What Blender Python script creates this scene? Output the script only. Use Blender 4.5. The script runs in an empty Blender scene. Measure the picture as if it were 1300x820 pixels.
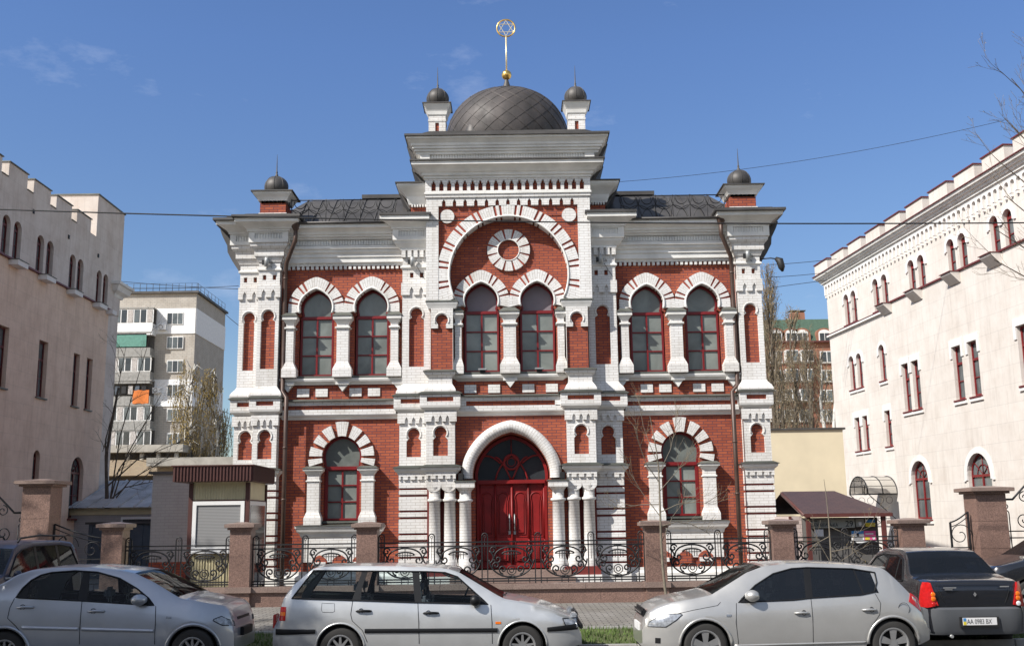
import bpy, bmesh, math, random
from mathutils import Vector, Matrix
PI = math.pi
sc = bpy.context.scene
col = sc.collection

# ------------------------------------------------------------------ camera
F_PX, CX, CY = 1340.0, 650.0, 410.0
PITCH = math.atan(250 / 1340.0)
ROLL = 0.0135
CAM = Vector((0.07, -29.5, 2.0))
cd = bpy.data.cameras.new('camera')
cam = bpy.data.objects.new('camera', cd)
col.objects.link(cam)
cam.location = CAM
_f = Vector((0, math.cos(PITCH), math.sin(PITCH)))
_r = Vector((1, 0, 0))
_u = _r.cross(_f)
cR = _r * math.cos(ROLL) - _u * math.sin(ROLL)
cU = _r * math.sin(ROLL) + _u * math.cos(ROLL)
cam.rotation_euler = Matrix((cR, cU, -_f)).transposed().to_euler()
cd.sensor_width = 36
cd.lens = F_PX / 1300 * 36
cd.clip_start = 0.1
cd.clip_end = 3000
sc.camera = cam

# ------------------------------------------------------------------ light
SUN = Vector((-0.60, -0.43, 0.67)).normalized()
w = bpy.data.worlds.new('World')
sc.world = w
w.use_nodes = True
nt = w.node_tree
nt.nodes.clear()
n_out = nt.nodes.new('ShaderNodeOutputWorld')
n_bg = nt.nodes.new('ShaderNodeBackground')
n_sky = nt.nodes.new('ShaderNodeTexSky')
n_sky.sky_type = 'NISHITA'
n_sky.sun_disc = False
n_sky.sun_elevation = math.asin(SUN.z)
n_sky.sun_rotation = math.atan2(SUN.x, SUN.y) % (2 * PI)
n_sky.altitude = 150
n_sky.air_density = 1.0
n_sky.dust_density = 0.25
n_sky.ozone_density = 3.0
n_bg.inputs['Strength'].default_value = 0.115
# a few faint wisps of cloud, low in the sky
n_tc = nt.nodes.new('ShaderNodeTexCoord')
n_map = nt.nodes.new('ShaderNodeMapping')
n_map.inputs['Scale'].default_value = (3.0, 3.0, 7.0)
n_map.inputs['Location'].default_value = (0.35, 0.1, 0.4)
n_no = nt.nodes.new('ShaderNodeTexNoise')
n_no.inputs['Scale'].default_value = 2.2
n_no.inputs['Detail'].default_value = 7
n_no.inputs['Roughness'].default_value = 0.62
n_rp = nt.nodes.new('ShaderNodeMapRange')
n_rp.inputs[1].default_value = 0.60
n_rp.inputs[2].default_value = 0.86
n_rp.inputs[3].default_value = 0.0
n_rp.inputs[4].default_value = 0.4
n_mx = nt.nodes.new('ShaderNodeMix')
n_mx.data_type = 'RGBA'
n_mx.inputs[7].default_value = (5.0, 5.5, 6.8, 1)
nt.links.new(n_tc.outputs['Generated'], n_map.inputs[0])
nt.links.new(n_map.outputs[0], n_no.inputs['Vector'])
nt.links.new(n_no.outputs['Fac'], n_rp.inputs[0])
nt.links.new(n_rp.outputs[0], n_mx.inputs[0])
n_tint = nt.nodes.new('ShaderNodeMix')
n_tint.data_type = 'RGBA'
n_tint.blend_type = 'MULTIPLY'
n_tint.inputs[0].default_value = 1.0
n_geo = nt.nodes.new('ShaderNodeTexCoord')
n_sep = nt.nodes.new('ShaderNodeSeparateXYZ')
nt.links.new(n_geo.outputs['Generated'], n_sep.inputs[0])
n_el = nt.nodes.new('ShaderNodeMapRange')
n_el.inputs[1].default_value = 0.0
n_el.inputs[2].default_value = 0.42
nt.links.new(n_sep.outputs['Z'], n_el.inputs[0])
n_tc2 = nt.nodes.new('ShaderNodeMix')
n_tc2.data_type = 'RGBA'
n_tc2.inputs[6].default_value = (0.71, 0.70, 0.64, 1)
n_tc2.inputs[7].default_value = (0.74, 0.84, 1.04, 1)
nt.links.new(n_el.outputs[0], n_tc2.inputs[0])
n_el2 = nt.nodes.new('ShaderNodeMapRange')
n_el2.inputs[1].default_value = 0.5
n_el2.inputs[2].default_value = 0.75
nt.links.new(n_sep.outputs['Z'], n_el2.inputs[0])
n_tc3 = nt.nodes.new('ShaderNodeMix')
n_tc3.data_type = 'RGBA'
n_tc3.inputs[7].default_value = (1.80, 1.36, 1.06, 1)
# sky tint brightened and warmed overhead and outside the view, added as fill light
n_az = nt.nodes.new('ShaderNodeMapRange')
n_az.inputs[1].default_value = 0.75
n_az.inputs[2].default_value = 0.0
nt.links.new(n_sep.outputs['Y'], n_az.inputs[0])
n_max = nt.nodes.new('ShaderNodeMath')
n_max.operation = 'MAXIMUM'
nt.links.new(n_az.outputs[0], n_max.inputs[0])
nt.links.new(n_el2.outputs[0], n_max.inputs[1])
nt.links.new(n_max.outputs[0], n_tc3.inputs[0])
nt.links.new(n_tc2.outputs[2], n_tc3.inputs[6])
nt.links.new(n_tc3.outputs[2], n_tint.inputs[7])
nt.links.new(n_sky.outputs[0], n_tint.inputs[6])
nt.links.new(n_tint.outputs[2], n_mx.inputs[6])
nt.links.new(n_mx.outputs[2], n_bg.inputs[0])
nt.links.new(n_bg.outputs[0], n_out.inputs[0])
sl = bpy.data.lights.new('sun', 'SUN')
sl.energy = 5.0
sl.angle = math.radians(0.53)
sl.color = (1.0, 0.955, 0.885)
so = bpy.data.objects.new('sun', sl)
col.objects.link(so)
so.location = (-20, -20, 30)
so.rotation_euler = SUN.to_track_quat('Z', 'Y').to_euler()
vs = sc.view_settings
vs.view_transform = 'Standard'
vs.look = 'None'
vs.exposure = 0.40
vs.gamma = 1.0
vs.use_curve_mapping = False


def at(px, py, Y):
    """world (x, z) of the photograph's pixel on the plane y = Y"""
    d = _f * F_PX + cR * (px - CX) - cU * (py - CY)
    t = (Y - CAM.y) / d.y
    p = CAM + d * t
    return p.x, p.z


def atx(px, py, X):
    d = _f * F_PX + cR * (px - CX) - cU * (py - CY)
    t = (X - CAM.x) / d.x
    p = CAM + d * t
    return p.y, p.z


# ------------------------------------------------------------------ materials
class NT:
    def __init__(s, name):
        s.m = bpy.data.materials.new(name)
        s.m.use_nodes = True
        s.t = s.m.node_tree
        s.t.nodes.clear()
        s.o = s.t.nodes.new('ShaderNodeOutputMaterial')
        s.b = s.t.nodes.new('ShaderNodeBsdfPrincipled')
        s.t.links.new(s.b.outputs[0], s.o.inputs[0])

    def n(s, kind, **kw):
        x = s.t.nodes.new('ShaderNode' + kind)
        for k, v in kw.items():
            setattr(x, k, v)
        return x

    def l(s, a, b):
        s.t.links.new(a, b)

    def val(s, sock, v):
        if hasattr(v, 'links') or isinstance(v, bpy.types.NodeSocket):
            s.l(v, sock)
        else:
            sock.default_value = v

    def mix(s, a, b, fac, mode='MIX'):
        x = s.n('Mix', data_type='RGBA', blend_type=mode)
        s.val(x.inputs[0], fac)
        s.val(x.inputs[6], a)
        s.val(x.inputs[7], b)
        return x.outputs[2]

    def noise(s, scale, detail=4, rough=0.55, coord='Object', mscale=None, dist=0.0):
        tc = s.n('TexCoord')
        src = tc.outputs[coord]
        if mscale:
            mp = s.n('Mapping')
            mp.inputs['Scale'].default_value = mscale
            s.l(src, mp.inputs[0])
            src = mp.outputs[0]
        x = s.n('TexNoise')
        x.inputs['Scale'].default_value = scale
        x.inputs['Detail'].default_value = detail
        x.inputs['Roughness'].default_value = rough
        x.inputs['Distortion'].default_value = dist
        s.l(src, x.inputs['Vector'])
        return x.outputs['Fac']

    def rng(s, f, a, b, c=0.0, d=1.0):
        x = s.n('MapRange')
        s.l(f, x.inputs[0])
        x.inputs[1].default_value = a
        x.inputs[2].default_value = b
        x.inputs[3].default_value = c
        x.inputs[4].default_value = d
        return x.outputs[0]

    def bump(s, h, strength=0.3, dist=0.01):
        x = s.n('Bump')
        x.inputs['Strength'].default_value = strength
        x.inputs['Distance'].default_value = dist
        s.l(h, x.inputs['Height'])
        s.l(x.outputs[0], s.b.inputs['Normal'])


def rgba(c):
    return (c[0], c[1], c[2], 1)


def plain(name, c, rough=0.6, metal=0.0, var=0.12, vscale=3.0, spec=None, bump=0.0, bscale=40, coat=0.0):
    k = NT(name)
    f = k.noise(vscale, 5)
    f = k.rng(f, 0.3, 0.7)
    a = rgba([x * (1 - var) for x in c])
    b = rgba([min(1, x * (1 + var)) for x in c])
    k.l(k.mix(a, b, f), k.b.inputs['Base Color'])
    k.b.inputs['Roughness'].default_value = rough
    k.b.inputs['Metallic'].default_value = metal
    if spec is not None:
        k.b.inputs['Specular IOR Level'].default_value = spec
    if coat:
        k.b.inputs['Coat Weight'].default_value = coat
        k.b.inputs['Coat Roughness'].default_value = 0.06
    if bump:
        k.bump(k.noise(bscale, 3), bump, 0.01)
    return k.m


def brick(name, c1, c2, mortar, bw=0.25, rh=0.076, ms=0.008, rough=0.8, dirt=(0.5, 0.45, 0.4), dirt_amt=0.25, bump=0.4):
    k = NT(name)
    uv = k.n('UVMap')
    br = k.n('TexBrick')
    br.offset = 0.5
    k.l(uv.outputs[0], br.inputs['Vector'])
    br.inputs['Color1'].default_value = rgba(c1)
    br.inputs['Color2'].default_value = rgba(c2)
    br.inputs['Mortar'].default_value = rgba(mortar)
    br.inputs['Scale'].default_value = 1.0
    br.inputs['Brick Width'].default_value = bw
    br.inputs['Row Height'].default_value = rh
    br.inputs['Mortar Size'].default_value = ms
    br.inputs['Mortar Smooth'].default_value = 0.3
    br.inputs['Bias'].default_value = -0.1
    big = k.rng(k.noise(0.9, 6, 0.6), 0.35, 0.75)
    streak = k.rng(k.noise(1.0, 5, 0.6, mscale=(5.0, 5.0, 0.5)), 0.5, 0.8)
    cc = k.mix(br.outputs['Color'], rgba(dirt), 0.0, 'MULTIPLY')
    mul = cc.node
    mm = k.n('Math', operation='MULTIPLY')
    k.l(big, mm.inputs[0])
    mm.inputs[1].default_value = dirt_amt
    m2 = k.n('Math', operation='MULTIPLY_ADD')
    k.l(streak, m2.inputs[0])
    m2.inputs[1].default_value = dirt_amt * 0.9
    k.l(mm.outputs[0], m2.inputs[2])
    k.l(m2.outputs[0], mul.inputs[0])
    k.l(cc, k.b.inputs['Base Color'])
    k.b.inputs['Roughness'].default_value = rough
    k.b.inputs['Specular IOR Level'].default_value = 0.25
    k.bump(br.outputs['Fac'], -bump, 0.01)
    return k.m


M = {}
M['red_brick'] = brick('red_brick', (0.41, 0.108, 0.052), (0.285, 0.068, 0.038), (0.115, 0.05, 0.062), ms=0.0105, dirt_amt=0.3)
M['white_brick'] = brick('white_brick', (0.77, 0.765, 0.755), (0.72, 0.715, 0.705), (0.52, 0.49, 0.465), dirt=(0.60, 0.56, 0.50), dirt_amt=0.5)
M['plaster'] = plain('white_plaster', (0.70, 0.69, 0.66), 0.75, var=0.16, vscale=1.6, bump=0.2)
M['groove'] = plain('groove_red', (0.16, 0.022, 0.018), 0.8)
M['brick_stripe'] = plain('brick_stripe', (0.30, 0.055, 0.032), 0.8)
M['metal'] = plain('roof_metal', (0.078, 0.073, 0.070), 0.55, metal=0.3, var=0.3, vscale=1.6, bump=0.1, bscale=6)
M['ledge'] = plain('ledge_metal', (0.12, 0.125, 0.11), 0.55, metal=0.3, var=0.3, vscale=2)
M['pipe'] = plain('pipe_brown', (0.075, 0.045, 0.035), 0.45, metal=0.2, var=0.25)
M['frame_red'] = plain('frame_red', (0.175, 0.013, 0.015), 0.4, var=0.15, spec=0.4)
M['door_red'] = plain('door_red', (0.205, 0.009, 0.009), 0.48, var=0.32, vscale=1.6, spec=0.4)
M['door_red_dark'] = plain('door_red_moulding', (0.20, 0.010, 0.010), 0.4, var=0.15)
M['blind'] = plain('blank_panel', (0.20, 0.17, 0.19), 0.6, var=0.08)
M['iron'] = plain('wrought_iron', (0.018, 0.018, 0.02), 0.5, var=0.2, spec=0.4)
M['gold'] = plain('gilding', (0.75, 0.50, 0.16), 0.28, metal=0.9, var=0.08)
M['gold_pale'] = plain('gilding_pale', (0.80, 0.70, 0.45), 0.4, metal=0.5, var=0.05)
M['black'] = plain('black_rubber', (0.012, 0.012, 0.013), 0.6, var=0.2)
M['grey_metal'] = plain('grey_metal', (0.35, 0.36, 0.36), 0.45, metal=0.4)


def glass_pane(name, c, rough=0.22, spec=0.5, var=0.25, vs=1.1):
    k = NT(name)
    f = k.rng(k.noise(vs, 4, 0.55, dist=.8), 0.38, 0.66)
    oi = k.n('ObjectInfo')
    mxr = k.n('Math', operation='MULTIPLY_ADD')
    k.l(oi.outputs['Random'], mxr.inputs[0])
    mxr.inputs[1].default_value = .45
    mm_ = k.n('Math', operation='MULTIPLY')
    k.l(f, mm_.inputs[0])
    mm_.inputs[1].default_value = .6
    k.l(mm_.outputs[0], mxr.inputs[2])
    k.l(k.mix(rgba([x * (1 - var) for x in c]), rgba([x * (1 + var) for x in c]), mxr.outputs[0]), k.b.inputs['Base Color'])
    k.b.inputs['Roughness'].default_value = rough
    k.b.inputs['Specular IOR Level'].default_value = spec
    return k.m


M['frosted'] = glass_pane('frosted_window_glass', (0.185, 0.205, 0.19), 0.18, 0.5, var=.35)
M['dark_glass'] = glass_pane('dark_window_glass', (0.035, 0.04, 0.045), 0.12, 0.6)
M['mid_glass'] = glass_pane('mid_window_glass', (0.10, 0.115, 0.12), 0.15, 0.6, var=0.4)


def granite(name, c, d):
    k = NT(name)
    v = k.n('TexVoronoi')
    tc = k.n('TexCoord')
    k.l(tc.outputs['Object'], v.inputs['Vector'])
    v.inputs['Scale'].default_value = 55
    f = k.rng(k.noise(45, 4, 0.7), 0.35, 0.68)
    c0 = k.mix(rgba(c), rgba(d), f)
    big = k.rng(k.noise(1.2, 4), 0.3, 0.75, 0.75, 1.1)
    c1 = k.mix(c0, (1, 1, 1, 1), 1.0, 'MULTIPLY')
    k.l(big, c1.node.inputs[7])
    k.l(c1, k.b.inputs['Base Color'])
    k.b.inputs['Roughness'].default_value = 0.45
    return k.m


M['granite'] = granite('red_granite', (0.31, 0.195, 0.155), (0.10, 0.062, 0.055))
M['granite_cap'] = granite('granite_coping', (0.30, 0.225, 0.19), (0.17, 0.115, 0.10))


# ------------------------------------------------------------------ mesh builder
class MB:
    """collects geometry (world coordinates) and links it as ONE object"""

    def __init__(s):
        s.bm = bmesh.new()
        s.uv = s.bm.loops.layers.uv.new('UVMap')
        s.mats = []
        s.done = s.bm.faces.layers.int.new('hasuv')
        s.flip = False

    def mi(s, mat):
        if mat not in s.mats:
            s.mats.append(mat)
        return s.mats.index(mat)

    def face(s, pts, mat, uvs=None, smooth=False):
        vs_ = [s.bm.verts.new(p) for p in pts]
        try:
            f = s.bm.faces.new(vs_)
        except ValueError:
            return None
        f.material_index = s.mi(mat)
        f.smooth = smooth
        if uvs:
            for lp, u in zip(f.loops, uvs):
                lp[s.uv].uv = u
            f[s.done] = 1
        return f

    def grid(s, rows, mat, closed=False, smooth=True, uvf=None, capa=False, capb=False, closed_rows=False):
        """rows: list of lists of points"""
        mi = s.mi(mat)
        V = [[s.bm.verts.new(p) for p in r] for r in rows]
        n = len(rows[0])
        nr = len(rows)
        for i in range(nr if closed_rows else nr - 1):
            i2 = (i + 1) % nr
            for j in range(n if closed else n - 1):
                j2 = (j + 1) % n
                q = [V[i][j], V[i][j2], V[i2][j2], V[i2][j]]
                co = []
                for v in q:
                    if not any((v.co - c.co).length < 1e-7 for c in co):
                        co.append(v)
                if len(co) < 3:
                    continue
                try:
                    f = s.bm.faces.new(co)
                except ValueError:
                    continue
                f.material_index = mi
                f.smooth = smooth
                if uvf and len(co) == 4:
                    us = [uvf(i, j), uvf(i, j + 1), uvf(i + 1, j + 1), uvf(i + 1, j)]
                    for lp, u in zip(f.loops, us):
                        lp[s.uv].uv = u
                    f[s.done] = 1
        if capa:
            try:
                f = s.bm.faces.new(V[0]); f.material_index = mi
            except ValueError:
                pass
        if capb:
            try:
                f = s.bm.faces.new(V[-1][::-1]); f.material_index = mi
            except ValueError:
                pass
        return V

    def box(s, x0, x1, y0, y1, z0, z1, mat, bevel=0.0):
        x0, x1 = min(x0, x1), max(x0, x1)
        y0, y1 = min(y0, y1), max(y0, y1)
        z0, z1 = min(z0, z1), max(z0, z1)
        mi = s.mi(mat)
        v = [s.bm.verts.new((x, y, z)) for x in (x0, x1) for y in (y0, y1) for z in (z0, z1)]
        fs = []
        for q in ((0, 1, 3, 2), (4, 6, 7, 5), (0, 4, 5, 1), (2, 3, 7, 6), (0, 2, 6, 4), (1, 5, 7, 3)):
            f = s.bm.faces.new([v[i] for i in q])
            f.material_index = mi
            fs.append(f)
        if bevel:
            es = {e for f in fs for e in f.edges}
            bmesh.ops.bevel(s.bm, geom=list(es), offset=bevel, segments=2, affect='EDGES', clamp_overlap=True, material=mi)
        return v

    def taper(s, c0, h0, z0, c1, h1, z1, mat):
        """frustum: centre (x,y), half sizes (hx,hy)"""
        a = [(c0[0] + i * h0[0], c0[1] + j * h0[1], z0) for i, j in ((-1, -1), (1, -1), (1, 1), (-1, 1))]
        b = [(c1[0] + i * h1[0], c1[1] + j * h1[1], z1) for i, j in ((-1, -1), (1, -1), (1, 1), (-1, 1))]
        s.grid([a, b], mat, closed=True, smooth=False, capa=True, capb=True)

    def prism(s, poly, y0, y1, mat, holes=(), side_mat=None, uvf=None, back=False):
        """poly in (x,z); front at y0 (towards the camera), sides to y1; holes cut"""
        mi = s.mi(mat)
        sm = s.mi(side_mat or mat)
        loops = [poly] + list(holes)
        es = []
        LV = []
        for lp in loops:
            V = [s.bm.verts.new((p[0], y0, p[1])) for p in lp]
            LV.append(V)
            for i in range(len(V)):
                es.append(s.bm.edges.new((V[i], V[(i + 1) % len(V)])))
        if holes or len(poly) > 4:
            r = bmesh.ops.triangle_fill(s.bm, use_beauty=True, use_dissolve=False, edges=es, normal=(0, -1, 0))
            fs = [g for g in r['geom'] if isinstance(g, bmesh.types.BMFace)]
        else:
            fs = [s.bm.faces.new(LV[0])]
        for f in fs:
            f.material_index = mi
            if uvf:
                for l_ in f.loops:
                    l_[s.uv].uv = uvf(l_.vert.co.x, l_.vert.co.z)
                f[s.done] = 1
        for k_, lp in enumerate(loops):
            V = LV[k_]
            B = [s.bm.verts.new((p[0], y1, p[1])) for p in lp]
            n = len(V)
            for i in range(n):
                j = (i + 1) % n
                f = s.bm.faces.new((V[i], B[i], B[j], V[j]))
                f.material_index = sm
            if back and k_ == 0:
                try:
                    f = s.bm.faces.new(B[::-1]); f.material_index = mi
                except ValueError:
                    pass

    def sweep(s, x0, x1, yf, yb, prof, mat, side_mat=None, cap_mat=None, dark_side=(False, False), dm=None, ext=(1, 1)):
        """cornice: profile (out, z) from bottom to top along front with mitred returns"""
        rows = []
        for d, z in prof:
            rows.append([(x0 - d * ext[0], yb, z), (x0 - d * ext[0], yf - d, z), (x1 + d * ext[1], yf - d, z), (x1 + d * ext[1], yb, z)])
        for i in range(len(rows) - 1):
            a, b = rows[i], rows[i + 1]
            for j in range(3):
                m_ = mat
                if j == 0 and dark_side[0]:
                    m_ = dm
                if j == 2 and dark_side[1]:
                    m_ = dm
                if (Vector(a[j]) - Vector(b[j])).length < 1e-6 and (Vector(a[j + 1]) - Vector(b[j + 1])).length < 1e-6:
                    continue
                s.face([a[j], a[j + 1], b[j + 1], b[j]], m_)
        s.face(rows[-1], cap_mat or mat)
        s.face(rows[0][::-1], mat)

    def lathe(s, cx, cy, prof, mat, n=24, smooth=True, a0=0.0, a1=2 * PI, squash=1.0):
        rows = []
        full = abs(a1 - a0 - 2 * PI) < 1e-6
        m = n if full else n + 1
        for r, z in prof:
            rows.append([(cx + r * math.cos(a0 + (a1 - a0) * k / n), cy + squash * r * math.sin(a0 + (a1 - a0) * k / n), z) for k in range(m)])
        R0 = max(p[0] for p in prof)
        s.grid(rows, mat, closed=full, smooth=smooth,
               uvf=lambda i, j: ((a1 - a0) * j / n * R0, prof[min(i, len(prof) - 1)][1]))

    def tube(s, pts, r, mat, n=6, closed=False, smooth=True, caps=True, flat=None):
        pts = [Vector(p) for p in pts]
        if len(pts) < 2:
            return
        N = len(pts)
        rs = r if isinstance(r, (list, tuple)) else [r] * N
        rows = []
        up = None
        for i in range(N):
            if closed:
                d = pts[(i + 1) % N] - pts[i - 1]
            else:
                d = pts[min(i + 1, N - 1)] - pts[max(i - 1, 0)]
            if d.length < 1e-9:
                d = Vector((0, 0, 1))
            d.normalize()
            if up is None:
                up = Vector((0, 1, 0)) if abs(d.y) < 0.9 else Vector((1, 0, 0))
            u = (up - d * up.dot(d))
            if u.length < 1e-4:
                u = d.orthogonal()
            u.normalize()
            v = d.cross(u)
            up = u
            rows.append([pts[i] + (u * math.cos(2 * PI * k / n + PI / n) + v * math.sin(2 * PI * k / n + PI / n)) * rs[i] for k in range(n)])
        s.grid(rows, mat, closed=True, smooth=smooth, capa=caps and not closed, capb=caps and not closed, closed_rows=closed)

    def cyl(s, p0, p1, r, mat, n=12, smooth=True):
        s.tube([p0, p1], r, mat, n, smooth=smooth)

    def finish_uv(s):
        for f in s.bm.faces:
            if f[s.done]:
                continue
            n = f.normal
            ax, ay, az = abs(n.x), abs(n.y), abs(n.z)
            for lp in f.loops:
                c = lp.vert.co
                if ay >= ax and ay >= az:
                    lp[s.uv].uv = (c.x, c.z)
                elif ax >= az:
                    lp[s.uv].uv = (c.y, c.z)
                else:
                    lp[s.uv].uv = (c.x, c.y)

    def build(s, name, parent=None, org=None, weld=False, sharp=None, normals=True, label=None):
        bm = s.bm
        if weld:
            bmesh.ops.remove_doubles(bm, verts=bm.verts, dist=1e-4)
        if normals:
            bmesh.ops.recalc_face_normals(bm, faces=bm.faces)
        bm.normal_update()
        s.finish_uv()
        if org is None and parent is not None:
            org = ORG.get(parent.name, Vector((0, 0, 0)))
        if org is not None and Vector(org).length > 0:
            bmesh.ops.translate(bm, verts=bm.verts, vec=-Vector(org))
        bm.faces.layers.int.remove(s.done)
        me = bpy.data.meshes.new(name)
        bm.to_mesh(me)
        bm.free()
        for m in s.mats:
            me.materials.append(M[m] if isinstance(m, str) else m)
        if sharp:
            me.set_sharp_from_angle(angle=math.radians(sharp))
        o = bpy.data.objects.new(name, me)
        col.objects.link(o)
        if parent is not None:
            o.parent = parent
            ORG[o.name] = Vector(org) if org is not None else Vector((0, 0, 0))
        elif org is not None:
            o.location = org
        if label:
            o['label'] = label
        return o


ORG = {}


def tag(o, label=None, cat=None, group=None, kind=None):
    if label:
        o['label'] = label
    if cat:
        o['category'] = cat
    if group:
        o['group'] = group
    if kind:
        o['kind'] = kind
    return o


def thing(name, loc, label, cat, group=None, rz=0.0, world=True):
    o = bpy.data.objects.new(name, None)
    o.empty_display_size = 0.3
    col.objects.link(o)
    o.location = loc
    o.rotation_euler = (0, 0, rz)
    ORG[o.name] = Vector(loc) if world else Vector((0, 0, 0))
    tag(o, label, cat, group)
    return o


def copy_tree(o, parent=None, label=None, loc=None, rz=None):
    c = o.copy()
    col.objects.link(c)
    c.parent = parent
    if parent is not None:
        c.matrix_parent_inverse = o.matrix_parent_inverse.copy()
    if label:
        c['label'] = label
    if loc is not None:
        c.location = loc
    if rz is not None:
        c.rotation_euler = (0, 0, rz)
    for ch in KIDS(o):
        copy_tree(ch, c)
    return c


def KIDS(o):
    return [x for x in list(col.objects) if x.parent == o]


def peak(a, k, wd=38.0):
    t = max(0.0, 1 - abs(a - 90) / wd)
    return 1 + k * t ** 1.4


def arch_pts(cx, cz, r, a0, a1, k=0.0, n=28, wd=38.0):
    """points from angle a0 to a1 in degrees, pointed by k at 90"""
    out = []
    for i in range(n + 1):
        a = a0 + (a1 - a0) * i / n
        q = r * peak(a, k, wd)
        out.append((cx + q * math.cos(math.radians(a)), cz + q * math.sin(math.radians(a))))
    return out


def keyhole(cx, hw, zb, zs, r, cz, a_low, k=0.0, n=28):
    """rectangle below (half width hw, zb..zs) and horseshoe head"""
    head = arch_pts(cx, cz, r, -a_low, 180 + a_low, k, n)
    return [(cx - hw, zb), (cx + hw, zb), (cx + hw, zs)] + head + [(cx - hw, zs)]


def voussoirs(b, cx, cz, ri, ro, y0, y1, spans, mat, ki=0.0, ko=0.0, vert=True, wd=38.0, step=6.0):
    """blocks of an arch ring; spans = (a0, a1) in degrees"""
    if len(spans) > 1:
        amin, amax = min(q[0] for q in spans) + .5, max(q[1] for q in spans) - .5
        if amax - amin > 300:
            amin, amax = 0, 360
        n = 60
        R0, R1 = [], []
        for i in range(n + 1):
            a = amin + (amax - amin) * i / n
            ra = math.radians(a)
            qi = (ri + .006) * peak(a, ki, wd)
            qo = (ro - .006) * peak(a, ko, wd)
            R0.append((cx + qi * math.cos(ra), y0 + .028, cz + qi * math.sin(ra)))
            R1.append((cx + qo * math.cos(ra), y0 + .028, cz + qo * math.sin(ra)))
        for i in range(n):
            b.face([R0[i], R0[i + 1], R1[i + 1], R1[i]], 'brick_stripe')
    for a0, a1 in spans:
        n = max(1, int(round((a1 - a0) / step)))
        fi, fo, bi, bo = [], [], [], []
        for i in range(n + 1):
            a = a0 + (a1 - a0) * i / n
            ra = math.radians(a)
            qi = ri * peak(a, ki, wd)
            qo = ro * peak(a, ko, wd)
            if vert and (a < 0 or a > 180):
                qo = ro / max(0.2, abs(math.cos(ra)))
            for L, q, y in ((fi, qi, y0), (fo, qo, y0), (bi, qi, y1), (bo, qo, y1)):
                L.append((cx + q * math.cos(ra), y, cz + q * math.sin(ra)))
        for i in range(n):
            aa = math.radians(a0 + (a1 - a0) * i / n) * ro
            ab = math.radians(a0 + (a1 - a0) * (i + 1) / n) * ro
            b.face([fi[i], fi[i + 1], fo[i + 1], fo[i]], mat, [(0.03, aa), (0.03, ab), (ro - ri + 0.03, ab), (ro - ri + 0.03, aa)])
            b.face([fi[i], bi[i], bi[i + 1], fi[i + 1]], mat)
            b.face([fo[i], fo[i + 1], bo[i + 1], bo[i]], mat)
        b.face([fi[0], fo[0], bo[0], bi[0]], mat)
        b.face([fi[-1], bi[-1], bo[-1], fo[-1]], mat)


def spans_with_gaps(a0, a1, gaps, g):
    """gap centres in degrees with half width g"""
    out = []
    cur = a0
    for c in sorted(gaps):
        out.append((cur, c - g))
        cur = c + g
    out.append((cur, a1))
    return out


def _xf(self, mat4):
    bmesh.ops.transform(self.bm, matrix=mat4, verts=self.bm.verts)
    return self


MB.xf = _xf

# ------------------------------------------------------------------ the brick synagogue
SY = thing('synagogue', (0, 0, 0), 'red and white brick synagogue with a dark dome and gilded star above its red doors', 'synagogue')
RB, WB, PL = 'red_brick', 'white_brick', 'plaster'


def part(b, name, parent=SY, **kw):
    return b.build(name, parent, **kw)


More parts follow.
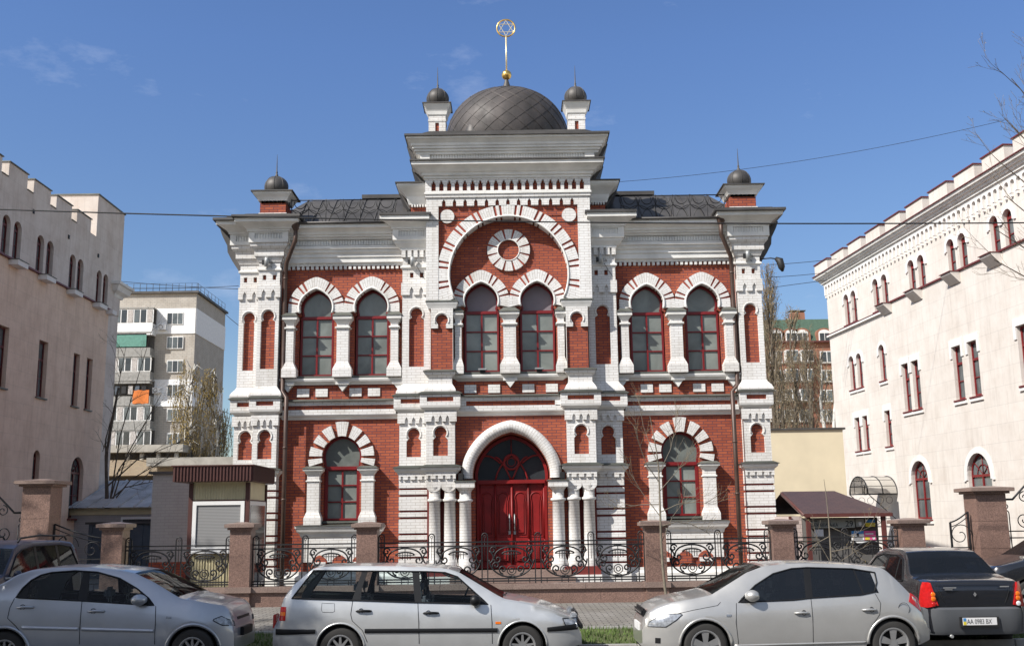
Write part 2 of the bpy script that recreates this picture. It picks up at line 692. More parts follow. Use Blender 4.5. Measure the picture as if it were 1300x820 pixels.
WIN_X = (3.91, 5.485)          # centres of the upper wing windows (from the axis)
for s in (-1, 1):
    # ---- wing wall: front plate with openings
    b = MB()
    holes = []
    for wx in WIN_X:
        holes.append(keyhole(s * wx, 0.50, 6.0, 7.76, 0.475, 8.0, 24, 0.14))
    holes.append(keyhole(s * 4.70, 0.50, 2.0, 3.5, 0.54, 3.80, 18, 0.04))
    b.prism([(min(s * 2.2, s * 6.5), 0.2), (max(s * 2.2, s * 6.5), 0.2), (max(s * 2.2, s * 6.5), 9.3), (min(s * 2.2, s * 6.5), 9.3)], 0.0, 0.3, RB, holes)
    b.box(s * 2.2, s * 7.15, 0.34, 7.5, 0.2, 10.2, RB)
    part(b, 'wing_wall')
    # ---- plinth
    b = MB()
    b.sweep(min(s * 2.2, s * 6.45), max(s * 2.2, s * 6.45), -0.02, 0.1, [(0.12, 0.0), (0.12, 0.55), (0.05, 0.62), (0.05, 0.7)], PL)
    part(b, 'plinth')
    # ---- white string course between the storeys
    b = MB()
    xa, xb = sorted((s * 3.2, s * 6.36))
    b.box(xa, xb, -0.16, 0.05, 4.95, 5.09, WB)
    b.box(xa, xb, -0.11, 0.05, 5.09, 5.21, RB)
    b.box(xa, xb, -0.17, 0.05, 5.21, 5.32, WB)
    b.sweep(xa, xb, -0.02, 0.1, [(0.0, 4.82), (0.03, 4.83), (0.05, 4.88), (0.12, 4.92), (0.13, 4.95)], PL)
    part(b, 'string_course')
    b = MB()
    b.face([(xa, -0.26, 5.335), (xb, -0.26, 5.335), (xb, 0.0, 5.40), (xa, 0.0, 5.40)], 'ledge')
    b.box(xa, xb, -0.26, 0.0, 5.322, 5.334, 'ledge')
    part(b, 'flashing')
    # ---- white squares under the windows
    for q in (-0.52, 0.0, 0.95, 1.47):
        b = MB()
        x0 = 5.48 - 0.17 - q - (0 if q < .5 else 0)
        b.box(s * (x0 + 0.16), s * (x0 - 0.18), -0.035, 0.05, 5.465, 5.70, WB)
        part(b, 'white_panel')
    # ---- sill course with pendants
    b = MB()
    b.sweep(min(s * 3.15, s * 6.30), max(s * 3.15, s * 6.30), -0.02, 0.1, [(0.05, 5.80), (0.08, 5.84), (0.14, 5.88), (0.16, 5.93), (0.16, 5.97)], PL)
    for px_ in (3.12, 4.70, 6.24):
        w_ = 0.15
        b.prism([(s * px_ - w_, 5.80), (s * px_, 5.60), (s * px_ + w_, 5.80)], -0.16, 0.0, PL, back=False)
        b.prism([(s * px_ - w_ - .04, 5.86), (s * px_ - w_ - .04, 5.79), (s * px_ + w_ + .04, 5.79), (s * px_ + w_ + .04, 5.86)], -0.20, 0.0, PL)
    part(b, 'sill_course')
    # ---- arches above the two windows
    for wx in WIN_X:
        b = MB()
        sp = spans_with_gaps(-14, 194, [11, 23, 49, 61, 119, 131, 157, 169], 2.3)
        voussoirs(b, s * wx, 8.0, 0.46, 0.787, -0.16, 0.02, sp, WB, 0.15, 0.13)
        mo = arch_pts(s * wx, 8.0, 0.485, -20, 200, 0.14, 30)
        b.tube([(p[0], -0.165, p[1]) for p in mo], 0.03, PL, 6)
        part(b, 'window_arch')
    # ---- window columns
    for cxx, hw, cap_l, cap_r in ((3.245, 0.105, 0.215, 0.215), (4.70, 0.165, 0.26, 0.26), (6.185, 0.105, 0.17, 0.17)):
        b = MB()
        cx = s * cxx
        b.box(cx - hw, cx + hw, -0.26, 0.0, 6.42, 7.50, WB)
        # flared base
        b.taper((cx, -0.13), (hw + .10, 0.19), 6.21, (cx, -0.13), (hw, 0.13), 6.42, WB)
        b.box(cx - hw - .10, cx + hw + .10, -0.32, 0.0, 5.99, 6.21, WB)
        # collar and capital
        b.box(cx - hw - .05, cx + hw + .05, -0.31, 0.0, 7.36, 7.42, PL, bevel=.015)
        b.taper((cx, -0.13), (hw + .005, 0.135), 7.50, (cx, -0.13), (hw + .08, 0.21), 7.62, PL)
        b.box(cx - hw - .10, cx + hw + .10, -0.36, 0.0, 7.622, 7.72, PL)
        b.taper((cx, -0.15), (hw + .13, 0.24), 7.723, (cx, -0.12), (hw + .02, 0.14), 7.83, 'ledge')
        part(b, 'window_column')
    # ---- brick dentils and cornice of the wing
    b = MB()
    xa, xb = sorted((s * 3.0, s * 6.5))
    n = 26
    for i in range(n):
        x = xa + (xb - xa) * (i + 0.5) / n
        b.box(x - 0.038, x + 0.038, -0.09, 0.02, 9.12, 9.22, WB)
    b.box(xa, xb, -0.10, 0.02, 9.222, 9.28, PL)
    part(b, 'dentil_course')
    b = MB()
    b.sweep(xa, xb, -0.10, 0.3, [(0.04, 9.282), (0.06, 9.30), (0.06, 9.44), (0.10, 9.45), (0.10, 9.53), (0.16, 9.58), (0.165, 9.60), (0.165, 9.66), (.22, 9.665), (0.22, 9.73), (0.18, 9.735), (0.18, 9.76)], PL)
    b.box(xa, xb, -0.24, 0.2, 9.762, 9.93, 'plaster')
    n = 46
    for i in range(n):
        x = xa + (xb - xa) * (i + 0.5) / n
        b.box(x - 0.022, x + 0.022, -0.275, -0.2, 9.78, 9.92, PL)
    b.sweep(xa, xb, -0.10, 0.3, [(0.22, 9.932), (0.24, 9.95), (0.24, 9.99), (0.31, 10.0), (0.31, 10.05), (0.36, 10.055), (0.38, 10.12), (0.46, 10.19), (0.55, 10.2), (0.55, 10.3)], PL)
    part(b, 'wing_cornice')
    b = MB()
    b.box(xa, xb, -0.72, 0.35, 10.302, 10.335, 'metal')
    b.tube([(xa, -0.70, 10.33), (xb, -0.70, 10.33)], 0.035, 'metal', 6)
    part(b, 'gutter')
    # ---- lower window: arch of alternating blocks
    b = MB()
    cx = s * 4.70
    blk = [(-17, -5), (1, 18), (26, 43), (51, 70), (79, 101), (110, 129), (137, 154), (162, 179), (185, 197)]
    for i, (a0, a1) in enumerate(blk):
        voussoirs(b, cx, 3.80, 0.55, (0.93, 0.90, 0.88, 0.90, 0.96, 0.90, 0.88, 0.90, 0.93)[i], -0.10, 0.02, [(a0, a1)], WB, 0.02, 0.0, vert=False)
    part(b, 'window_arch')
    for q in (-1, 1):
        b = MB()
        x = cx + q * 0.745
        b.box(x - .165, x + .165, -0.25, 0.0, 2.30, 3.28, WB)
        b.box(x - .20, x + .20, -0.28, 0.0, 3.10, 3.15, PL, bevel=.012)
        b.taper((x, -0.12), (.165, .13), 3.282, (x, -0.12), (.25, .21), 3.40, PL)
        b.box(x - .27, x + .27, -0.35, 0.0, 3.402, 3.46, PL)
        b.taper((x, -0.14), (.30, .24), 3.463, (x, -0.1), (.20, .12), 3.53, 'ledge')
        b.taper((x, -0.12), (.235, .19), 2.12, (x, -0.12), (.165, .13), 2.30, WB)
        b.box(x - .235, x + .235, -0.31, 0.0, 1.94, 2.12, WB)
        part(b, 'window_column')
    b = MB()
    b.box(cx - 1.05, cx + 1.05, -0.12, 0.0, 0.95, 1.60, WB)
    b.box(cx - 1.0, cx + 1.0, -0.06, 0.0, 0.60, 0.95, RB)
    for q in (-.55, .55):
        b.box(cx + q - .17, cx + q + .17, -0.16, -0.1, 0.84, 0.95, WB)
    b.sweep(cx - 1.05, cx + 1.05, -0.12, 0.0, [(0.0, 1.60), (0.03, 1.62), (0.05, 1.70), (0.12, 1.76), (0.15, 1.84), (0.17, 1.86), (0.17, 1.92)], PL)
    for q in (-.55, 0.0, .55):
        b.prism([(cx + q - .2, .8)] + [(cx + q - .2 + .4 * k / 8, 1.0 + .13 * math.sin(PI * k / 8)) for k in range(9)] + [(cx + q + .2, .8)], -0.128, -0.11, RB)
    b.taper((cx, -0.14), (1.22, .19), 1.923, (cx, -0.06), (1.1, .05), 1.95, 'ledge')
    part(b, 'window_pedestal')


# ---- windows with red frames
def ring_between(b, outer, inner, y0, y1, mat):
    b.prism(outer, y0, y1, mat, [inner])


def build_window(cx, hw, zb, zs, r, cz, al, k, y, head_mat, rows=3, name='window', light=False):
    f = MB()
    o_ = keyhole(cx, hw, zb, zs, r, cz, al, k)
    i_ = keyhole(cx, hw - 0.055, zb + 0.055, zs - 0.03, r - 0.05, cz, al, k)
    ring_between(f, o_, i_, y, y + 0.08, 'frame_red')
    f.box(cx - hw + .05, cx + hw - .05, y - .015, y + 0.06, zs - 0.05, zs + 0.04, 'frame_red', bevel=.01)
    f.box(cx - .024, cx + .024, y + .004, y + 0.06, zb + .05, zs - .045, 'frame_red')
    for i in range(1, rows):
        z = zb + .05 + (zs - zb - .05) * i / rows
        f.box(cx - hw + .05, cx - .026, y + .007, y + 0.06, z - .017, z + .017, 'frame_red')
        f.box(cx + .026, cx + hw - .05, y + .007, y + 0.06, z - .017, z + .017, 'frame_red')
    wo = f.build(name, SY)
    p = MB()
    p.prism(keyhole(cx, hw - .02, zb + .02, zs - .047, r - .03, cz, al, k)[:3] + [(cx - hw + .02, zs - .047)], y + .045, y + .055, 'frosted')
    pa = p.build('pane', wo)
    q = MB()
    q.prism([(cx + (hw - .05), zs - .04)] + arch_pts(cx, cz, r - .03, -al, 180 + al, k) + [(cx - (hw - .05), zs - .04)], y + .048, y + .058, head_mat)
    q.build('head_panel', wo)
    sl_ = MB()
    sl_.box(cx - hw - .08, cx + hw + .08, y - .26, y + .1, zb - .075, zb - .02, 'ledge')
    sl_.build('sill', wo)
    return wo


for s in (-1, 1):
    for wx in WIN_X:
        build_window(s * wx, 0.47, 6.06, 7.74, 0.455, 8.0, 24, 0.14, 0.12, 'frosted')
    # lower window: arched light above a red transom, rectangular casement below
    build_window(s * 4.70, 0.49, 2.06, 3.46, 0.53, 3.80, 18, 0.04, 0.12, 'frosted')
    b = MB()
    b.box(s * 4.70 - .49, s * 4.70 + .49, 0.08, 0.18, 3.44, 3.53, 'frame_red')
    b.box(s * 4.70 - .49, s * 4.70 - .40, 0.10, 0.18, 2.1, 3.44, 'frame_red')
    b.box(s * 4.70 + .49, s * 4.70 + .40, 0.10, 0.18, 2.1, 3.44, 'frame_red')
    part(b, 'window_surround')


# ---- generic shaft of a tall pier with its keyhole slot, corbels and little squares
def pier_upper(cx, hw, yf, yb, s, slot_hw, notch=True):
    x0, x1 = cx - hw, cx + hw
    b = MB()
    b.box(x0 + .004, x1 - .004, yf + 0.10, yb, 5.46, 10.0, RB)
    hole = keyhole(cx, slot_hw, 6.24, 7.58, 0.165, 7.74, 38)
    sq = []
    for q in (-1, 1):
        sq.append([(cx + q * .14 - .05, 8.78), (cx + q * .14 + .05, 8.78), (cx + q * .14 + .05, 8.93), (cx + q * .14 - .05, 8.93)])
    b.prism([(x0, 5.75), (x1, 5.75), (x1, 8.24), (x0, 8.24)], yf, yf + .14, WB, [hole], side_mat=WB)
    b.box(x0, x0 + .012, yf + .14, yb, 5.75, 9.9, WB)
    b.box(x1 - .012, x1, yf + .14, yb, 5.75, 9.9, WB)
    # raised arch moulding round the head of the slot
    b.tube([(p[0], yf - .004, p[1]) for p in arch_pts(cx, 7.74, 0.20, -30, 210, n=18)], 0.02, WB, 6)
    # corbelled band with pointed notches
    yy = yf - 0.055
    pts = [(x0 - .03, 8.25)]
    nx = [cx - .135, cx + .135]
    poly = [(x0 - .03, 8.62), (x0 - .03, 8.27)]
    for c in nx:
        poly += [(c - .055, 8.27), (c - .055, 8.40), (c, 8.50), (c + .055, 8.40), (c + .055, 8.27)]
    poly += [(x1 + .03, 8.27), (x1 + .03, 8.62)]
    b.prism(poly, yy, yf + .12, WB)
    b.box(x0, x1, yf, yf + .12, 8.245, 8.61, WB)
    b.prism([(x0, 8.622), (x1, 8.622), (x1, 9.06), (x0, 9.06)], yf, yf + .13, WB, sq)
    b.sweep(x0, x1, yf, yf + .2, [(0.0, 9.03), (.045, 9.06), (.045, 9.10), (.0, 9.13)], PL)
    b.box(x0, x1, yf, yf + .12, 9.12, 9.62, WB)
    # flared foot
    rows = []
    for d, z in ((.15, 5.46), (.15, 5.52), (.11, 5.60), (.04, 5.68), (0, 5.752)):
        rows.append((d, z))
    b.sweep(x0, x1, yf, yb, rows, WB)
    return b


def pier_capital(b, cx, hw, yf, yb, style, s, dark=(False, False), left_clip=None):
    x0, x1 = cx - hw, cx + hw
    ext = (1, 1) if style != 'teeth' else ((0, 1) if s > 0 else (1, 0))
    e0, e1 = ext
    if style == 'teeth':
        n = 5
        for i in range(n):
            x = x0 - .05 * e0 + (x1 - x0 + .05) * (i + .5) / n
            b.box(x - .055, x + .055, yf - .09, yf + .05, 9.36, 9.56, WB)
        b.box(x0 - .05 * e0, x1 + .05 * e1, yf - .10, yb, 9.562, 9.62, PL)
        b.sweep(x0, x1, yf, yb, [(.10, 9.622), (.13, 9.66), (.20, 9.74), (.22, 9.80), (.26, 9.82)], PL, ext=ext)
    else:
        b.sweep(x0, x1, yf, yb, [(0.0, 9.28), (.03, 9.30), (.07, 9.40), (.12, 9.46), (.12, 9.60), (.15, 9.64), (.22, 9.72), (.22, 9.80), (.26, 9.82)], WB)
    # block with sunk panel of small flutes
    bx0, bx1 = x0 - .26 * e0, x1 + .26 * e1
    pz0, pz1 = 9.92, 10.09
    b.prism([(bx0, 9.822), (bx1, 9.822), (bx1, 10.13), (bx0, 10.13)], yf - .26, yb, PL, [[(bx0 + .17, pz0), (bx1 - .17, pz0), (bx1 - .17, pz1), (bx0 + .17, pz1)]])
    b.box(bx0 + .1, bx1 - .1, yf - .21, yf - .15, pz0 - .02, pz1 + .02, PL)
    m = max(6, int((bx1 - bx0 - .34) / .075))
    for i in range(m):
        x = bx0 + .17 + (bx1 - bx0 - .34) * (i + .5) / m
        b.box(x - .018, x + .018, yf - .235, yf - .2, pz0, pz1, PL)
    b.sweep(x0, x1, yf, yb, [(.262, 10.132), (.30, 10.135), (.30, 10.17), (.34, 10.22), (.44, 10.29), (.52, 10.33), (.59, 10.34), (.59, 10.45)], PL,
            dark_side=dark, dm='metal', ext=ext)


def pier_cap_sheet(b, cx, hw, yf, yb, out=.66, e0=1, e1=1):
    x0, x1 = cx - hw - out * e0, cx + hw + out * e1
    b.box(x0, x1, yf - out - .03, yb, 10.453, 10.52, 'metal')
    b.prism([(x0 + .03, 10.522), (x1 - .03, 10.522), (x1 - .05 - .3 * e1, 10.60), (x0 + .05 + .3 * e0, 10.60)], yf - out + .2, yb, 'metal')


def band_block(b, cx, hw, yf, yb, outx=.13, z=5.46):
    x0, x1 = cx - hw - outx, cx + hw + outx
    # block with red inset panel
    b.prism([(x0, 5.08), (x1, 5.08), (x1, 5.405), (x0, 5.405)], yf - .13, yb, WB, [[(x0 + .19, 5.20), (x1 - .19, 5.20), (x1 - .19, 5.325), (x0 + .19, 5.325)]])
    b.box(x0 + .1, x1 - .1, yf - .07, yf, 5.17, 5.35, RB)
    b.sweep(x0, x1, yf - .13, yb, [(-.10, 4.96), (-.07, 4.99), (-.01, 5.04), (0.0, 5.078)], PL)
    b.box(x0 - .05, x1 + .05, yf - .19, yb, 5.407, 5.425, 'ledge')
    b.prism([(x0 - .05, 5.426), (x1 + .05, 5.426), (x1 - .05, 5.47), (x0 + .05, 5.47)], yf - .15, yb, 'ledge')


def pier_mid(cx, hw, yf, yb):
    """shaft between the two ledges, with keyhole niche and corbels"""
    x0, x1 = cx - hw, cx + hw
    b = MB()
    b.box(x0 + .004, x1 - .004, yf + .10, yb, 3.4, 5.0, RB)
    hole = keyhole(cx, .20, 3.74, 4.17, .165, 4.36, 40)
    b.prism([(x0, 3.50), (x1, 3.50), (x1, 4.99), (x0, 4.99)], yf, yf + .14, WB, [hole])
    b.box(x0, x0 + .012, yf + .14, yb, 3.5, 4.99, WB)
    b.box(x1 - .012, x1, yf + .14, yb, 3.5, 4.99, WB)
    b.tube([(p[0], yf - .004, p[1]) for p in arch_pts(cx, 4.36, .20, -30, 210, n=16)], .02, WB, 6)
    poly = [(x0 - .05, 4.94), (x0 - .05, 4.66)]
    k_ = 3 if hw > .3 else 2
    for i in range(k_):
        c = x0 + (x1 - x0) * (i + 1) / (k_ + 1)
        poly += [(c - .045, 4.66), (c - .045, 4.75), (c, 4.83), (c + .045, 4.75), (c + .045, 4.66)]
    poly += [(x1 + .05, 4.66), (x1 + .05, 4.94)]
    b.prism(poly, yf - .06, yf + .1, WB)
    return b


def ledge_cap(b, cx, hw, yf, yb, z=3.40):
    x0, x1 = cx - hw, cx + hw
    b.sweep(x0, x1, yf, yb, [(.0, z - .17), (.03, z - .14), (.06, z - .09), (.11, z - .05), (.13, z), (.13, z + .03)], PL)
    b.box(x0 - .17, x1 + .17, yf - .17, yb, z + .032, z + .045, 'ledge')
    b.prism([(x0 - .17, z + .046), (x1 + .17, z + .046), (x1, z + .10), (x0, z + .10)], yf - .12, yb, 'ledge')


def dentil_band(b, x0, x1, yf, z0=3.10, n=None):
    n = n or max(3, int((x1 - x0) / .19))
    poly = [(x0, z0 + .19), (x0, z0 + .02)]
    for i in range(n):
        c = x0 + (x1 - x0) * (i + .5) / n
        poly += [(c - .045, z0 + .02), (c - .045, z0 + .11), (c + .02, z0 + .11), (c + .02, z0 + .02)]
    poly += [(x1, z0 + .02), (x1, z0 + .19)]
    b.prism(poly, yf - .05, yf + .05, WB)


def rusticated(b, x0, x1, yf, yb, open_=True):
    b.box(x0 + .02, x1 - .02, yf + .05, yb, 0.3, 3.3, 'groove')
    zs = [.30, .835, 1.04, 1.475, 1.66, 2.085, 2.27, 2.69, 2.87]
    tops = zs[1:] + [3.29]
    lo = .30
    b_edges = [.85, 1.04, 1.48, 1.66, 2.09, 2.27, 2.69, 2.87]
    cur = .30
    for e in b_edges:
        b.box(x0, x1, yf, yb, cur, e - .026, WB, bevel=.008)
        cur = e + .026
    b.box(x0, x1, yf, yb, cur, 3.26, WB, bevel=.008)


piers = []


def full_pier(cx, hw, yf, yb, s, cap='plain', lower='rust', dark=(False, False), slot=.21):
    b = pier_upper(cx, hw, yf, yb, s, slot)
    part(b, 'pier_shaft')
    b = MB()
    pier_capital(b, cx, hw, yf, yb, cap, s, dark)
    part(b, 'pier_capital')
    b = MB()
    pier_cap_sheet(b, cx, hw, yf, yb)
    part(b, 'eave_sheet')
    b = MB()
    band_block(b, cx, hw, yf, yb)
    part(b, 'pier_band')
    part(pier_mid(cx, hw + .03, yf, yb), 'pier_niche')
    b = MB()
    ledge_cap(b, cx, hw + .03, yf, yb)
    dentil_band(b, cx - hw - .06, cx + hw + .06, yf)
    part(b, 'pier_ledge')
    b = MB()
    rusticated(b, cx - hw - .06, cx + hw + .06, yf, yb)
    b.box(cx - hw - .16, cx + hw + .16, yf - .12, yb, 0.0, .56, PL)
    part(b, 'pier_base')


# corner piers; on the left a second, recessed one stands outside the first
full_pier(6.80, .335, -.30, .30, 1, dark=(False, True), slot=.20)
full_pier(-6.80, .300, -.30, .30, -1, slot=.20)
full_pier(-7.41, .290, -.02, .42, -1, dark=(True, False), slot=.155)
# thin dark metal flashing running down the outer corner of the cornice
for s, xo in ((1, 0.0), (-1, -.56)):
    b = MB()
    ex = s * (7.135) + xo
    yq = .25 if s > 0 else .36
    prof = [(.74, 10.46), (.66, 10.25), (.52, 9.98), (.50, 9.78), (.36, 9.52), (.20, 9.28), (.04, 9.02)]
    rows = [[(ex + s * d, yq, z), (ex + s * d, yq + .35, z), (ex + s * (d - .20), yq + .35, z), (ex + s * (d - .20), yq, z)] for d, z in prof]
    b.grid(rows, 'metal', closed=True, smooth=False, capa=True, capb=True)
    part(b, 'side_flashing')

# ---- centre: outer piers A (white, tall) and inner pillars P
for s in (-1, 1):
    cx, hw, yf, yb = s * 2.615, .40, -.35, .3
    b = pier_upper(cx, hw, yf, yb, s, .21)
    part(b, 'pier_shaft')
    b = MB()
    pier_capital(b, cx, hw, yf, yb, 'teeth', s)
    part(b, 'pier_capital')
    b = MB()
    pier_cap_sheet(b, cx, hw, yf, yb, .60, 1 if s < 0 else 0.09, 1 if s > 0 else 0.09)
    part(b, 'eave_sheet')
    b = MB()
    band_block(b, cx + s * .04, hw + .04, yf, yb)
    part(b, 'pier_band')
    part(pier_mid(s * 2.68, .395, yf, yb), 'pier_niche')
    b = MB()
    ledge_cap(b, s * 2.68, .395, yf, yb)
    xa, xb = sorted((s * 2.30, s * 3.08))
    dentil_band(b, xa, xb + .0, yf)
    part(b, 'pier_ledge')
    b = MB()
    rusticated(b, xa, xb, yf, yb)
    b.box(xa - .06, xb + .10 , yf - .12, yb, 0.0, .56, PL)
    part(b, 'pier_base')

    # inner pillar P : pedestal, red panel with white keyhole head, capital ledge
    b = MB()
    xa, xb = sorted((s * 1.565, s * 2.172))
    b.box(xa + .006, xb - .006, -.70, .0, 6.08, 7.95, RB)
    hole = [(s * 1.87 - .10, 7.25), (s * 1.87 - .10, 7.33)][0:0]
    head = arch_pts(s * 1.87, 7.47, .165, -48, 228, n=24)
    # white head plate with the keyhole notch cut up from its lower edge
    poly = [(xb, 7.24), (xb, 7.84), (xa, 7.84), (xa, 7.24), (s * 1.87 - .11, 7.24)] + head[::-1] + [(s * 1.87 + .11, 7.24)]
    b.prism(poly, -.78, -.66, WB)
    b.tube([(p[0], -.784, p[1]) for p in arch_pts(s * 1.87, 7.47, .20, -30, 210, n=16)], .018, WB, 6)
    b.box(xa, xa + .01, -.76, .0, 6.08, 7.24, WB) if s > 0 else b.box(xb - .01, xb, -.76, .0, 6.08, 7.24, WB)
    part(b, 'pillar_panel')
    b = MB()
    b.sweep(xa - .05, xb + .05, -.75, .0, [(.0, 7.78), (.03, 7.80), (.05, 7.86), (.08, 7.93), (.08, 7.97)], PL)
    b.sweep(xa - .09, xb + .09, -.79, .0, [(.06, 7.973), (.06, 8.0), (.0, 8.03)], 'ledge')
    part(b, 'pillar_ledge')
    b = MB()
    xa, xb = sorted((s * 1.60, s * 2.25))
    b.sweep(xa, xb, -.78, .0, [(.11, 5.46), (.11, 5.52), (.07, 5.60), (.01, 5.68), (0, 5.72), (0, 5.86), (.03, 5.90), (.08, 5.95), (.10, 6.02)], WB)
    b.sweep(xa, xb, -.78, .0, [(.13, 6.022), (.13, 6.05), (.02, 6.085)], 'ledge')
    part(b, 'pillar_pedestal')
    b = MB()
    band_block(b, s * 1.915, .42, -.78, .0)
    part(b, 'pier_band')
    part(pier_mid(s * 1.915, .39, -.76, .0), 'pier_niche')
    b = MB()
    ledge_cap(b, s * 1.905, .41, -.76, .0)
    xa, xb = sorted((s * 1.50, s * 2.30))
    dentil_band(b, xa, xb, -.76, n=4)
    # block above the columns with two rounded consoles
    poly = [(xb, 3.24), (xa, 3.24), (xa, 2.94)]
    poly += [(xa + .2 - .2 * math.cos(PI * i / 10), 2.94 - .17 * math.sin(PI * i / 10)) for i in range(1, 10)]
    poly += [((xa + xb) / 2, 2.96)]
    poly += [(xb - .2 - .2 * math.cos(PI * i / 10), 2.94 - .17 * math.sin(PI * i / 10)) for i in range(1, 10)]
    poly += [(xb, 2.94)]
    b.prism(poly, -.76, -.30, WB, back=True)
    part(b, 'pier_ledge')
    b = MB()
    b.box(s * 1.50, s * 2.30, -.42, .0, .3, 3.2, 'groove')
    b.box(s * 1.34, s * 2.36, -.88, -.3, 0, .56, PL)
    b.box(s * 1.38, s * 2.34, -.84, -.3, .56, .78, 'groove')
    part(b, 'column_backing')
    for c in (s * 2.085, s * 1.675):
        b = MB()
        r = .158
        b.lathe(c, -.60, [(r + .05, .78), (r + .05, .92), (r + .035, .97), (r + .01, 1.05), (r, 1.10), (r - .01, 2.50), (r + .01, 2.51), (r + .035, 2.54), (r + .035, 2.58), (r - .005, 2.60), (r - .005, 2.78), (r + .03, 2.9)], WB, 20)
        part(b, 'column')
    # column beside the door
    b = MB()
    c = s * 1.255
    r = .162
    b.lathe(c, -.62, [(r + .07, .60), (r + .07, .86), (r + .05, .92), (r + .01, 1.02), (r, 1.08), (r - .005, 2.48), (r + .01, 2.49), (r + .045, 2.52), (r + .045, 2.56), (r - .005, 2.58), (r - .005, 2.76), (r + .02, 2.80), (r + .05, 2.84), (r + .08, 2.87)], WB, 20)
    b.box(c - .26, c + .26, -.88, -.3, 2.872, 3.02, WB)
    b.sweep(c - .26, c + .26, -.88, -.3, [(0.0, 3.022), (.03, 3.03), (.03, 3.06)], 'ledge')
    part(b, 'column')
    b = MB()
    b.box(s * 1.0, s * 1.5, -.88, -.3, 0.0, .60, PL)
    part(b, 'column_base')

# ---- centre wall, lower storey with the door arch
b = MB()
dh = [(-.99, .70), (.99, .70), (.99, 3.08)] + arch_pts(0, 3.18, 1.04, -4, 184, .11, 36, 55)[0:] + [(-.99, 3.08)]
b.prism([(-1.52, .3), (1.52, .3), (1.52, 4.86), (-1.52, 4.86)], -.50, .30, RB, [dh])
b.box(-1.5, 1.5, .62, 4, .3, 5, RB)
part(b, 'portal_wall')
b = MB()
ap = arch_pts(0, 3.18, 1.215, -3, 183, .115, 40, 55)
vs_rows = []
for i, p in enumerate(ap):
    a0 = ap[max(i - 1, 0)]
    a1 = ap[min(i + 1, len(ap) - 1)]
    d = Vector((a1[0] - a0[0], 0, a1[1] - a0[1])).normalized()
    nrm = Vector((d.z, 0, -d.x))
    row = []
    for k in range(9):
        t = PI * k / 8
        row.append(Vector((p[0], -.49, p[1])) + nrm * (.165 * math.cos(t)) + Vector((0, -.23 * math.sin(t) ** .75, 0)))
    vs_rows.append(row)
b.grid(vs_rows, WB, smooth=True, uvf=lambda i, j: (j * .06 + .03, i * .105))
part(b, 'portal_arch')
b = MB()
b.box(-1.45, 1.45, -.64, -.45, 4.96, 5.09, WB)
b.box(-1.45, 1.45, -.585, -.45, 5.09, 5.22, RB)
b.box(-1.45, 1.45, -.66, -.45, 5.22, 5.34, WB)
for s in (-1, 1):
    b.box(s * 1.22, s * 1.45, -.66, -.45, 5.095, 5.215, WB)
b.sweep(-1.45, 1.45, -.50, -.4, [(0.0, 4.82), (.03, 4.84), (.06, 4.89), (.13, 4.93), (.14, 4.958)], PL)
part(b, 'string_course')
b = MB()
b.box(-1.45, 1.45, -.74, -.4, 5.343, 5.356, 'ledge')
b.face([(-1.45, -.74, 5.357), (1.45, -.74, 5.357), (1.45, -.45, 5.42), (-1.45, -.45, 5.42)], 'ledge')
part(b, 'flashing')
# ---- upper storey under the big arch
b = MB()
hl = [keyhole(q * .785, .52, 5.99, 7.78, .49, 8.05, 24, .12) for q in (-1, 1)]
b.prism([(-1.75, 5.3), (1.75, 5.3), (1.75, 10.45), (-1.75, 10.45)], -.38, .3, RB, hl)
b.box(-2.2, 2.2, .34, 7.4, 5, 12.3, RB)
part(b, 'arch_field')
for q in (-1.06, -.40, .55, 1.20):
    b = MB()
    b.box(q - .165 - .05, q + .165 - .05, -.415, -.35, 5.465, 5.70, WB)
    part(b, 'white_panel')
b = MB()
b.sweep(-1.46, 1.46, -.38, -.3, [(.0, 5.80), (.06, 5.84), (.14, 5.88), (.16, 5.93), (.16, 5.97)], PL)
b.prism([(-.15, 5.80), (0, 5.60), (.15, 5.80)], -.56, -.38, PL)
b.box(-.2, .2, -.58, -.38, 5.79, 5.86, PL)
part(b, 'sill_course')
for q in (-1, 1):
    b = MB()
    cx = q * .785
    sp = spans_with_gaps(-14, 194, [13, 26, 54, 66, 114, 126, 154, 167], 2.3)
    voussoirs(b, cx, 8.05, .475, .787, -.55, -.36, sp, WB, .13, .13)
    b.tube([(p[0], -.553, p[1]) for p in arch_pts(cx, 8.05, .49, -20, 200, .125, 30)], .028, PL, 6)
    part(b, 'window_arch')
    build_window(cx, .485, 6.06, 7.76, .47, 8.05, 24, .13, -.26, 'blind')
for c, hw in ((0.0, .175), (-1.43, .09), (1.43, .09)):
    b = MB()
    e = .10 if hw > .1 else .06
    b.box(c - hw, c + hw, -.64, -.36, 6.42, 7.50, WB)
    b.taper((c, -.5), (hw + e, .20), 6.21, (c, -.5), (hw, .14), 6.42, WB)
    b.box(c - hw - e, c + hw + e, -.70, -.36, 5.98, 6.21, WB)
    b.box(c - hw - .05, c + hw + .05, -.69, -.36, 7.33, 7.39, PL, bevel=.015)
    b.taper((c, -.5), (hw, .14), 7.50, (c, -.5), (hw + e * .8, .21), 7.62, PL)
    b.box(c - hw - e, c + hw + e, -.73, -.36, 7.622, 7.70, PL)
    b.taper((c, -.52), (hw + e + .03, .24), 7.703, (c, -.48), (hw - .02, .12), 7.84, 'ledge')
    part(b, 'window_column')
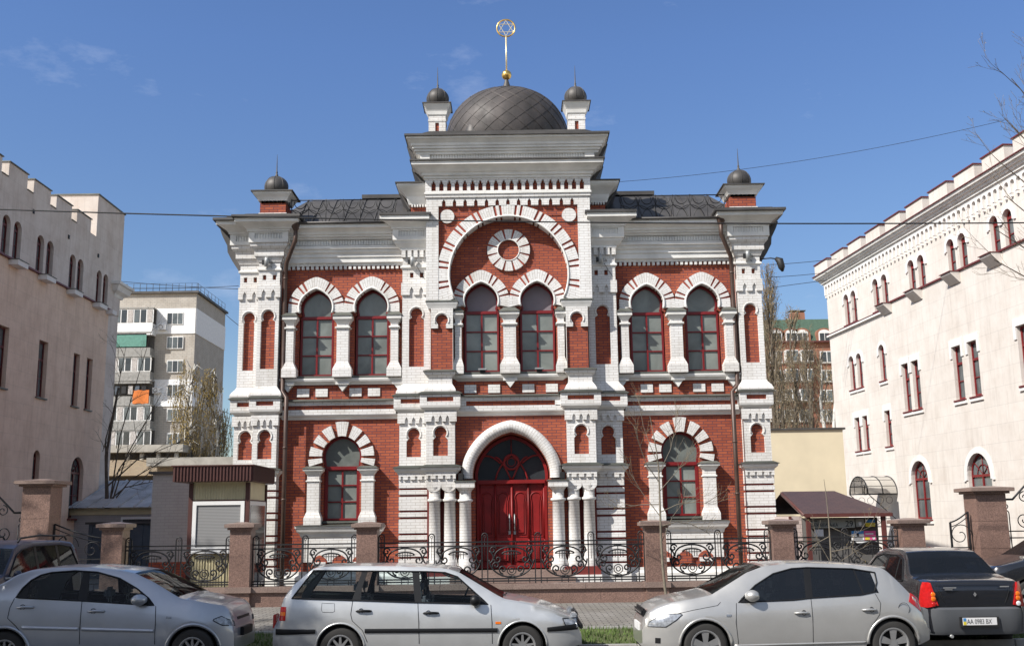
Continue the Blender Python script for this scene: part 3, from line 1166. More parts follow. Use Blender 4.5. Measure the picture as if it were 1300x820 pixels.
# rose
b = MB()
cz = 9.52
sp = [(30 * i + 3 - 15, 30 * i + 27 - 15) for i in range(12)]
voussoirs(b, .0, cz, .31, .605, -.47, -.36, sp, WB, vert=False)
b.tube([(.31 * math.cos(2 * PI * i / 32), -.47, cz + .31 * math.sin(2 * PI * i / 32)) for i in range(32)], .016, PL, 6, closed=True)
part(b, 'rose_ring')
# big horseshoe arch
b = MB()
g = []
for a in (-9, 8.5, 25.5, 43, 62, 81, 99, 118, 137, 154.5, 171.5, 189):
    g += [a - 2.4, a + 2.4]
voussoirs(b, 0, 8.76, 1.66, 2.0, -.79, -.37, spans_with_gaps(-24, 204, g, 1.0), WB, .0, .0, step=4)
b.tube([(p[0], -.79, p[1]) for p in arch_pts(0, 8.76, 1.67, -24, 204, 0, 48)], .03, PL, 6)
part(b, 'great_arch')
b = MB()
hole = arch_pts(0, 8.76, 1.84, -24.5, 204.5, n=44)
b.prism([(-1.97, 7.99), (-1.69, 7.99)] + hole[::-1] + [(1.69, 7.99), (1.97, 7.99), (1.97, 10.75), (-1.97, 10.75)], -.68, -.37, RB)
part(b, 'spandrel')
# white strips either side and the top arcade
for s in (-1, 1):
    b = MB()
    b.box(s * 1.965, s * 2.31, -.80, .3, 8.03, 10.98, WB)
    part(b, 'frame_strip')
    b = MB()
    b.lathe(0, 0, [(.20, -.06), (.20, 0.0), (.0, 0.0)], WB, 24, smooth=False)
    for v in b.bm.verts:
        x, y, z = v.co
        v.co = (x + s * 1.72, -.69 - z - .06, y + 10.45)
    part(b, 'medallion')
b = MB()
poly = [(-1.965, 10.98), (-1.965, 10.74)]
n = 13
for i in range(n):
    c = -1.965 + 3.93 * (i + .5) / n
    poly += [(c - .05, 10.74), (c - .05, 10.86), (c, 10.94), (c + .05, 10.86), (c + .05, 10.74)]
poly += [(1.965, 10.74), (1.965, 10.98)]
b.prism(poly, -.80, -.6, WB)
b.box(-1.96, 1.96, -.70, .3, 10.45, 10.98, RB)
part(b, 'lower_arcade')
b = MB()
hl = []
n = 20
for i in range(n):
    c = -2.21 + 4.42 * (i + .5) / n
    hl.append([(c - .062, 11.17), (c + .062, 11.17), (c + .062, 11.40), (c + .03, 11.40), (c + .03, 11.47), (c - .03, 11.47), (c - .03, 11.40), (c - .062, 11.40)])
b.prism([(-2.335, 10.982), (2.335, 10.982), (2.335, 11.52), (-2.335, 11.52)], -.84, .3, WB, hl)
b.box(-2.32, 2.32, -.72, .3, 11.1, 11.5, 'red_brick')
b.box(-2.36, 2.36, -.87, .3, 11.07, 11.13, PL)
part(b, 'upper_arcade')
# two-tier cornice
b = MB()
b.sweep(-2.335, 2.335, -.84, 3.0, [(0, 11.522), (.04, 11.53), (.04, 11.60), (.09, 11.605), (.10, 11.68), (.14, 11.69), (.20, 11.76), (.30, 11.83), (.36, 11.84), (.36, 11.94)], PL, dark_side=(False, False), dm='metal')
b.sweep(-2.335, 2.335, -.84, 3.0, [(.22, 11.99), (.22, 12.05)], PL)
b.box(-2.45, 2.45, -.99, 0, 12.05, 12.17, PL)
for i in range(58):
    x = -2.15 + 4.30 * (i + .5) / 58
    b.box(x - .02, x + .02, -1.035, -.98, 12.065, 12.165, PL)
for s in (-1, 1):
    b.box(s * 2.19, s * 2.46, -1.06, -.9, 12.03, 12.19, PL)
b.sweep(-2.335, 2.335, -.84, 3.0, [(.20, 12.172), (.24, 12.18), (.24, 12.24), (.29, 12.25), (.29, 12.31), (.34, 12.32), (.34, 12.38), (.37, 12.39), (.38, 12.46), (.46, 12.55), (.50, 12.56), (.50, 12.62)], PL)
part(b, 'main_cornice')
b = MB()
b.box(-2.74, 2.74, -1.25, 3, 11.942, 11.985, 'metal')
b.box(-2.88, 2.88, -1.40, 3.2, 12.622, 12.68, 'metal')
b.prism([(-2.84, 12.682), (2.84, 12.682), (2.2, 12.85), (-2.2, 12.85)], -1.1, 6.0, 'metal')
for s in (-1, 1):      # dark sheet down the mitre of the cornice
    for (d0, z0), (d1, z1) in (((.50, 12.62), (.24, 12.0)), ((.36, 11.94), (.04, 11.46))):
        x0_, x1_ = s * (2.40 + d0), s * (2.40 + d1)
        b.grid([[(x0_, -.5, z0), (x0_, 2.9, z0), (x0_ - s * .1, 2.9, z0), (x0_ - s * .1, -.5, z0)],
                [(x1_, -.5, z1), (x1_, 2.9, z1), (x1_ - s * .1, 2.9, z1), (x1_ - s * .1, -.5, z1)]], 'metal', closed=True, smooth=False)
part(b, 'cornice_sheet')
# shoulders beside the centre
for s in (-1, 1):
    b = MB()
    xa, xb = sorted((s * 2.1, s * 2.79))
    b.box(xa, xb, -.26, 4, 10.45, 10.9, RB)
    b.box(xa - .03, xb + .03, -.30, 4, 10.45, 10.545, WB)
    for i in range(6):
        x = s * 2.33 + s * .46 * (i + .5) / 6
        b.box(x - .022, x + .022, -.34, -.2, 10.86, 10.93, WB)
    b.sweep(xa, xb, -.26, 4, [(.06, 10.935), (.07, 10.97), (.10, 11.05), (.12, 11.16), (.2, 11.25), (.33, 11.36), (.38, 11.42), (.38, 11.48)], PL)
    part(b, 'shoulder')
    b = MB()
    b.box(xa - .42, xb + .42, -.68, 4.2, 11.482, 11.515, 'metal')
    x0_, x1_ = s * (2.79 + .42), s * (2.79 + .08)
    b.grid([[(x0_, .0, 11.48), (x0_, 3.9, 11.48), (x0_ - s * .05, 3.9, 11.48), (x0_ - s * .05, .0, 11.48)],
            [(x1_, .0, 10.9), (x1_, 3.9, 10.9), (x1_ - s * .05, 3.9, 10.9), (x1_ - s * .05, .0, 10.9)]], 'metal', closed=True, smooth=False)
    part(b, 'shoulder_sheet')

# ---- portal: recessed frame, tympanum, door leaves
tw = MB()
o_ = [(-.97, .72), (.97, .72), (.97, 3.08)] + arch_pts(0, 3.18, 1.01, -4, 184, .11, 36, 55) + [(-.97, 3.08)]
i_ = [(-.90, .80), (.90, .80), (.90, 3.0)] + arch_pts(0, 3.18, .93, -3, 183, .11, 36, 55) + [(-.90, 3.0)]
tw.prism(o_, -.10, .02, 'door_red', [i_])
tw.box(-.93, .93, -.15, .0, 2.98, 3.09, 'door_red', bevel=.015)
part(tw, 'portal_frame')
b = MB()
b.prism([(.93, 3.09)] + arch_pts(0, 3.18, .95, -3, 183, .11, 36, 55)[1:-1] + [(-.93, 3.09)], .0, .01, 'dark_glass')
fan = part(b, 'fanlight')
b = MB()
Y_ = -.06
b.tube([(.20 * math.cos(2 * PI * i / 24), Y_, 3.58 + .20 * math.sin(2 * PI * i / 24)) for i in range(24)], .032, 'door_red', 6, closed=True)
b.tube([(.115 * math.cos(2 * PI * i / 24), Y_, 3.58 + .115 * math.sin(2 * PI * i / 24)) for i in range(24)], .012, 'door_red', 6, closed=True)
for q in (-1, 1):
    b.tube([(q * (.02 + .43 * t), Y_, 3.10 + .62 * math.sin(t * PI / 2) ** 1.0 * 1.0 + .0) for t in [i / 12 for i in range(13)]], .024, 'door_red', 6)
    b.tube([(q * (.44 - .46 * (t ** 1.6)), Y_, 3.09 + .80 * t - .08 * t * t) for t in [i / 12 for i in range(13)]], .024, 'door_red', 6)
    b.tube([(q * (.30 + .50 * t), Y_, 3.55 + .17 * math.sin(t * 2.2) + .05 * t) for t in [i / 10 for i in range(11)]], .022, 'door_red', 6)
b.tube([(0, Y_, 3.78), (0, Y_, 4.2)], .014, 'door_red', 6)
tr = b.build('tracery', fan)
for s in (-1, 1):
    b = MB()
    xa, xb = sorted((s * .012, s * .90))
    b.box(xa, xb, -.02, .05, .80, 2.985, 'door_red')
    for k in (0, 1):
        pa_, pb_ = sorted((s * (.06 + .43 * k), s * (.42 + .43 * k)))
        pc = (pa_ + pb_) / 2
        # tall keyhole panel moulding
        kl = keyhole(pc, .125, 1.62, 2.42, .155, 2.60, 32, 0, 20)
        b.tube([(p[0], -.03, p[1]) for p in kl], .018, 'door_red', 6, closed=True)
        b.prism(keyhole(pc, .085, 1.67, 2.40, .115, 2.60, 32, 0, 16), -.05, -.015, 'door_red')
        # frame of the panel
        b.tube([(pa_ + .01, -.025, 1.55), (pb_ - .01, -.025, 1.55), (pb_ - .01, -.025, 2.88), (pa_ + .01, -.025, 2.88)], .014, 'door_red', 4, closed=True, smooth=False)
        # lower raised panel with rounded head
        b.prism([(pc - .13, .92), (pc + .13, .92), (pc + .13, 1.30)] + [(pc + .13 * math.cos(t * PI / 8), 1.30 + .07 * math.sin(t * PI / 8)) for t in range(1, 8)] + [(pc - .13, 1.30)], -.065, -.015, 'door_red')
        b.prism([(pc - .06, .96), (pc + .06, .96), (pc + .06, 1.28), (pc - .06, 1.28)], -.085, -.06, 'door_red')
        b.tube([(pc - .155, -.03, .90), (pc + .155, -.03, .90), (pc + .155, -.03, 1.42), (pc - .155, -.03, 1.42)], .012, 'door_red', 4, closed=True, smooth=False)
    for xx in (.455, .885):
        x = s * xx
        b.tube([(x, -.045, 1.50), (x, -.045, 2.97)], .026, 'door_red', 8)
        pts = [(x + .012 * math.cos(t * 1.3), -.05 + .012 * math.sin(t * 1.3), .86 + t * .02) for t in range(32)]
        b.tube(pts, .028, 'door_red', 6)
    dl = part(b, 'door_leaf')
    h = MB()
    h.tube([(s * .07, -.03, 1.72), (s * .07, -.11, 1.75), (s * .07, -.12, 1.95), (s * .07, -.11, 2.13), (s * .07, -.03, 2.16)], .018, 'grey_metal', 6)
    h.box(s * .04, s * .10, -.04, -.01, 1.62, 1.72, 'grey_metal')
    h.build('handle', dl)
b = MB()
b.tube([(0, -.055, .84), (0, -.055, 2.98)], .032, 'door_red', 8)
part(b, 'door_strip')
# ---- steps and base between the columns
b = MB()
for i in range(4):
    b.box(-1.55 - .1 * (3 - i), 1.55 + .1 * (3 - i), -.9 - .30 * (3 - i), -.2 + (.6 if i == 3 else 0), .0, .17 * (i + 1) + .02, 'granite_cap')
part(b, 'steps')

# ---- roof
for s in (-1, 1):
    b = MB()
    rows = []
    X0, X1 = s * 2.2, s * 7.0
    prof = [(-.6, 10.34), (.1, 10.42), (1.1, 11.15), (1.9, 11.75), (2.6, 12.02), (5.0, 12.02), (7.7, 10.4)]
    rows = [[(X0, y, z), (s * (6.95 - max(0, (z - 10.8)) * .75), y, z)] for y, z in prof]
    b.grid(rows, 'metal', smooth=False)
    # hip face
    hip = [(s * (6.95 - max(0, (z - 10.8)) * .75), y, z) for y, z in prof]
    b.face([hip[1], hip[2], hip[3], hip[4], hip[5], hip[6], (s * 7.3, 7.7, 10.35), (s * 7.3, .1, 10.35)], 'metal')
    for i in range(9):
        x = s * (2.6 + .45 * i)
        pp = [(x, y - .01, z + .012) for y, z in prof[1:5]]
        b.tube(pp, .014, 'metal', 4)
    part(b, 'roof')
    b = MB()
    b.box(s * 2.0, s * 4.6, 2.4, 3.4, 12.0, 12.12, 'metal')
    part(b, 'ridge_cover')
    # railing
    b = MB()
    za, zb_ = 10.46, 11.20
    yy = -.02
    x0_, x1_ = s * 3.28, s * 6.28
    b.tube([(x0_, yy, zb_), (x1_, yy, zb_)], .018, 'iron', 4)
    b.tube([(x0_, yy, za), (x1_, yy, za)], .018, 'iron', 4)
    for i in range(7):
        x = x0_ + (x1_ - x0_) * i / 6
        b.tube([(x, yy, za - .15), (x, yy, zb_ + .03)], .010 if i % 2 else .014, 'iron', 4)
        b.tube([(x, yy, zb_ - .2), (x, yy + .5, za + .15)], .008, 'iron', 4) if i in (0, 3, 6) else None
    for i in range(6):
        cx_ = x0_ + (x1_ - x0_) * (i + .5) / 6
        for r_ in (.17, .30):
            b.tube([(cx_ + r_ * math.cos(PI + PI * t / 14), yy, zb_ - .05 + r_ * 1.2 * math.sin(PI + PI * t / 14)) for t in range(15)], .015, 'iron', 4)
    for i in range(7):
        cx_ = x0_ + (x1_ - x0_) * i / 6
        b.tube([(cx_ + .42 * math.cos(PI * t / 14), yy, za + .45 * math.sin(PI * t / 14)) for t in range(15) if min(x0_, x1_) <= cx_ + .42 * math.cos(PI * t / 14) <= max(x0_, x1_)], .013, 'iron', 4)
    part(b, 'roof_railing')


def onion(cx, cy, z, r, h):
    prof = []
    for i in range(13):
        t = i / 12
        a = -0.25 * PI + t * 0.75 * PI
        prof.append((r * math.cos(a), z + r * 1.02 * (math.sin(a) + math.sin(.25 * PI)) * h))
    b = MB()
    b.lathe(cx, cy, [(r * .72, z - .02)] + prof, 'metal', 24)
    for i in range(8):
        a = 2 * PI * i / 8
        b.tube([(cx + (q + .003) * math.cos(a), cy + (q + .003) * math.sin(a), zz) for q, zz in prof], .008, 'metal', 4)
    return b


def finial(cx, cy, z0, z1, r):
    b = MB()
    b.lathe(cx, cy, [(.05, z0 - .03), (.045, z0 + .03), (.022, z0 + .06), (.034, z0 + .10), (.018, z0 + .14), (.013, (z0 + z1) / 2), (.004, z1)], 'metal', 8)
    return b


# corner turrets
for s in (-1, 1):
    cx, cy = s * 6.77, .12
    b = MB()
    b.taper((cx, cy), (.47, .47), 10.50, (cx, cy), (.40, .40), 10.76, WB)
    b.box(cx - .37, cx + .37, cy - .37, cy + .37, 10.76, 11.06, RB)
    for i in range(6):
        for j in range(2):
            x = cx - .36 + .72 * (i + .5) / 6
            b.box(x - .035, x + .035, cy - .40, cy + .40, 11.06, 11.12, WB)
    b.sweep(cx - .37, cx + .37, cy - .37, cy + .37, [(.05, 11.122), (.06, 11.15), (.10, 11.22), (.17, 11.30), (.19, 11.36)], PL)
    t_ = part(b, 'corner_turret')
    c = MB()
    c.box(cx - .60, cx + .60, cy - .60, cy + .60, 11.362, 11.395, 'metal')
    c.taper((cx, cy), (.58, .58), 11.396, (cx, cy), (.25, .25), 11.44, 'metal')
    c.build('turret_sheet', t_)
    onion(cx, cy, 11.42, .345, .93).build('turret_dome', t_)
    finial(cx, cy, 12.0, 12.66, .02).build('finial', t_)
# upper turrets flanking the dome
for s in (-1, 1):
    cx, cy = s * 2.03, -.15
    b = MB()
    b.taper((cx, cy), (.31, .31), 12.66, (cx, cy), (.27, .27), 12.98, WB)
    b.prism([(cx - .245, 12.98), (cx + .245, 12.98), (cx + .245, 13.58), (cx - .245, 13.58)], cy - .245, cy + .245, WB,
            [[(cx - .055, 13.12), (cx + .055, 13.12), (cx + .055, 13.38), (cx - .055, 13.38)]])
    b.box(cx - .2, cx + .2, cy - .2, cy + .2, 13.0, 13.5, RB)
    b.box(cx - .26, cx + .26, cy - .26, cy + .25, 13.42, 13.47, WB)
    b.sweep(cx - .245, cx + .245, cy - .245, cy + .245, [(0, 13.582), (.03, 13.62), (.05, 13.72), (.11, 13.84), (.15, 13.92)], PL)
    t_ = part(b, 'upper_turret')
    c = MB()
    c.box(cx - .42, cx + .42, cy - .42, cy + .42, 13.922, 13.95, 'metal')
    c.box(cx - .33, cx + .33, cy - .33, cy + .33, 13.95, 13.99, 'metal')
    c.build('turret_sheet', t_)
    onion(cx, cy, 13.98, .325, .95).build('turret_dome', t_)
    finial(cx, cy, 14.52, 15.20, .02).build('finial', t_)
# dome
DX, DY = 0.0, 3.2
NB = 26


def domeR(t):
    a = -0.2 + t * (PI / 2 + .2)
    return 2.0 * max(0.0, math.cos(a)) ** .86, 14.02 + 1.76 * math.sin(a)


b = MB()
prof = [(1.9, 12.6), (1.93, 13.62)]
prof = prof + [domeR(i / NB) for i in range(NB)] + [(.02, domeR(1)[1])]
b.lathe(DX, DY, prof, 'dome_metal', 64)
seams = MB()
for sg in (-1, 1):
    for k in range(22):
        pts = []
        for i in range(26):
            t = i / 27
            r_, z_ = domeR(t)
            a = 2 * PI * k / 22 + sg * t * 1.9
            pts.append((DX + (r_ + .004) * math.cos(a), DY + (r_ + .004) * math.sin(a), z_))
        if sg < 0:
            b.tube(pts, .012, 'dome_metal', 4)
        else:
            b.tube(pts, .006, 'dome_metal', 4)
k = NT('dome_metal')
k.l(k.mix((0.042, 0.038, 0.037, 1), (0.088, 0.076, 0.072, 1), k.rng(k.noise(1.1, 5, .6, mscale=(1.6, 1.6, 1.0)), .35, .7)), k.b.inputs['Base Color'])
k.b.inputs['Metallic'].default_value = .2
k.l(k.rng(k.noise(2.2, 4), .3, .7, .52, .74), k.b.inputs['Roughness'])
k.bump(k.noise(3.0, 3), .12, .03)
M['dome_metal'] = k.m
dm_ = part(b, 'dome', sharp=40)
c = MB()
c.lathe(DX, DY, [(.24, 15.72), (.17, 15.86), (.08, 16.14), (.05, 16.26)], 'metal', 16)
c.build('dome_tip', dm_)
c = MB()
c.lathe(DX, DY, [(.165 * math.cos(a), 16.40 + .165 * math.sin(a)) for a in [(-PI / 2 + PI * i / 14) for i in range(15)]], 'gold', 20)
c.build('gilded_ball', dm_)
c = MB()
zc = 18.06
c.cyl((DX, DY, 16.55), (DX, DY, zc - .30), .028, 'gold_pale', 8)
c.tube([(DX + .30 * math.cos(2 * PI * i / 32), DY, zc + .30 * math.sin(2 * PI * i / 32)) for i in range(32)], .026, 'gold', 8, closed=True)
for ph in (90, 270):
    c.tube([(DX + .275 * math.cos(math.radians(ph + 120 * i)), DY, zc + .275 * math.sin(math.radians(ph + 120 * i))) for i in range(3)], .020, 'gold_pale', 6, closed=True, smooth=False)
c.build('star_in_ring', dm_)
c = MB()
c.lathe(0, 0, [(.28, -.5), (.27, -.1), (.2, .12), (.08, .24), (.0, .26)], 'metal', 14)
for v in c.bm.verts:
    v.co = (v.co.x - 1.05, v.co.y + 1.75, v.co.z + 14.0)
c.build('dome_vent', dm_)


# ---- rain pipes
def pipe(pts, s):
    b = MB()
    b.tube(pts, .062, 'pipe', 10)
    b.lathe(pts[0][0], pts[0][1], [(.06, pts[0][2] - .12), (.12, pts[0][2] - .02), (.14, pts[0][2] + .12), (.14, pts[0][2] + .14)], 'pipe', 12)
    for z in (1.2, 2.6, 4.0, 6.2, 7.6, 8.8):
        x = pts[3][0] if z > 5.5 else pts[5][0]
        y = pts[3][1] if z > 5.5 else pts[5][1]
        b.lathe(x, y, [(.062, z), (.075, z + .01), (.075, z + .05), (.062, z + .06)], 'pipe', 10)
    part(b, 'drainpipe')


pipe([(-6.02, -.62, 10.25), (-6.02, -.62, 9.85), (-6.32, -.30, 9.28), (-6.36, -.22, 9.05), (-6.36, -.22, 5.62), (-6.20, -.42, 5.42), (-6.20, -.42, .35)], -1)
pipe([(6.02, -.62, 10.25), (6.02, -.62, 9.85), (6.32, -.30, 9.28), (6.34, -.22, 9.05), (6.34, -.22, 5.62), (6.14, -.42, 5.42), (6.14, -.42, .35)], 1)


# ---- floodlights on the piers
def flood(x, y, z, s):
    b = MB()
    b.lathe(x, y, [(.0, z - .14), (.065, z - .13), (.07, z + .05), (.055, z + .13), (.0, z + .14)], 'grey_metal', 12)
    b.tube([(x + .05, y, z), (x + .14, y + .05, z + .02), (x + .2, y + .2, z - .05)], .018, 'grey_metal', 6)
    b.box(x - .13, x - .05, y - .03, y + .05, z - .08, z + .05, 'black')
    b.tube([(x + .1, y + .1, z - .1), (x + .22, y + .14, z - .3), (x + .38, y + .16, z - .55)], .008, 'black', 4)
    part(b, 'floodlight')


flood(-6.86, -.42, 9.28, -1)
flood(-2.72, -.5, 9.22, -1)
flood(2.60, -.5, 9.22, 1)
flood(6.78, -.42, 9.28, 1)
b = MB()
b.tube([(7.13, -.2, 9.22), (7.45, -.3, 9.22), (7.62, -.35, 9.18)], .018, 'black', 6)
b.tube([(7.58, -.35, 9.2), (7.68, -.40, 9.12), (7.72, -.42, 8.92), (7.74, -.42, 8.80)], [.05, .11, .10, .03], 'black', 8)
part(b, 'side_lamp')
for q in (-.785, .785):
    b = MB()
    b.box(q - .10, q + .14, -.62, -.42, 6.08, 6.13, 'grey_metal', bevel=.01)
    b.box(q - .05, q + .10, -.56, -.44, 6.02, 6.08, 'black')
    part(b, 'sill_floodlight')
for q in (-1.36, 1.38):
    b = MB()
    b.box(q - .07, q + .07, -.84, -.66, 3.07, 3.26, 'black', bevel=.02)
    part(b, 'portal_lamp')
# ---- granite apron round the building
b = MB()
b.box(-8.3, 8.3, -1.9, 0, 0.0, .06, 'granite_cap')
part(b, 'apron')

# ------------------------------------------------------------------ ground
k = NT('asphalt')
f = k.rng(k.noise(0.6, 6, .6), .3, .75)
c0 = k.mix((0.050, 0.050, 0.052, 1), (0.085, 0.083, 0.082, 1), f)
f2 = k.rng(k.noise(60, 3, .7), .35, .7)
c1 = k.mix(c0, (0.13, 0.13, 0.13, 1), 0.0)
mm = k.n('Math', operation='MULTIPLY'); k.l(f2, mm.inputs[0]); mm.inputs[1].default_value = .3
k.l(mm.outputs[0], c1.node.inputs[0])
k.l(c1, k.b.inputs['Base Color'])
k.b.inputs['Roughness'].default_value = .85
k.bump(k.noise(120, 3), .25, .005)
M['asphalt'] = k.m
M['soil'] = plain('bare_soil', (0.13, 0.105, 0.075), .95, var=.35, vscale=2.5, bump=.5, bscale=30)

k = NT('paving_setts')
tc = k.n('TexCoord'); mp = k.n('Mapping'); mp.inputs['Rotation'].default_value = (0, 0, .0)
k.l(tc.outputs['Object'], mp.inputs[0])
br = k.n('TexBrick'); k.l(mp.outputs[0], br.inputs['Vector'])
br.inputs['Color1'].default_value = (0.27, .255, .235, 1); br.inputs['Color2'].default_value = (.20, .19, .175, 1)
br.inputs['Mortar'].default_value = (.055, .05, .045, 1)
for n_, v in (('Scale', 1), ('Brick Width', .24), ('Row Height', .16), ('Mortar Size', .014), ('Mortar Smooth', .4), ('Bias', 0)):
    br.inputs[n_].default_value = v
d = k.mix(br.outputs['Color'], (.62, .58, .5, 1), 0.0, 'MULTIPLY')
k.l(k.rng(k.noise(.8, 6, .65), .35, .75, 0, .8), d.node.inputs[0])
k.l(d, k.b.inputs['Base Color'])
k.b.inputs['Roughness'].default_value = .85
k.bump(br.outputs['Fac'], -.6, .01)
M['setts'] = k.m
M['kerb'] = plain('kerb_stone', (.33, .32, .30), .8, var=.2, vscale=3, bump=.2)
M['grass'] = plain('grass_blade', (0.075, 0.125, 0.022), .7, var=.55, vscale=1.5)
M['grass_ground'] = plain('grass_ground', (0.085, 0.095, 0.035), .95, var=.5, vscale=2.0, bump=.4)


def sheet(name, x0, x1, y0, y1, z, mat, z1=None, kind='structure'):
    b = MB()
    z1 = z if z1 is None else z1
    nx, ny = 8, 4
    b.grid([[(x0 + (x1 - x0) * i / nx, y0 + (y1 - y0) * j / ny, z + (z1 - z) * j / ny) for i in range(nx + 1)] for j in range(ny + 1)], mat, smooth=False)
    o = b.build(name)
    tag(o, kind=kind)
    return o


b = MB()
b.grid([[(-900, -120, -.30), (900, -120, -.30)], [(-900, 1500, -.30), (900, 1500, -.30)]], 'soil', smooth=False)
o = b.build('ground'); tag(o, kind='structure')
sheet('road', -120, 120, -34, -12.06, 0.0, 'asphalt', -.10)
sheet('verge_soil', -120, 120, -11.92, -9.95, .015, 'grass_ground', .085)
sheet('sidewalk', -120, 120, -9.95, -4.9, .10, 'setts', .15)
sheet('courtyard', -30, 30, -4.85, 30, .13, 'setts', .13)
b = MB()
for i in range(60):
    b.box(-60 + 2 * i + .005, -58 + 2 * i - .005, -12.06, -11.92, -.3, .035, 'kerb', bevel=.012)
o = b.build('kerb'); tag(o, kind='structure')
b = MB()
for i in range(60):
    b.box(-60 + 2 * i + .005, -58 + 2 * i - .005, -10.02, -9.94, -.1, .115, 'kerb')
o = b.build('edging'); tag(o, kind='structure')
# grass blades on the verge
rnd = random.Random(5)
b = MB()
mi = b.mi('grass')
for i in range(26000):
    x = rnd.uniform(-9.5, 9.5)
    y = rnd.uniform(-11.9, -10.05)
    dens = .5 + .5 * math.sin(x * 1.7 + 2.0 * math.sin(y * 1.3)) * math.cos(x * .6 + 1)
    if x < -3.0:
        dens *= .35
    if rnd.random() > dens + .18:
        continue
    h = rnd.uniform(.03, .10)
    a = rnd.uniform(0, PI)
    w_ = rnd.uniform(.006, .012)
    z = .02 + (y + 11.92) * .035
    lx, ly = rnd.uniform(-.03, .03), rnd.uniform(-.03, .03)
    v = [b.bm.verts.new(p) for p in ((x - w_ * math.cos(a), y - w_ * math.sin(a), z), (x + w_ * math.cos(a), y + w_ * math.sin(a), z), (x + lx, y + ly, z + h))]
    f = b.bm.faces.new(v); f.material_index = mi
o = b.build('grass', normals=False)
tag(o, 'short green grass growing on the verge between the parked cars', 'grass', kind='stuff')

# ------------------------------------------------------------------ fence: granite wall, pillars, iron sections
FY = -4.95
b = MB()
X = -13.5
joints = [-9.2, -7.3, -4.8, -2.4, 0, 2.4, 4.8, 7.3, 9.2]
for i, (xa, xb) in enumerate(((-9.15, -6.2), (-6.2, -3.28), (-3.28, 3.30), (3.30, 6.22), (6.22, 9.12))):
    n = max(2, int((xb - xa) / 1.1))
    for j in range(n):
        b.box(xa + (xb - xa) * j / n + .003, xa + (xb - xa) * (j + 1) / n - .003, FY, FY + .34, .0, .46, 'granite')
    b.box(xa, xb, FY + .01, FY + .33, 0, .45, 'granite_cap')
    n = max(2, int((xb - xa) / 1.5))
    for j in range(n):
        b.box(xa + (xb - xa) * j / n + .002, xa + (xb - xa) * (j + 1) / n - .002, FY - .06, FY + .40, .462, .585, 'granite_cap', bevel=.006)
o = b.build('low_wall')
tag(o, 'low polished red granite wall with lighter coping that carries the iron fence', 'wall')


def pillar(x, w_, z1, label, big=False, y=None, group='granite pillars of the street fence', skirt=True):
    y = FY + .17 if y is None else y
    t = thing('granite_pillar', (x, y, 0), label, 'pillar', group)
    b = MB()
    h = w_ / 2
    if skirt:
        b.box(x - h - .02, x + h + .02, y - h - .02, y + h + .02, 0, .47, 'granite')
        b.box(x - h - .06, x + h + .06, y - h - .08, y + h + .08, .471, .594, 'granite_cap')
    if big:
        n = 4
        z0 = .0
        for i in range(n):
            b.box(x - h, x + h, y - h, y + h, z0 + (z1 - z0) * i / n + .004, z0 + (z1 - z0) * (i + 1) / n - .004, 'granite')
        b.box(x - h + .01, x + h - .01, y - h + .01, y + h - .01, z0, z1, 'granite_cap')
    else:
        b.box(x - h, x + h, y - h, y + h, .595, z1, 'granite')
    b.build('shaft', t)
    b = MB()
    e = .05 if not big else .07
    b.box(x - h - e, x + h + e, y - h - e, y + h + e, z1 + .001, z1 + .05, 'granite')
    b.box(x - h - e * 2.2, x + h + e * 2.2, y - h - e * 2.2, y + h + e * 2.2, z1 + .052, z1 + .135, 'granite_cap', bevel=.008)
    b.taper((x, y), (h + e * 2.0, h + e * 2.0), z1 + .136, (x, y), (h * .3, h * .3), z1 + .18, 'granite_cap')
    b.build('cap', t)
    return t


pillar(-9.10, .47, 1.90, 'low granite fence pillar beside the passage left of the shuttered kiosk')
pillar(-6.18, .47, 1.86, 'granite fence pillar standing in front of the shuttered kiosk')
pillar(-3.30, .47, 1.83, 'granite fence pillar in front of the left ground-floor window, over the estate car roof')
pillar(3.27, .47, 1.78, 'granite fence pillar with the thin bare sapling in front of it')
pillar(6.17, .47, 1.77, 'granite fence pillar between the synagogue corner and the sign-covered shed')
pillar(9.12, .52, 1.75, 'low granite fence pillar right of the sign-covered shed')
pillar(-10.86, .64, 2.90, 'tall granite gate pillar in dappled shade at the left gate', True, y=FY + .2, group='tall granite gate pillars', skirt=False)
pillar(10.93, .68, 2.45, 'tall granite gate pillar with visible joints by the cream building', True, y=FY + .2, group='tall granite gate pillars', skirt=False)


def spiral(cx, cz, r0, a0, turns, sg, n=22, y=0):
    """from outer radius inwards, starting at angle a0"""
    pts = []
    for i in range(n + 1):
        t = i / n
        r = r0 * (1 - .8 * t)
        a = a0 + sg * turns * 2 * PI * t
        pts.append((cx + r * math.cos(a), y, cz + r * math.sin(a)))
    return pts


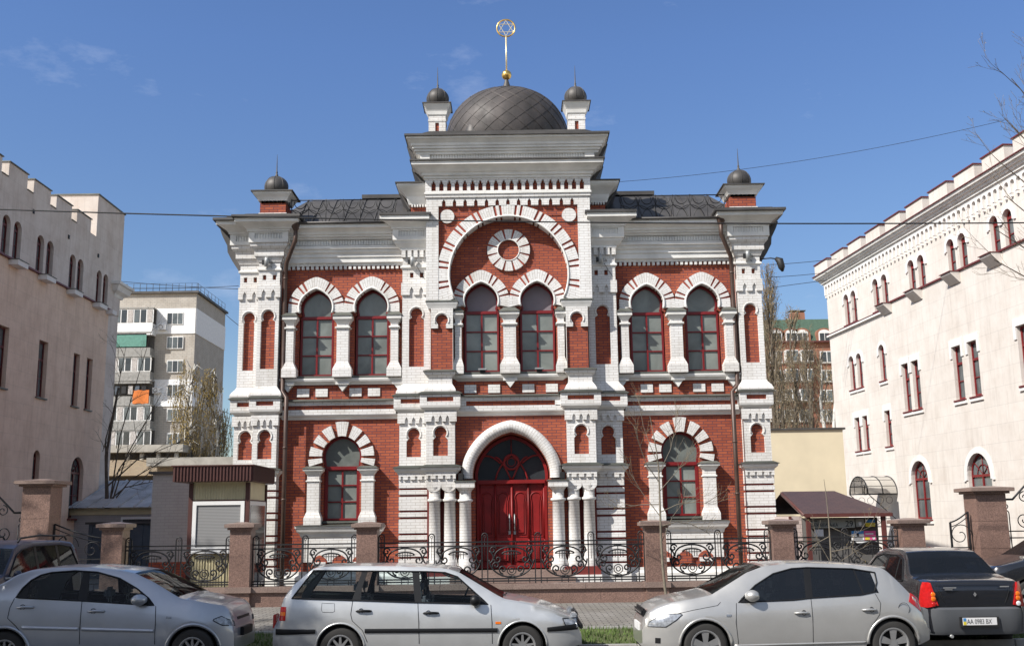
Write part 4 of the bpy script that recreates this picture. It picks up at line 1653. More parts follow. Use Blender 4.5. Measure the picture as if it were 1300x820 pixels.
def fence_module(b, xc, y, hw):
    R_ = .019
    S = hw / .54
    T = lambda pts, r=R_: b.tube([(xc + (p[0]) * S, y, p[2]) for p in pts], r, 'iron', 5)
    # flattened arch at the top with scroll ends
    T([(.40 * math.cos(PI * i / 16), 0, 1.14 + .26 * math.sin(PI * i / 16) ** .8) for i in range(17)])
    for q in (-1, 1):
        T([(q * p[0], 0, p[2]) for p in spiral(.32, 1.13, .09, 0, 1.1, -1)])
        # S scroll in the upper corner
        T([(q * p[0], 0, p[2]) for p in spiral(.43, 1.33, .085, PI * .9, 1.2, -1)])
        T([(q * (.52 - .10 * math.sin(PI * i / 8)), 0, 1.32 - .30 * i / 8) for i in range(9)])
        # large lower sweep
        T([(q * (.52 * math.cos(PI / 2 * i / 14)), 0, 1.12 - .39 * math.sin(PI / 2 * i / 14)) for i in range(15)])
        T([(q * (.40 * math.cos(PI / 2 * i / 12) + .05), 0, 1.0 - .27 * math.sin(PI / 2 * i / 12)) for i in range(13)], .010)
        T([(q * p[0], 0, p[2]) for p in spiral(.36, .99, .085, -PI * .2, 1.2, 1)])
        T([(q * p[0], 0, p[2]) for p in spiral(.20, .90, .10, -PI * .5, 1.25, 1)])
        T([(q * (.20 + .01 * i), 0, .80 - .012 * i) for i in range(5)])
    # comb in the middle
    T([(.22 * math.cos(PI * i / 10), 0, 1.24 + .07 * math.sin(PI * i / 10)) for i in range(11)])
    T([(-.22, 0, 1.24), (.22, 0, 1.24)], .010)
    for i in range(5):
        x_ = -.12 + .06 * i
        T([(x_, 0, 1.30), (x_, 0, 1.14)], .009)
    T([(.0, 0, 1.40), (0, 0, 1.0)], .010)
    # rings
    for r_ in (.10, .048):
        b.tube([(xc + r_ * math.cos(2 * PI * i / 18), y, .88 + r_ * math.sin(2 * PI * i / 18)) for i in range(18)], .012, 'iron', 5, closed=True)
    for q in (-.075, .075):
        T([(q, 0, .74), (q, 0, .60)], .011)
    T([(-.075, 0, .755), (.075, 0, .755)], .010)
    T([(-.42, 0, .705), (-.42, 0, .60)], .010)
    T([(.42, 0, .705), (.42, 0, .60)], .010)


def fence_section(xa, xb, n, label, posts=None):
    y = FY + .17
    t = thing('fence_section', ((xa + xb) / 2, y, .585), label, 'fence', 'wrought iron fence sections on the granite wall')
    b = MB()
    for z in (1.52, 1.43, .70, .645):
        b.box(xa, xb, y - .014, y + .014, z - .015, z + .015, 'iron')
    b.build('rail', t)
    w_ = (xb - xa) / n
    for i in range(n + 1):
        b = MB()
        x = xa + w_ * i
        x = min(max(x, xa + .07), xb - .07)
        for q in (-.065, .065):
            b.tube([(x + q, y, .59), (x + q, y, 1.64)], .018, 'iron', 4, smooth=False)
        b.tube([(x + .065 * math.cos(PI * k / 10), y, 1.64 + .075 * math.sin(PI * k / 10)) for k in range(11)], .0145, 'iron', 5)
        b.tube([(x + .026 * math.cos(2 * PI * k / 10), y, 1.64 + .026 * math.sin(2 * PI * k / 10)) for k in range(10)], .009, 'iron', 4, closed=True)
        b.tube([(x, y, 1.61), (x, y, 1.12)], .008, 'iron', 4)
        b.build('post', t)
    for i in range(n):
        b = MB()
        fence_module(b, xa + w_ * (i + .5), y, w_ / 2 - .08)
        b.build('scrollwork', t)
    return t


fence_section(-8.86, -6.42, 2, 'iron fence section in front of the grey passage wall and the shuttered kiosk')
fence_section(-5.94, -3.54, 2, 'iron fence section in front of the left wing, right of the shuttered kiosk')
fence_section(-3.06, 3.03, 5, 'longest iron fence section, in front of the red doors')
fence_section(3.51, 5.93, 2, 'iron fence section in front of the right wing window pedestal')
fence_section(6.41, 8.86, 2, 'iron fence section in front of the sign-covered shed')


def gate_leaf(x0, x1, z0, z1a, z1b, label, group):
    """leaf with a falling top curve; (x0 near the low pillar)"""
    y = FY + .17
    t = thing('gate_leaf', ((x0 + x1) / 2, y, .15), label, 'gate', group)
    b = MB()
    for x in (x0, x1):
        b.box(x - .02, x + .02, y - .02, y + .02, .15, (z1a if x == x0 else z1b), 'iron')
    for z in (.25, .70, 1.12, 1.25):
        b.box(min(x0, x1), max(x0, x1), y - .014, y + .014, z - .012, z + .012, 'iron')
    b.tube([(x0 + (x1 - x0) * i / 10, y, z1a + (z1b - z1a) * (i / 10) ** 1.5) for i in range(11)], .017, 'iron', 6)
    b.tube([(x0 + (x1 - x0) * i / 10, y, z1a - .10 + (z1b - z1a) * (i / 10) ** 1.5) for i in range(11)], .011, 'iron', 5)
    b.build('frame', t)
    b = MB()
    sx = 1 if x1 > x0 else -1
    w_ = abs(x1 - x0)
    n = max(1, round(w_ / .5))
    for i in range(n):
        c = x0 + sx * w_ * (i + .5) / n
        for s_ in (-1, 1):
            b.tube(spiral(c + s_ * .11, .95, .11, PI / 2, 1.2, s_, y=y), .011, 'iron', 5)
            b.tube(spiral(c + s_ * .11, .48, .12, -PI / 2, 1.2, -s_, y=y), .011, 'iron', 5)
        zt = z1a + (z1b - z1a) * ((i + .5) / n) ** 1.5
        b.tube(spiral(c, (1.25 + zt - .1) / 2, max(.05, (zt - .1 - 1.25) / 2), 0, 1.3, 1, y=y), .011, 'iron', 5)
    for i in range(int(w_ / .12)):
        x = x0 + sx * (.06 + .12 * i)
        b.tube([(x, y, .25), (x, y, .70)], .007, 'iron', 4)
    b.build('scrollwork', t)
    return t


gate_leaf(-9.36, -10.52, .15, 1.72, 2.05, 'small iron gate leaf between the tall left gate pillar and the low pillar', 'iron gate leaves')
gate_leaf(10.08, 10.50, .15, 1.82, 2.05, 'small iron gate leaf left of the tall right gate pillar', 'iron gate leaves')


def big_gate(s, label):
    """large gate with a swept top rising away from the tall pillar"""
    y = FY + .2
    xp = s * 11.30 if s > 0 else -11.21
    t = thing('gate', (xp + s * 1.2, y, .12), label, 'gate', 'swept-top iron gates')
    b = MB()
    X0, X1 = xp, xp + s * 2.4
    for q in (0.10, 2.3):
        b.box(xp + s * q - .02, xp + s * q + .02, y - .02, y + .02, .12, 2.0 if q < 1 else 3.2, 'iron')
    for z in (.25, .9, 1.45, 1.6):
        b.box(X0, X1, y - .014, y + .014, z - .013, z + .013, 'iron')
    top = [(xp, y, 2.32), (xp + s * .28, y, 2.32)] + [(xp + s * (.28 + .13 * i), y, 2.32 + 1.0 * math.sin(PI / 2 * i / 12)) for i in range(13)]
    b.tube(top, .024, 'iron', 6)
    b.tube([(xp + s * (.62 + .12 * i), y, 2.12 + .95 * math.sin(PI / 2 * i / 12)) for i in range(13)], .018, 'iron', 6)
    b.build('frame', t)
    b = MB()
    for i in range(5):
        u = .55 + .38 * i
        zz = 2.32 + 1.0 * math.sin(PI / 2 * max(0, min(1, (u - .28) / 1.56))) - .22
        b.tube(spiral(xp + s * u, zz, .13, PI / 2, 1.3, s, y=y), .014, 'iron', 5)
        b.tube(spiral(xp + s * (u - .05), 1.85, .17, -PI / 2, 1.3, -s, y=y), .013, 'iron', 5)
        b.tube(spiral(xp + s * u, 1.18, .16, 0, 1.3, s, y=y), .012, 'iron', 5)
        b.tube([(xp + s * (u + .1), y, 1.45), (xp + s * (u + .1), y, .9)], .009, 'iron', 4)
    for i in range(18):
        x = xp + s * (.15 + .12 * i)
        b.tube([(x, y, .25), (x, y, .9)], .009, 'iron', 4)
    xx = xp + s * .10
    for q in (-.06, .06):
        b.tube([(xx + q, y - .01, 1.2), (xx + q, y - .01, 2.0)], .013, 'iron', 5)
    b.tube([(xx + .06 * math.cos(PI * k / 8), y - .01, 2.0 + .07 * math.sin(PI * k / 8)) for k in range(9)], .013, 'iron', 5)
    b.tube([(xx + .05 * math.cos(2 * PI * k / 10), y - .01, 2.16 + .05 * math.sin(2 * PI * k / 10)) for k in range(10)], .012, 'iron', 4, closed=True)
    b.build('scrollwork', t)


big_gate(-1, 'swept-top iron gate left of the tall left gate pillar')
big_gate(1, 'swept-top iron gate right of the tall right gate pillar')

# ------------------------------------------------------------------ the two flanking buildings
def stucco(name, c, line, ph=.6, dirt=.2):
    k = NT(name)
    uv = k.n('UVMap')
    br = k.n('TexBrick'); br.offset = .5
    k.l(uv.outputs[0], br.inputs['Vector'])
    br.inputs['Color1'].default_value = rgba(c)
    br.inputs['Color2'].default_value = rgba([q * .96 for q in c])
    br.inputs['Mortar'].default_value = rgba(line)
    for n_, v in (('Scale', 1), ('Brick Width', 1.25), ('Row Height', ph), ('Mortar Size', .009), ('Mortar Smooth', .5), ('Bias', 0)):
        br.inputs[n_].default_value = v
    f = k.rng(k.noise(1.1, 8, .68), .40, .68, 0, dirt)
    d = k.mix(br.outputs['Color'], (.60, .52, .46, 1), f, 'MULTIPLY')
    f2 = k.rng(k.noise(1.3, 7, .68, mscale=(5, 5, .3)), .5, .72, 0, dirt * .9)
    d2 = k.mix(d, (.55, .5, .46, 1), f2, 'MULTIPLY')
    k.l(d2, k.b.inputs['Base Color'])
    k.b.inputs['Roughness'].default_value = .85
    k.b.inputs['Specular IOR Level'].default_value = .2
    k.bump(br.outputs['Fac'], -.3, .008)
    return k.m


M['pink_stucco'] = stucco('pink_stucco', (.76, .585, .46), (.62, .48, .38), dirt=.4)
M['grey_stucco'] = stucco('grey_stucco', (.64, .58, .53), (.54, .49, .45), .62, .45)
M['cream_stucco'] = stucco('cream_stucco', (.66, .62, .575), (.52, .49, .46), .62, .30)
M['cream_trim'] = plain('cream_trim', (.70, .68, .66), .8, var=.05)
M['red_sheet'] = plain('red_sheet', (.13, .022, .022), .5, var=.15)
M['frame_maroon'] = plain('frame_maroon', (.095, .012, .012), .45)
M['curtain'] = plain('curtain', (.45, .42, .40), .9, var=.3, vscale=8)


def side_win(b_frame, b_glass, cx, hw, z0, z1, arched, y, mat='frame_red', mull=True, curt=None, fan=False):
    """window in a wall that faces local -y at depth y"""
    if arched:
        zc = z1 - hw
        o_ = [(cx - hw, z0), (cx + hw, z0)] + arch_pts(cx, zc, hw, 0, 180, n=12)
        i_ = [(cx - hw + .05, z0 + .05), (cx + hw - .05, z0 + .05)] + arch_pts(cx, zc, hw - .05, 0, 180, n=12)
    else:
        zc = z0 + (z1 - z0) * .68
        o_ = [(cx - hw, z0), (cx + hw, z0), (cx + hw, z1), (cx - hw, z1)]
        i_ = [(cx - hw + .05, z0 + .05), (cx + hw - .05, z0 + .05), (cx + hw - .05, z1 - .05), (cx - hw + .05, z1 - .05)]
    b_frame.prism(o_, y, y + .06, mat, [i_])
    b_frame.box(cx - hw + .04, cx + hw - .04, y - .012, y + .05, zc - .04, zc + .03, mat)
    if mull:
        b_frame.box(cx - .03, cx + .03, y - .008, y + .05, z0 + .04, zc, mat)
    zz = z0 + (zc - z0) * .5
    b_frame.box(cx - hw + .04, cx + hw - .04, y + .004, y + .05, zz - .014, zz + .014, mat)
    if fan:
        for a in (40, 90, 140):
            b_frame.tube([(cx, y + .02, zc + .02), (cx + (hw - .04) * math.cos(math.radians(a)), y + .02, zc + (hw - .04) * math.sin(math.radians(a)))], .014, mat, 4)
        b_frame.tube([(cx + hw * .5 * math.cos(PI * i / 10), y + .02, zc + hw * .5 * math.sin(PI * i / 10)) for i in range(11)], .014, mat, 4)
    b_glass.prism(o_, y + .035, y + .045, 'mid_glass')


# ---- left building : local x = world +y, facing +x
ML = Matrix.Translation((-18.61, 5.9, -.40)) @ Matrix.Rotation(PI / 2, 4, 'Z') @ Matrix.Scale(1.2, 4)
LB = thing('stucco_building', (-18.6, 8, 0), 'pinkish stucco building with a stepped battlement on the shaded left edge', 'building')
up = [(2.2, .27), (2.95, .27), (4.6, .27), (5.34, .27), (7.2, .27), (7.89, .27), (9.65, .25), (10.3, .25), (-.2, .27), (.5, .27)]
mid = [(2.3, .34), (5.08, .34), (7.78, .27), (8.95, .27), (-.6, .34)]
grd = [(5.12, .25, 3.1, 4.45), (8.42, .56, 2.26, 4.42), (1.6, .56, 2.26, 4.42), (-1.6, .56, 2.26, 4.42)]


def wall_with(bx0, bx1, z0, z1, y, mat, holes, depth=.32):
    b = MB()
    b.prism([(bx0, z0), (bx1, z0), (bx1, z1), (bx0, z1)], y, y + depth, mat, holes)
    return b


def hole_of(cx, hw, z0, z1, arched):
    if arched:
        return [(cx - hw, z0), (cx + hw, z0)] + arch_pts(cx, z1 - hw, hw, 0, 180, n=12)
    return [(cx - hw, z0), (cx + hw, z0), (cx + hw, z1), (cx - hw, z1)]


hl = [hole_of(c, h, 10.32, 11.55, True) for c, h in up]
b = wall_with(-9, 11.85, 10.2, 12.75, .12, 'grey_stucco', hl)
hl = [hole_of(c, h, 6.17, 8.05, False) for c, h in mid] + [hole_of(c, h, a, z, True) for c, h, a, z in grd]
b.prism([(-9, 0), (10.45, 0), (10.45, 10.15), (-9, 10.15)], 0, .32, 'pink_stucco', hl)
b.box(10.45, 11.85, .16, .5, 0, 10.2, 'grey_stucco')
b.box(-9, 11.8, .5, 9, 0, 12.7, 'grey_stucco')
b.xf(ML)
part(b, 'wall', LB)
b = MB()
b.box(-9, 10.6, -.10, .14, 10.15, 10.20, 'red_sheet')
b.xf(ML)
part(b, 'string_course', LB)
for y0_ in (1.9, 3.95, 6.2, 8.5, 10.35):
    b = MB()
    if y0_ < 10:
        b.prism([(y0_ + .35, 10.14), (y0_ + .35, 9.98), (y0_ + 1.05, 9.98), (y0_ + 1.05, 10.14)], -.30, 0, 'cream_trim', back=True)
        b.box(y0_ + .33, y0_ + 1.07, -.32, 0, 10.142, 10.165, 'ledge')
    else:
        b.box(10.2, 10.62, -.25, .2, 9.98, 10.14, 'cream_trim')
    b.xf(ML)
    part(b, 'corbel', LB)
for k in range(-4, 5):
    y0_ = 1.62 + 1.74 * k
    b = MB()
    b.box(y0_ - 1.28, y0_, .12, .40, 12.75, 13.24, 'grey_stucco')
    b.box(y0_ - 1.31, y0_ + .03, .08, .44, 13.242, 13.275, 'ledge')
    if k < 4:
        b.box(y0_ + .01, y0_ + .45, .09, .43, 12.752, 12.775, 'ledge')
    b.xf(ML)
    part(b, 'battlement', LB)
b = MB()
b.box(9.12, 11.85, .12, 1.75, 12.752, 14.38, 'grey_stucco')
b.box(9.08, 11.90, .08, 1.80, 14.382, 14.43, 'ledge')
b.xf(ML)
part(b, 'roof_block', LB)
b = MB()
b.sweep(11.2, 12.1, .12, .9, [(0, 10.9), (.05, 11.0), (.2, 11.1), (.28, 11.3), (.35, 11.32), (.35, 11.42)], PL)
b.xf(ML)
part(b, 'end_cornice', LB)
for i, (c, h) in enumerate(up):
    f_, g_ = MB(), MB()
    side_win(f_, g_, c, h - .01, 10.34, 11.54, True, .24, mat='frame_maroon')
    wo = f_.xf(ML).build('window', LB)
    g_.xf(ML).build('pane', wo)
for c, h in mid:
    f_, g_ = MB(), MB()
    side_win(f_, g_, c, h - .01, 6.2, 8.03, False, .13, mat='frame_maroon')
    f_.box(c - h - .05, c + h + .05, -.07, .25, 6.12, 6.165, 'ledge')
    wo = f_.xf(ML).build('window', LB)
    g_.xf(ML).build('pane', wo)
for c, h, a, z in grd:
    f_, g_ = MB(), MB()
    side_win(f_, g_, c, h - .01, a + .02, z - .01, True, .13, fan=h > .4, mat='frame_maroon')
    f_.box(c - h - .08, c + h + .08, -.10, .25, a - .06, a - .005, 'red_sheet')
    wo = f_.xf(ML).build('window', LB)
    g_.xf(ML).build('pane', wo)
for c, z in ((3.9, 12.1), (6.7, 12.0), (9.4, 12.0)):
    b = MB()
    b.box(c - .05, c + .05, .09, .13, z, z + .14, 'black')
    b.xf(ML)
    part(b, 'vent', LB)

# ---- right building, turned a little outwards
PH = math.atan2(-1, .09)
MR = Matrix.Translation((15.83, 22.22, -.40)) @ Matrix.Rotation(PH, 4, 'Z') @ Matrix.Scale(1.2, 4)
RBd = thing('cream_building', (16.5, 14, 0), 'tall cream building with red window frames and battlement along the right edge', 'building')
RBx = RBd
N0 = 0.0
upr = [1.98, 2.68, 4.71, 5.46, 7.61, 8.33, 10.37, 11.09, 12.97, 13.71, 15.6, 16.35]
hl = [hole_of(c, .235, 9.40, 10.64, True) for c in upr]
b = wall_with(0, 21, 9.3, 12.0, 0, 'cream_stucco', hl)
hl = [hole_of(c, .235, 6.83, 8.15, True) for c in (2.05, 2.76, 4.80)] + [hole_of(c, .235, 4.44, 5.72, False) for c in (2.2, 2.92, 4.88)]
b.prism([(.02, 0), (6.7, 0), (6.7, 9.29), (.02, 9.29)], .0, .32, 'cream_stucco', hl)
lowr = [(8.0, .25, 5.38, 6.97, False), (8.72, .25, 5.38, 6.97, False), (11.45, .27, 5.38, 7.0, False), (12.38, .27, 5.38, 7.0, False),
        (8.42, .58, 1.85, 3.72, True), (12.1, .64, 1.85, 3.74, True), (15.6, .64, 1.85, 3.74, True), (15.0, .27, 5.38, 7.0, False), (15.9, .27, 5.38, 7.0, False)]
hl = [hole_of(c, h, a, z, ar) for c, h, a, z, ar in lowr]
b.prism([(6.7, 0), (21, 0), (21, 9.2), (6.7, 9.2)], -.7, -.38, 'cream_stucco', hl)
b.box(6.7, 6.72, -.38, .3, 0, 9.2, 'cream_stucco')
b.box(6.9, 21, -.2, .3, 0, 9.1, 'cream_stucco')
b.box(0.01, 21, .33, 9, 0, 11.9, 'cream_stucco')
b.xf(MR)
part(b, 'wall', RBx)
b = MB()
b.box(-.05, 6.75, -.10, .05, 9.25, 9.33, 'cream_trim')
b.box(-.07, 6.76, -.12, .05, 9.332, 9.35, 'red_sheet')
b.box(6.65, 21, -.76, .0, 9.202, 9.25, 'red_sheet')
b.xf(MR)
part(b, 'string_course', RBx)
for t0 in (6.75, 9.0, 11.45, 13.75):
    b = MB()
    b.grid([[(t0, -.69, 8.86), (t0, -.74, 8.86), (t0, -1.0, 9.12), (t0, -1.0, 9.18), (t0, -.69, 9.18)],
            [(t0 + .62, -.69, 8.86), (t0 + .62, -.74, 8.86), (t0 + .62, -1.0, 9.12), (t0 + .62, -1.0, 9.18), (t0 + .62, -.69, 9.18)]], 'cream_stucco', closed=True, smooth=False, capa=True, capb=True)
    b.box(t0 - .02, t0 + .64, -1.05, -.7, 9.181, 9.20, 'red_sheet')
    b.xf(MR)
    part(b, 'corbel', RBx)
b = MB()
# cornice and pendant arcade
b.sweep(-.02, 21, -.0, .3, [(.09, 11.425), (.09, 11.50), (.15, 11.505), (.15, 11.58), (.20, 11.585), (.22, 11.66), (.28, 11.67), (.30, 11.74), (.36, 11.75), (.38, 11.84)], PL)
b.box(-.42, 21.5, -.42, .3, 11.842, 11.87, 'red_sheet')
b.xf(MR)
part(b, 'cornice', RBx)
b = MB()
n = 66
for i in range(n):
    t0 = .0 + i * .305
    b.box(t0, t0 + .10, -.09, .0, 11.0, 11.42, 'cream_trim')
    b.box(t0 + .01, t0 + .09, -.07, .0, 10.90, 11.0, 'cream_trim')
    b.prism([(t0 + .10, 11.42), (t0 + .10, 11.28)] + [(t0 + .2025 - .1025 * math.cos(PI * k / 6), 11.28 + .09 * math.sin(PI * k / 6)) for k in range(1, 6)] + [(t0 + .305, 11.28), (t0 + .305, 11.42)], -.09, .0, 'cream_trim')
b.xf(MR)
part(b, 'arcade_frieze', RBx)
for k in range(-0, 12):
    t1 = 1.35 + 1.66 * (k - 0) - .25
    b = MB()
    b.box(t1 - 1.2 if k else -.3, t1, -.32, -.04, 11.87, 12.33, 'cream_stucco')
    b.box((t1 - 1.23) if k else -.33, t1 + .03, -.36, .0, 12.332, 12.37, 'red_sheet')
    b.xf(MR)
    part(b, 'battlement', RBx)


def rwin(c, h, a, z, ar, y0_, surround=True):
    f_, g_ = MB(), MB()
    side_win(f_, g_, c, h - .01, a + .02, z - .01, ar, y0_ + .10, fan=h > .5, mull=h > .3)
    f_.box(c - h - .06, c + h + .06, y0_ - .07, y0_ + .25, a - .05, a - .003, 'red_sheet')
    wo = f_.xf(MR).build('window', RBx)
    g_.xf(MR).build('pane', wo)
    s_ = MB()
    e = .13 if h < .5 else .17
    if ar:
        zc = z - h
        out = arch_pts(c, zc, h + e, 0, 180, n=14)
        inn = arch_pts(c, zc, h + .004, 0, 180, n=14)
        zl = zc - .12
        s_.prism([(c + h + .004, zl), (c + h + e, zl)] + out + [(c - h - e, zl), (c - h - .004, zl)] + inn[::-1], y0_ - .035, y0_ + .01, 'cream_trim')
        s_.box(c - h - e - .04, c - h - e + .06, y0_ - .05, y0_, zl - .03, zl, 'cream_trim')
        s_.box(c + h + e - .06, c + h + e + .04, y0_ - .05, y0_, zl - .03, zl, 'cream_trim')
    else:
        s_.prism([(c - h - e, z - .35), (c - h - .004, z - .35), (c - h - .004, z + .004), (c + h + .004, z + .004), (c + h + .004, z - .35), (c + h + e, z - .35), (c + h + e, z + .22), (c - h - e, z + .22)], y0_ - .035, y0_ + .01, 'cream_trim')
    s_.xf(MR).build('surround', wo)
    s_ = MB()
    s_.box(c - h - .1, c + h + .1, y0_ - .05, y0_ + .01, a - .14, a - .055, 'cream_trim')
    s_.xf(MR).build('sill', wo)


for c in upr:
    rwin(c, .235, 9.42, 10.64, True, 0)
for c in (2.05, 2.76, 4.80):
    rwin(c, .235, 6.83, 8.15, True, 0)
for c in (2.2, 2.92, 4.88):
    rwin(c, .235, 4.44, 5.72, False, 0)
for c, h, a, z, ar in lowr:
    rwin(c, h, a, z, ar, -.7)
# granite socle of the cream building
b = MB()
b.box(6.66, 21, -.78, -.6, 0, .95, 'granite')
b.box(6.64, 21, -.80, -.6, .95, 1.0, 'granite_cap')
b.xf(MR)
part(b, 'socle', RBx)


def canopy(name, MT, x0, x1, z, out, label, grp):
    t = thing(name, MT @ Vector(((x0 + x1) / 2, 0, z)), label, 'canopy', grp)
    xc, r = (x0 + x1) / 2, (x1 - x0) / 2
    b = MB()
    rows = [[(xc + r * math.cos(PI * k / 14), -o, z + .78 * r * math.sin(PI * k / 14)) for k in range(15)] for o in (0, out)]
    b.grid(rows, 'polycarb')
    b.xf(MT).build('cover', t)
    b = MB()
    for o in (.02, out * .5, out):
        b.tube([(xc + (r + .01) * math.cos(PI * k / 14), -o, z + (.79 * r) * math.sin(PI * k / 14)) for k in range(15)], .02, 'iron', 5)
        b.tube([(x0, -o, z), (x1, -o, z)], .018, 'iron', 5)
    for k in range(0, 15, 2):
        b.tube([(xc + r * math.cos(PI * k / 14), 0, z + .78 * r * math.sin(PI * k / 14)), (xc + r * math.cos(PI * k / 14), -out, z + .78 * r * math.sin(PI * k / 14))], .012, 'iron', 4)
    for k in (2, 5, 9, 12):
        b.tube([(xc + r * math.cos(PI * k / 14), -out, z), (xc + r * math.cos(PI * k / 14), -out, z + .78 * r * math.sin(PI * k / 14))], .012, 'iron', 4)
    b.tube([(x0, -out, z + .36 * r), (x1, -out, z + .36 * r)], .010, 'iron', 4)
    for x in (x0, x1):
        b.tube([(x, -out, z), (x, -.02, z - 1.0)], .015, 'iron', 5)
        for q in (.3, .6):
            b.tube([(x, -out * q + .12 * math.cos(2 * PI * j / 10), z - .22 + .12 * math.sin(2 * PI * j / 10)) for j in range(10)], .008, 'iron', 4, closed=True)
    b.xf(MT).build('bracket', t)
    return t


k = NT('polycarb')
k.b.inputs['Base Color'].default_value = (.55, .52, .47, 1)
k.b.inputs['Roughness'].default_value = .3
k.b.inputs['Transmission Weight'].default_value = .35
M['polycarb'] = k.m
canopy('door_canopy', MR, 3.6, 5.2, 2.75, 1.1, 'arched smoky canopy over the side door of the cream building', None)
canopy('door_canopy', ML, 10.7, 11.7, 2.7, 1.2, 'dark barrel canopy over the side door behind the pink stucco building', None)

# ------------------------------------------------------------------ kiosk on the left
M['cream_sheet'] = plain('cream_sheet', (.62, .56, .36), .55, var=.08)
M['brown_sheet'] = plain('brown_sheet', (.075, .028, .024), .5, var=.15)
M['white_pvc'] = plain('white_pvc', (.75, .75, .74), .4, var=.04)
k = NT('roller_blind')
wv = k.n('TexWave'); wv.wave_type = 'BANDS'; wv.bands_direction = 'Z'
tc = k.n('TexCoord'); k.l(tc.outputs['Object'], wv.inputs['Vector'])
wv.inputs['Scale'].default_value = 9
k.l(k.mix((.17, .17, .17, 1), (.33, .33, .33, 1), wv.outputs['Fac']), k.b.inputs['Base Color'])
k.b.inputs['Roughness'].default_value = .35
k.b.inputs['Specular IOR Level'].default_value = .6
M['roller_blind'] = k.m
KT = thing('kiosk', (-7.0, -3.0, .12), 'closed cream kiosk with a dark brown ribbed roof band and a shuttered window', 'kiosk')
b = MB()
x0, x1, y0, y1 = -7.70, -6.34, -3.8, -2.0
b.box(x0, x1, y0, y1, .12, 3.0, 'cream_sheet')
for i in range(18):
    x = x0 + .08 + (x1 - x0 - .16) * (i + .5) / 18
    b.box(x - .012, x + .012, y0 - .018, y0, .15, 1.44, 'cream_sheet')
    b.box(x - .012, x + .012, y0 - .018, y0, 2.58, 2.93, 'cream_sheet')
b.build('wall', KT)
b = MB()
for x in (x0, x1):
    b.box(x - .05, x + .05, y0 - .035, y0 + .05, .12, 2.98, 'brown_sheet')
b.box(x1 - .02, x1 + .05, y1 - .06, y1 + .02, .12, 2.98, 'brown_sheet')
b.box(x0 + .05, x1 - .05, y0 - .03, y0 + .02, 2.545, 2.575, 'brown_sheet')
b.box(x1 - .01, x1 + .03, y0, y1, 2.545, 2.575, 'brown_sheet')
b.build('corner_post', KT)
f_ = MB()
wx0, wx1 = x0 + .06, x1 - .06
f_.prism([(wx0, 1.36), (wx1, 1.36), (wx1, 2.54), (wx0, 2.54)], y0 - .05, y0 + .01, 'white_pvc', [[(wx0 + .09, 1.46), (wx1 - .09, 1.46), (wx1 - .09, 2.45), (wx0 + .09, 2.45)]])
f_.box(wx0 - .02, wx1 + .02, y0 - .12, y0, 1.32, 1.358, 'white_pvc')
wo = f_.build('window', KT)
g_ = MB()
g_.box(wx0 + .07, wx1 - .07, y0 - .02, y0 - .005, 1.44, 2.47, 'roller_blind')
g_.build('shutter', wo)
f_ = MB()
f_.box(x1 - .01, x1 + .035, y0 + .08, y1 - .06, .5, 2.54, 'white_pvc')
wo = f_.build('window', KT)
g_ = MB()
g_.box(x1 + .02, x1 + .042, y0 + .18, y1 - .16, .6, 2.44, 'dark_glass')
g_.build('pane', wo)
b = MB()
b.box(-8.06, -6.17, -4.12, -1.8, 3.0, 3.36, 'brown_sheet')
for i in range(24):
    x = -8.06 + 1.89 * (i + .5) / 24
    b.box(x - .015, x + .015, -4.145, -4.12, 3.01, 3.35, 'brown_sheet')
for i in range(28):
    y = -4.12 + 2.32 * (i + .5) / 28
    b.box(-6.17, -6.145, y - .015, y + .015, 3.01, 3.35, 'brown_sheet')
b.box(-8.1, -6.13, -4.16, -1.76, 3.362, 3.39, 'brown_sheet')
b.build('roof_band', KT)

# ------------------------------------------------------------------ yard walls and sheds
M['grey_brick'] = brick('grey_brick', (.42, .41, .40), (.39, .38, .375), (.33, .32, .315), .26, .09, .008)
GW = thing('outbuilding', (-9.4, 4, 0), 'plain grey brick outbuilding wall behind the iron fence, left of the kiosk', 'building')
b = MB()
b.box(-10.95, -7.9, 3.0, 9.0, 0, 3.52, 'grey_brick')
b.box(-10.95, -7.9, 2.985, 3.0, .0, .9, 'red_brick')
b.box(-9.6, -9.2, 2.95, 3.0, 2.02, 2.05, 'ledge')
b.build('wall', GW)
b = MB()
b.box(-11.05, -7.8, 2.9, 9.1, 3.522, 3.60, 'metal')
b.build('roof', GW)

M['tin'] = plain('tin_roof', (.50, .50, .50), .6, metal=.1, var=.25, vscale=1.2)
M['blue_grey'] = plain('blue_grey_paint', (.07, .09, .115), .5, var=.15)
WS = thing('workshop', (-15, 20, 0), 'low workshop with a pale tin lean-to roof at the end of the left passage', 'building')
b = MB()
b.box(-19, -12.3, 16, 24, 0, 2.7, 'grey_brick')
b.box(-19, -12.3, 15.95, 16, 2.45, 2.72, 'cream_sheet')
b.build('wall', WS)
b = MB()
b.grid([[(-19.3, 15.6, 2.75), (-12.0, 15.6, 2.75)], [(-19.3, 20, 4.05), (-12.0, 20, 4.05)]], 'tin', smooth=False)
for i in range(12):
    x = -19.2 + 7.1 * i / 11
    b.tube([(x, 15.6, 2.77), (x, 20, 4.07)], .03, 'tin', 4)
b.build('roof', WS)
f_ = MB()
f_.box(-16.6, -12.5, 15.9, 16.0, 1.2, 2.35, 'white_pvc')
wo = f_.build('window', WS)
for i in range(3):
    g_ = MB()
    g_.box(-16.5 + 1.35 * i, -15.25 + 1.35 * i, 15.86, 15.9, 1.3, 1.85, 'dark_glass')
    g_.build('pane', wo)
    g_ = MB()
    g_.box(-16.5 + 1.35 * i, -15.25 + 1.35 * i, 15.86, 15.9, 1.92, 2.25, 'dark_glass')
    g_.build('pane', wo)
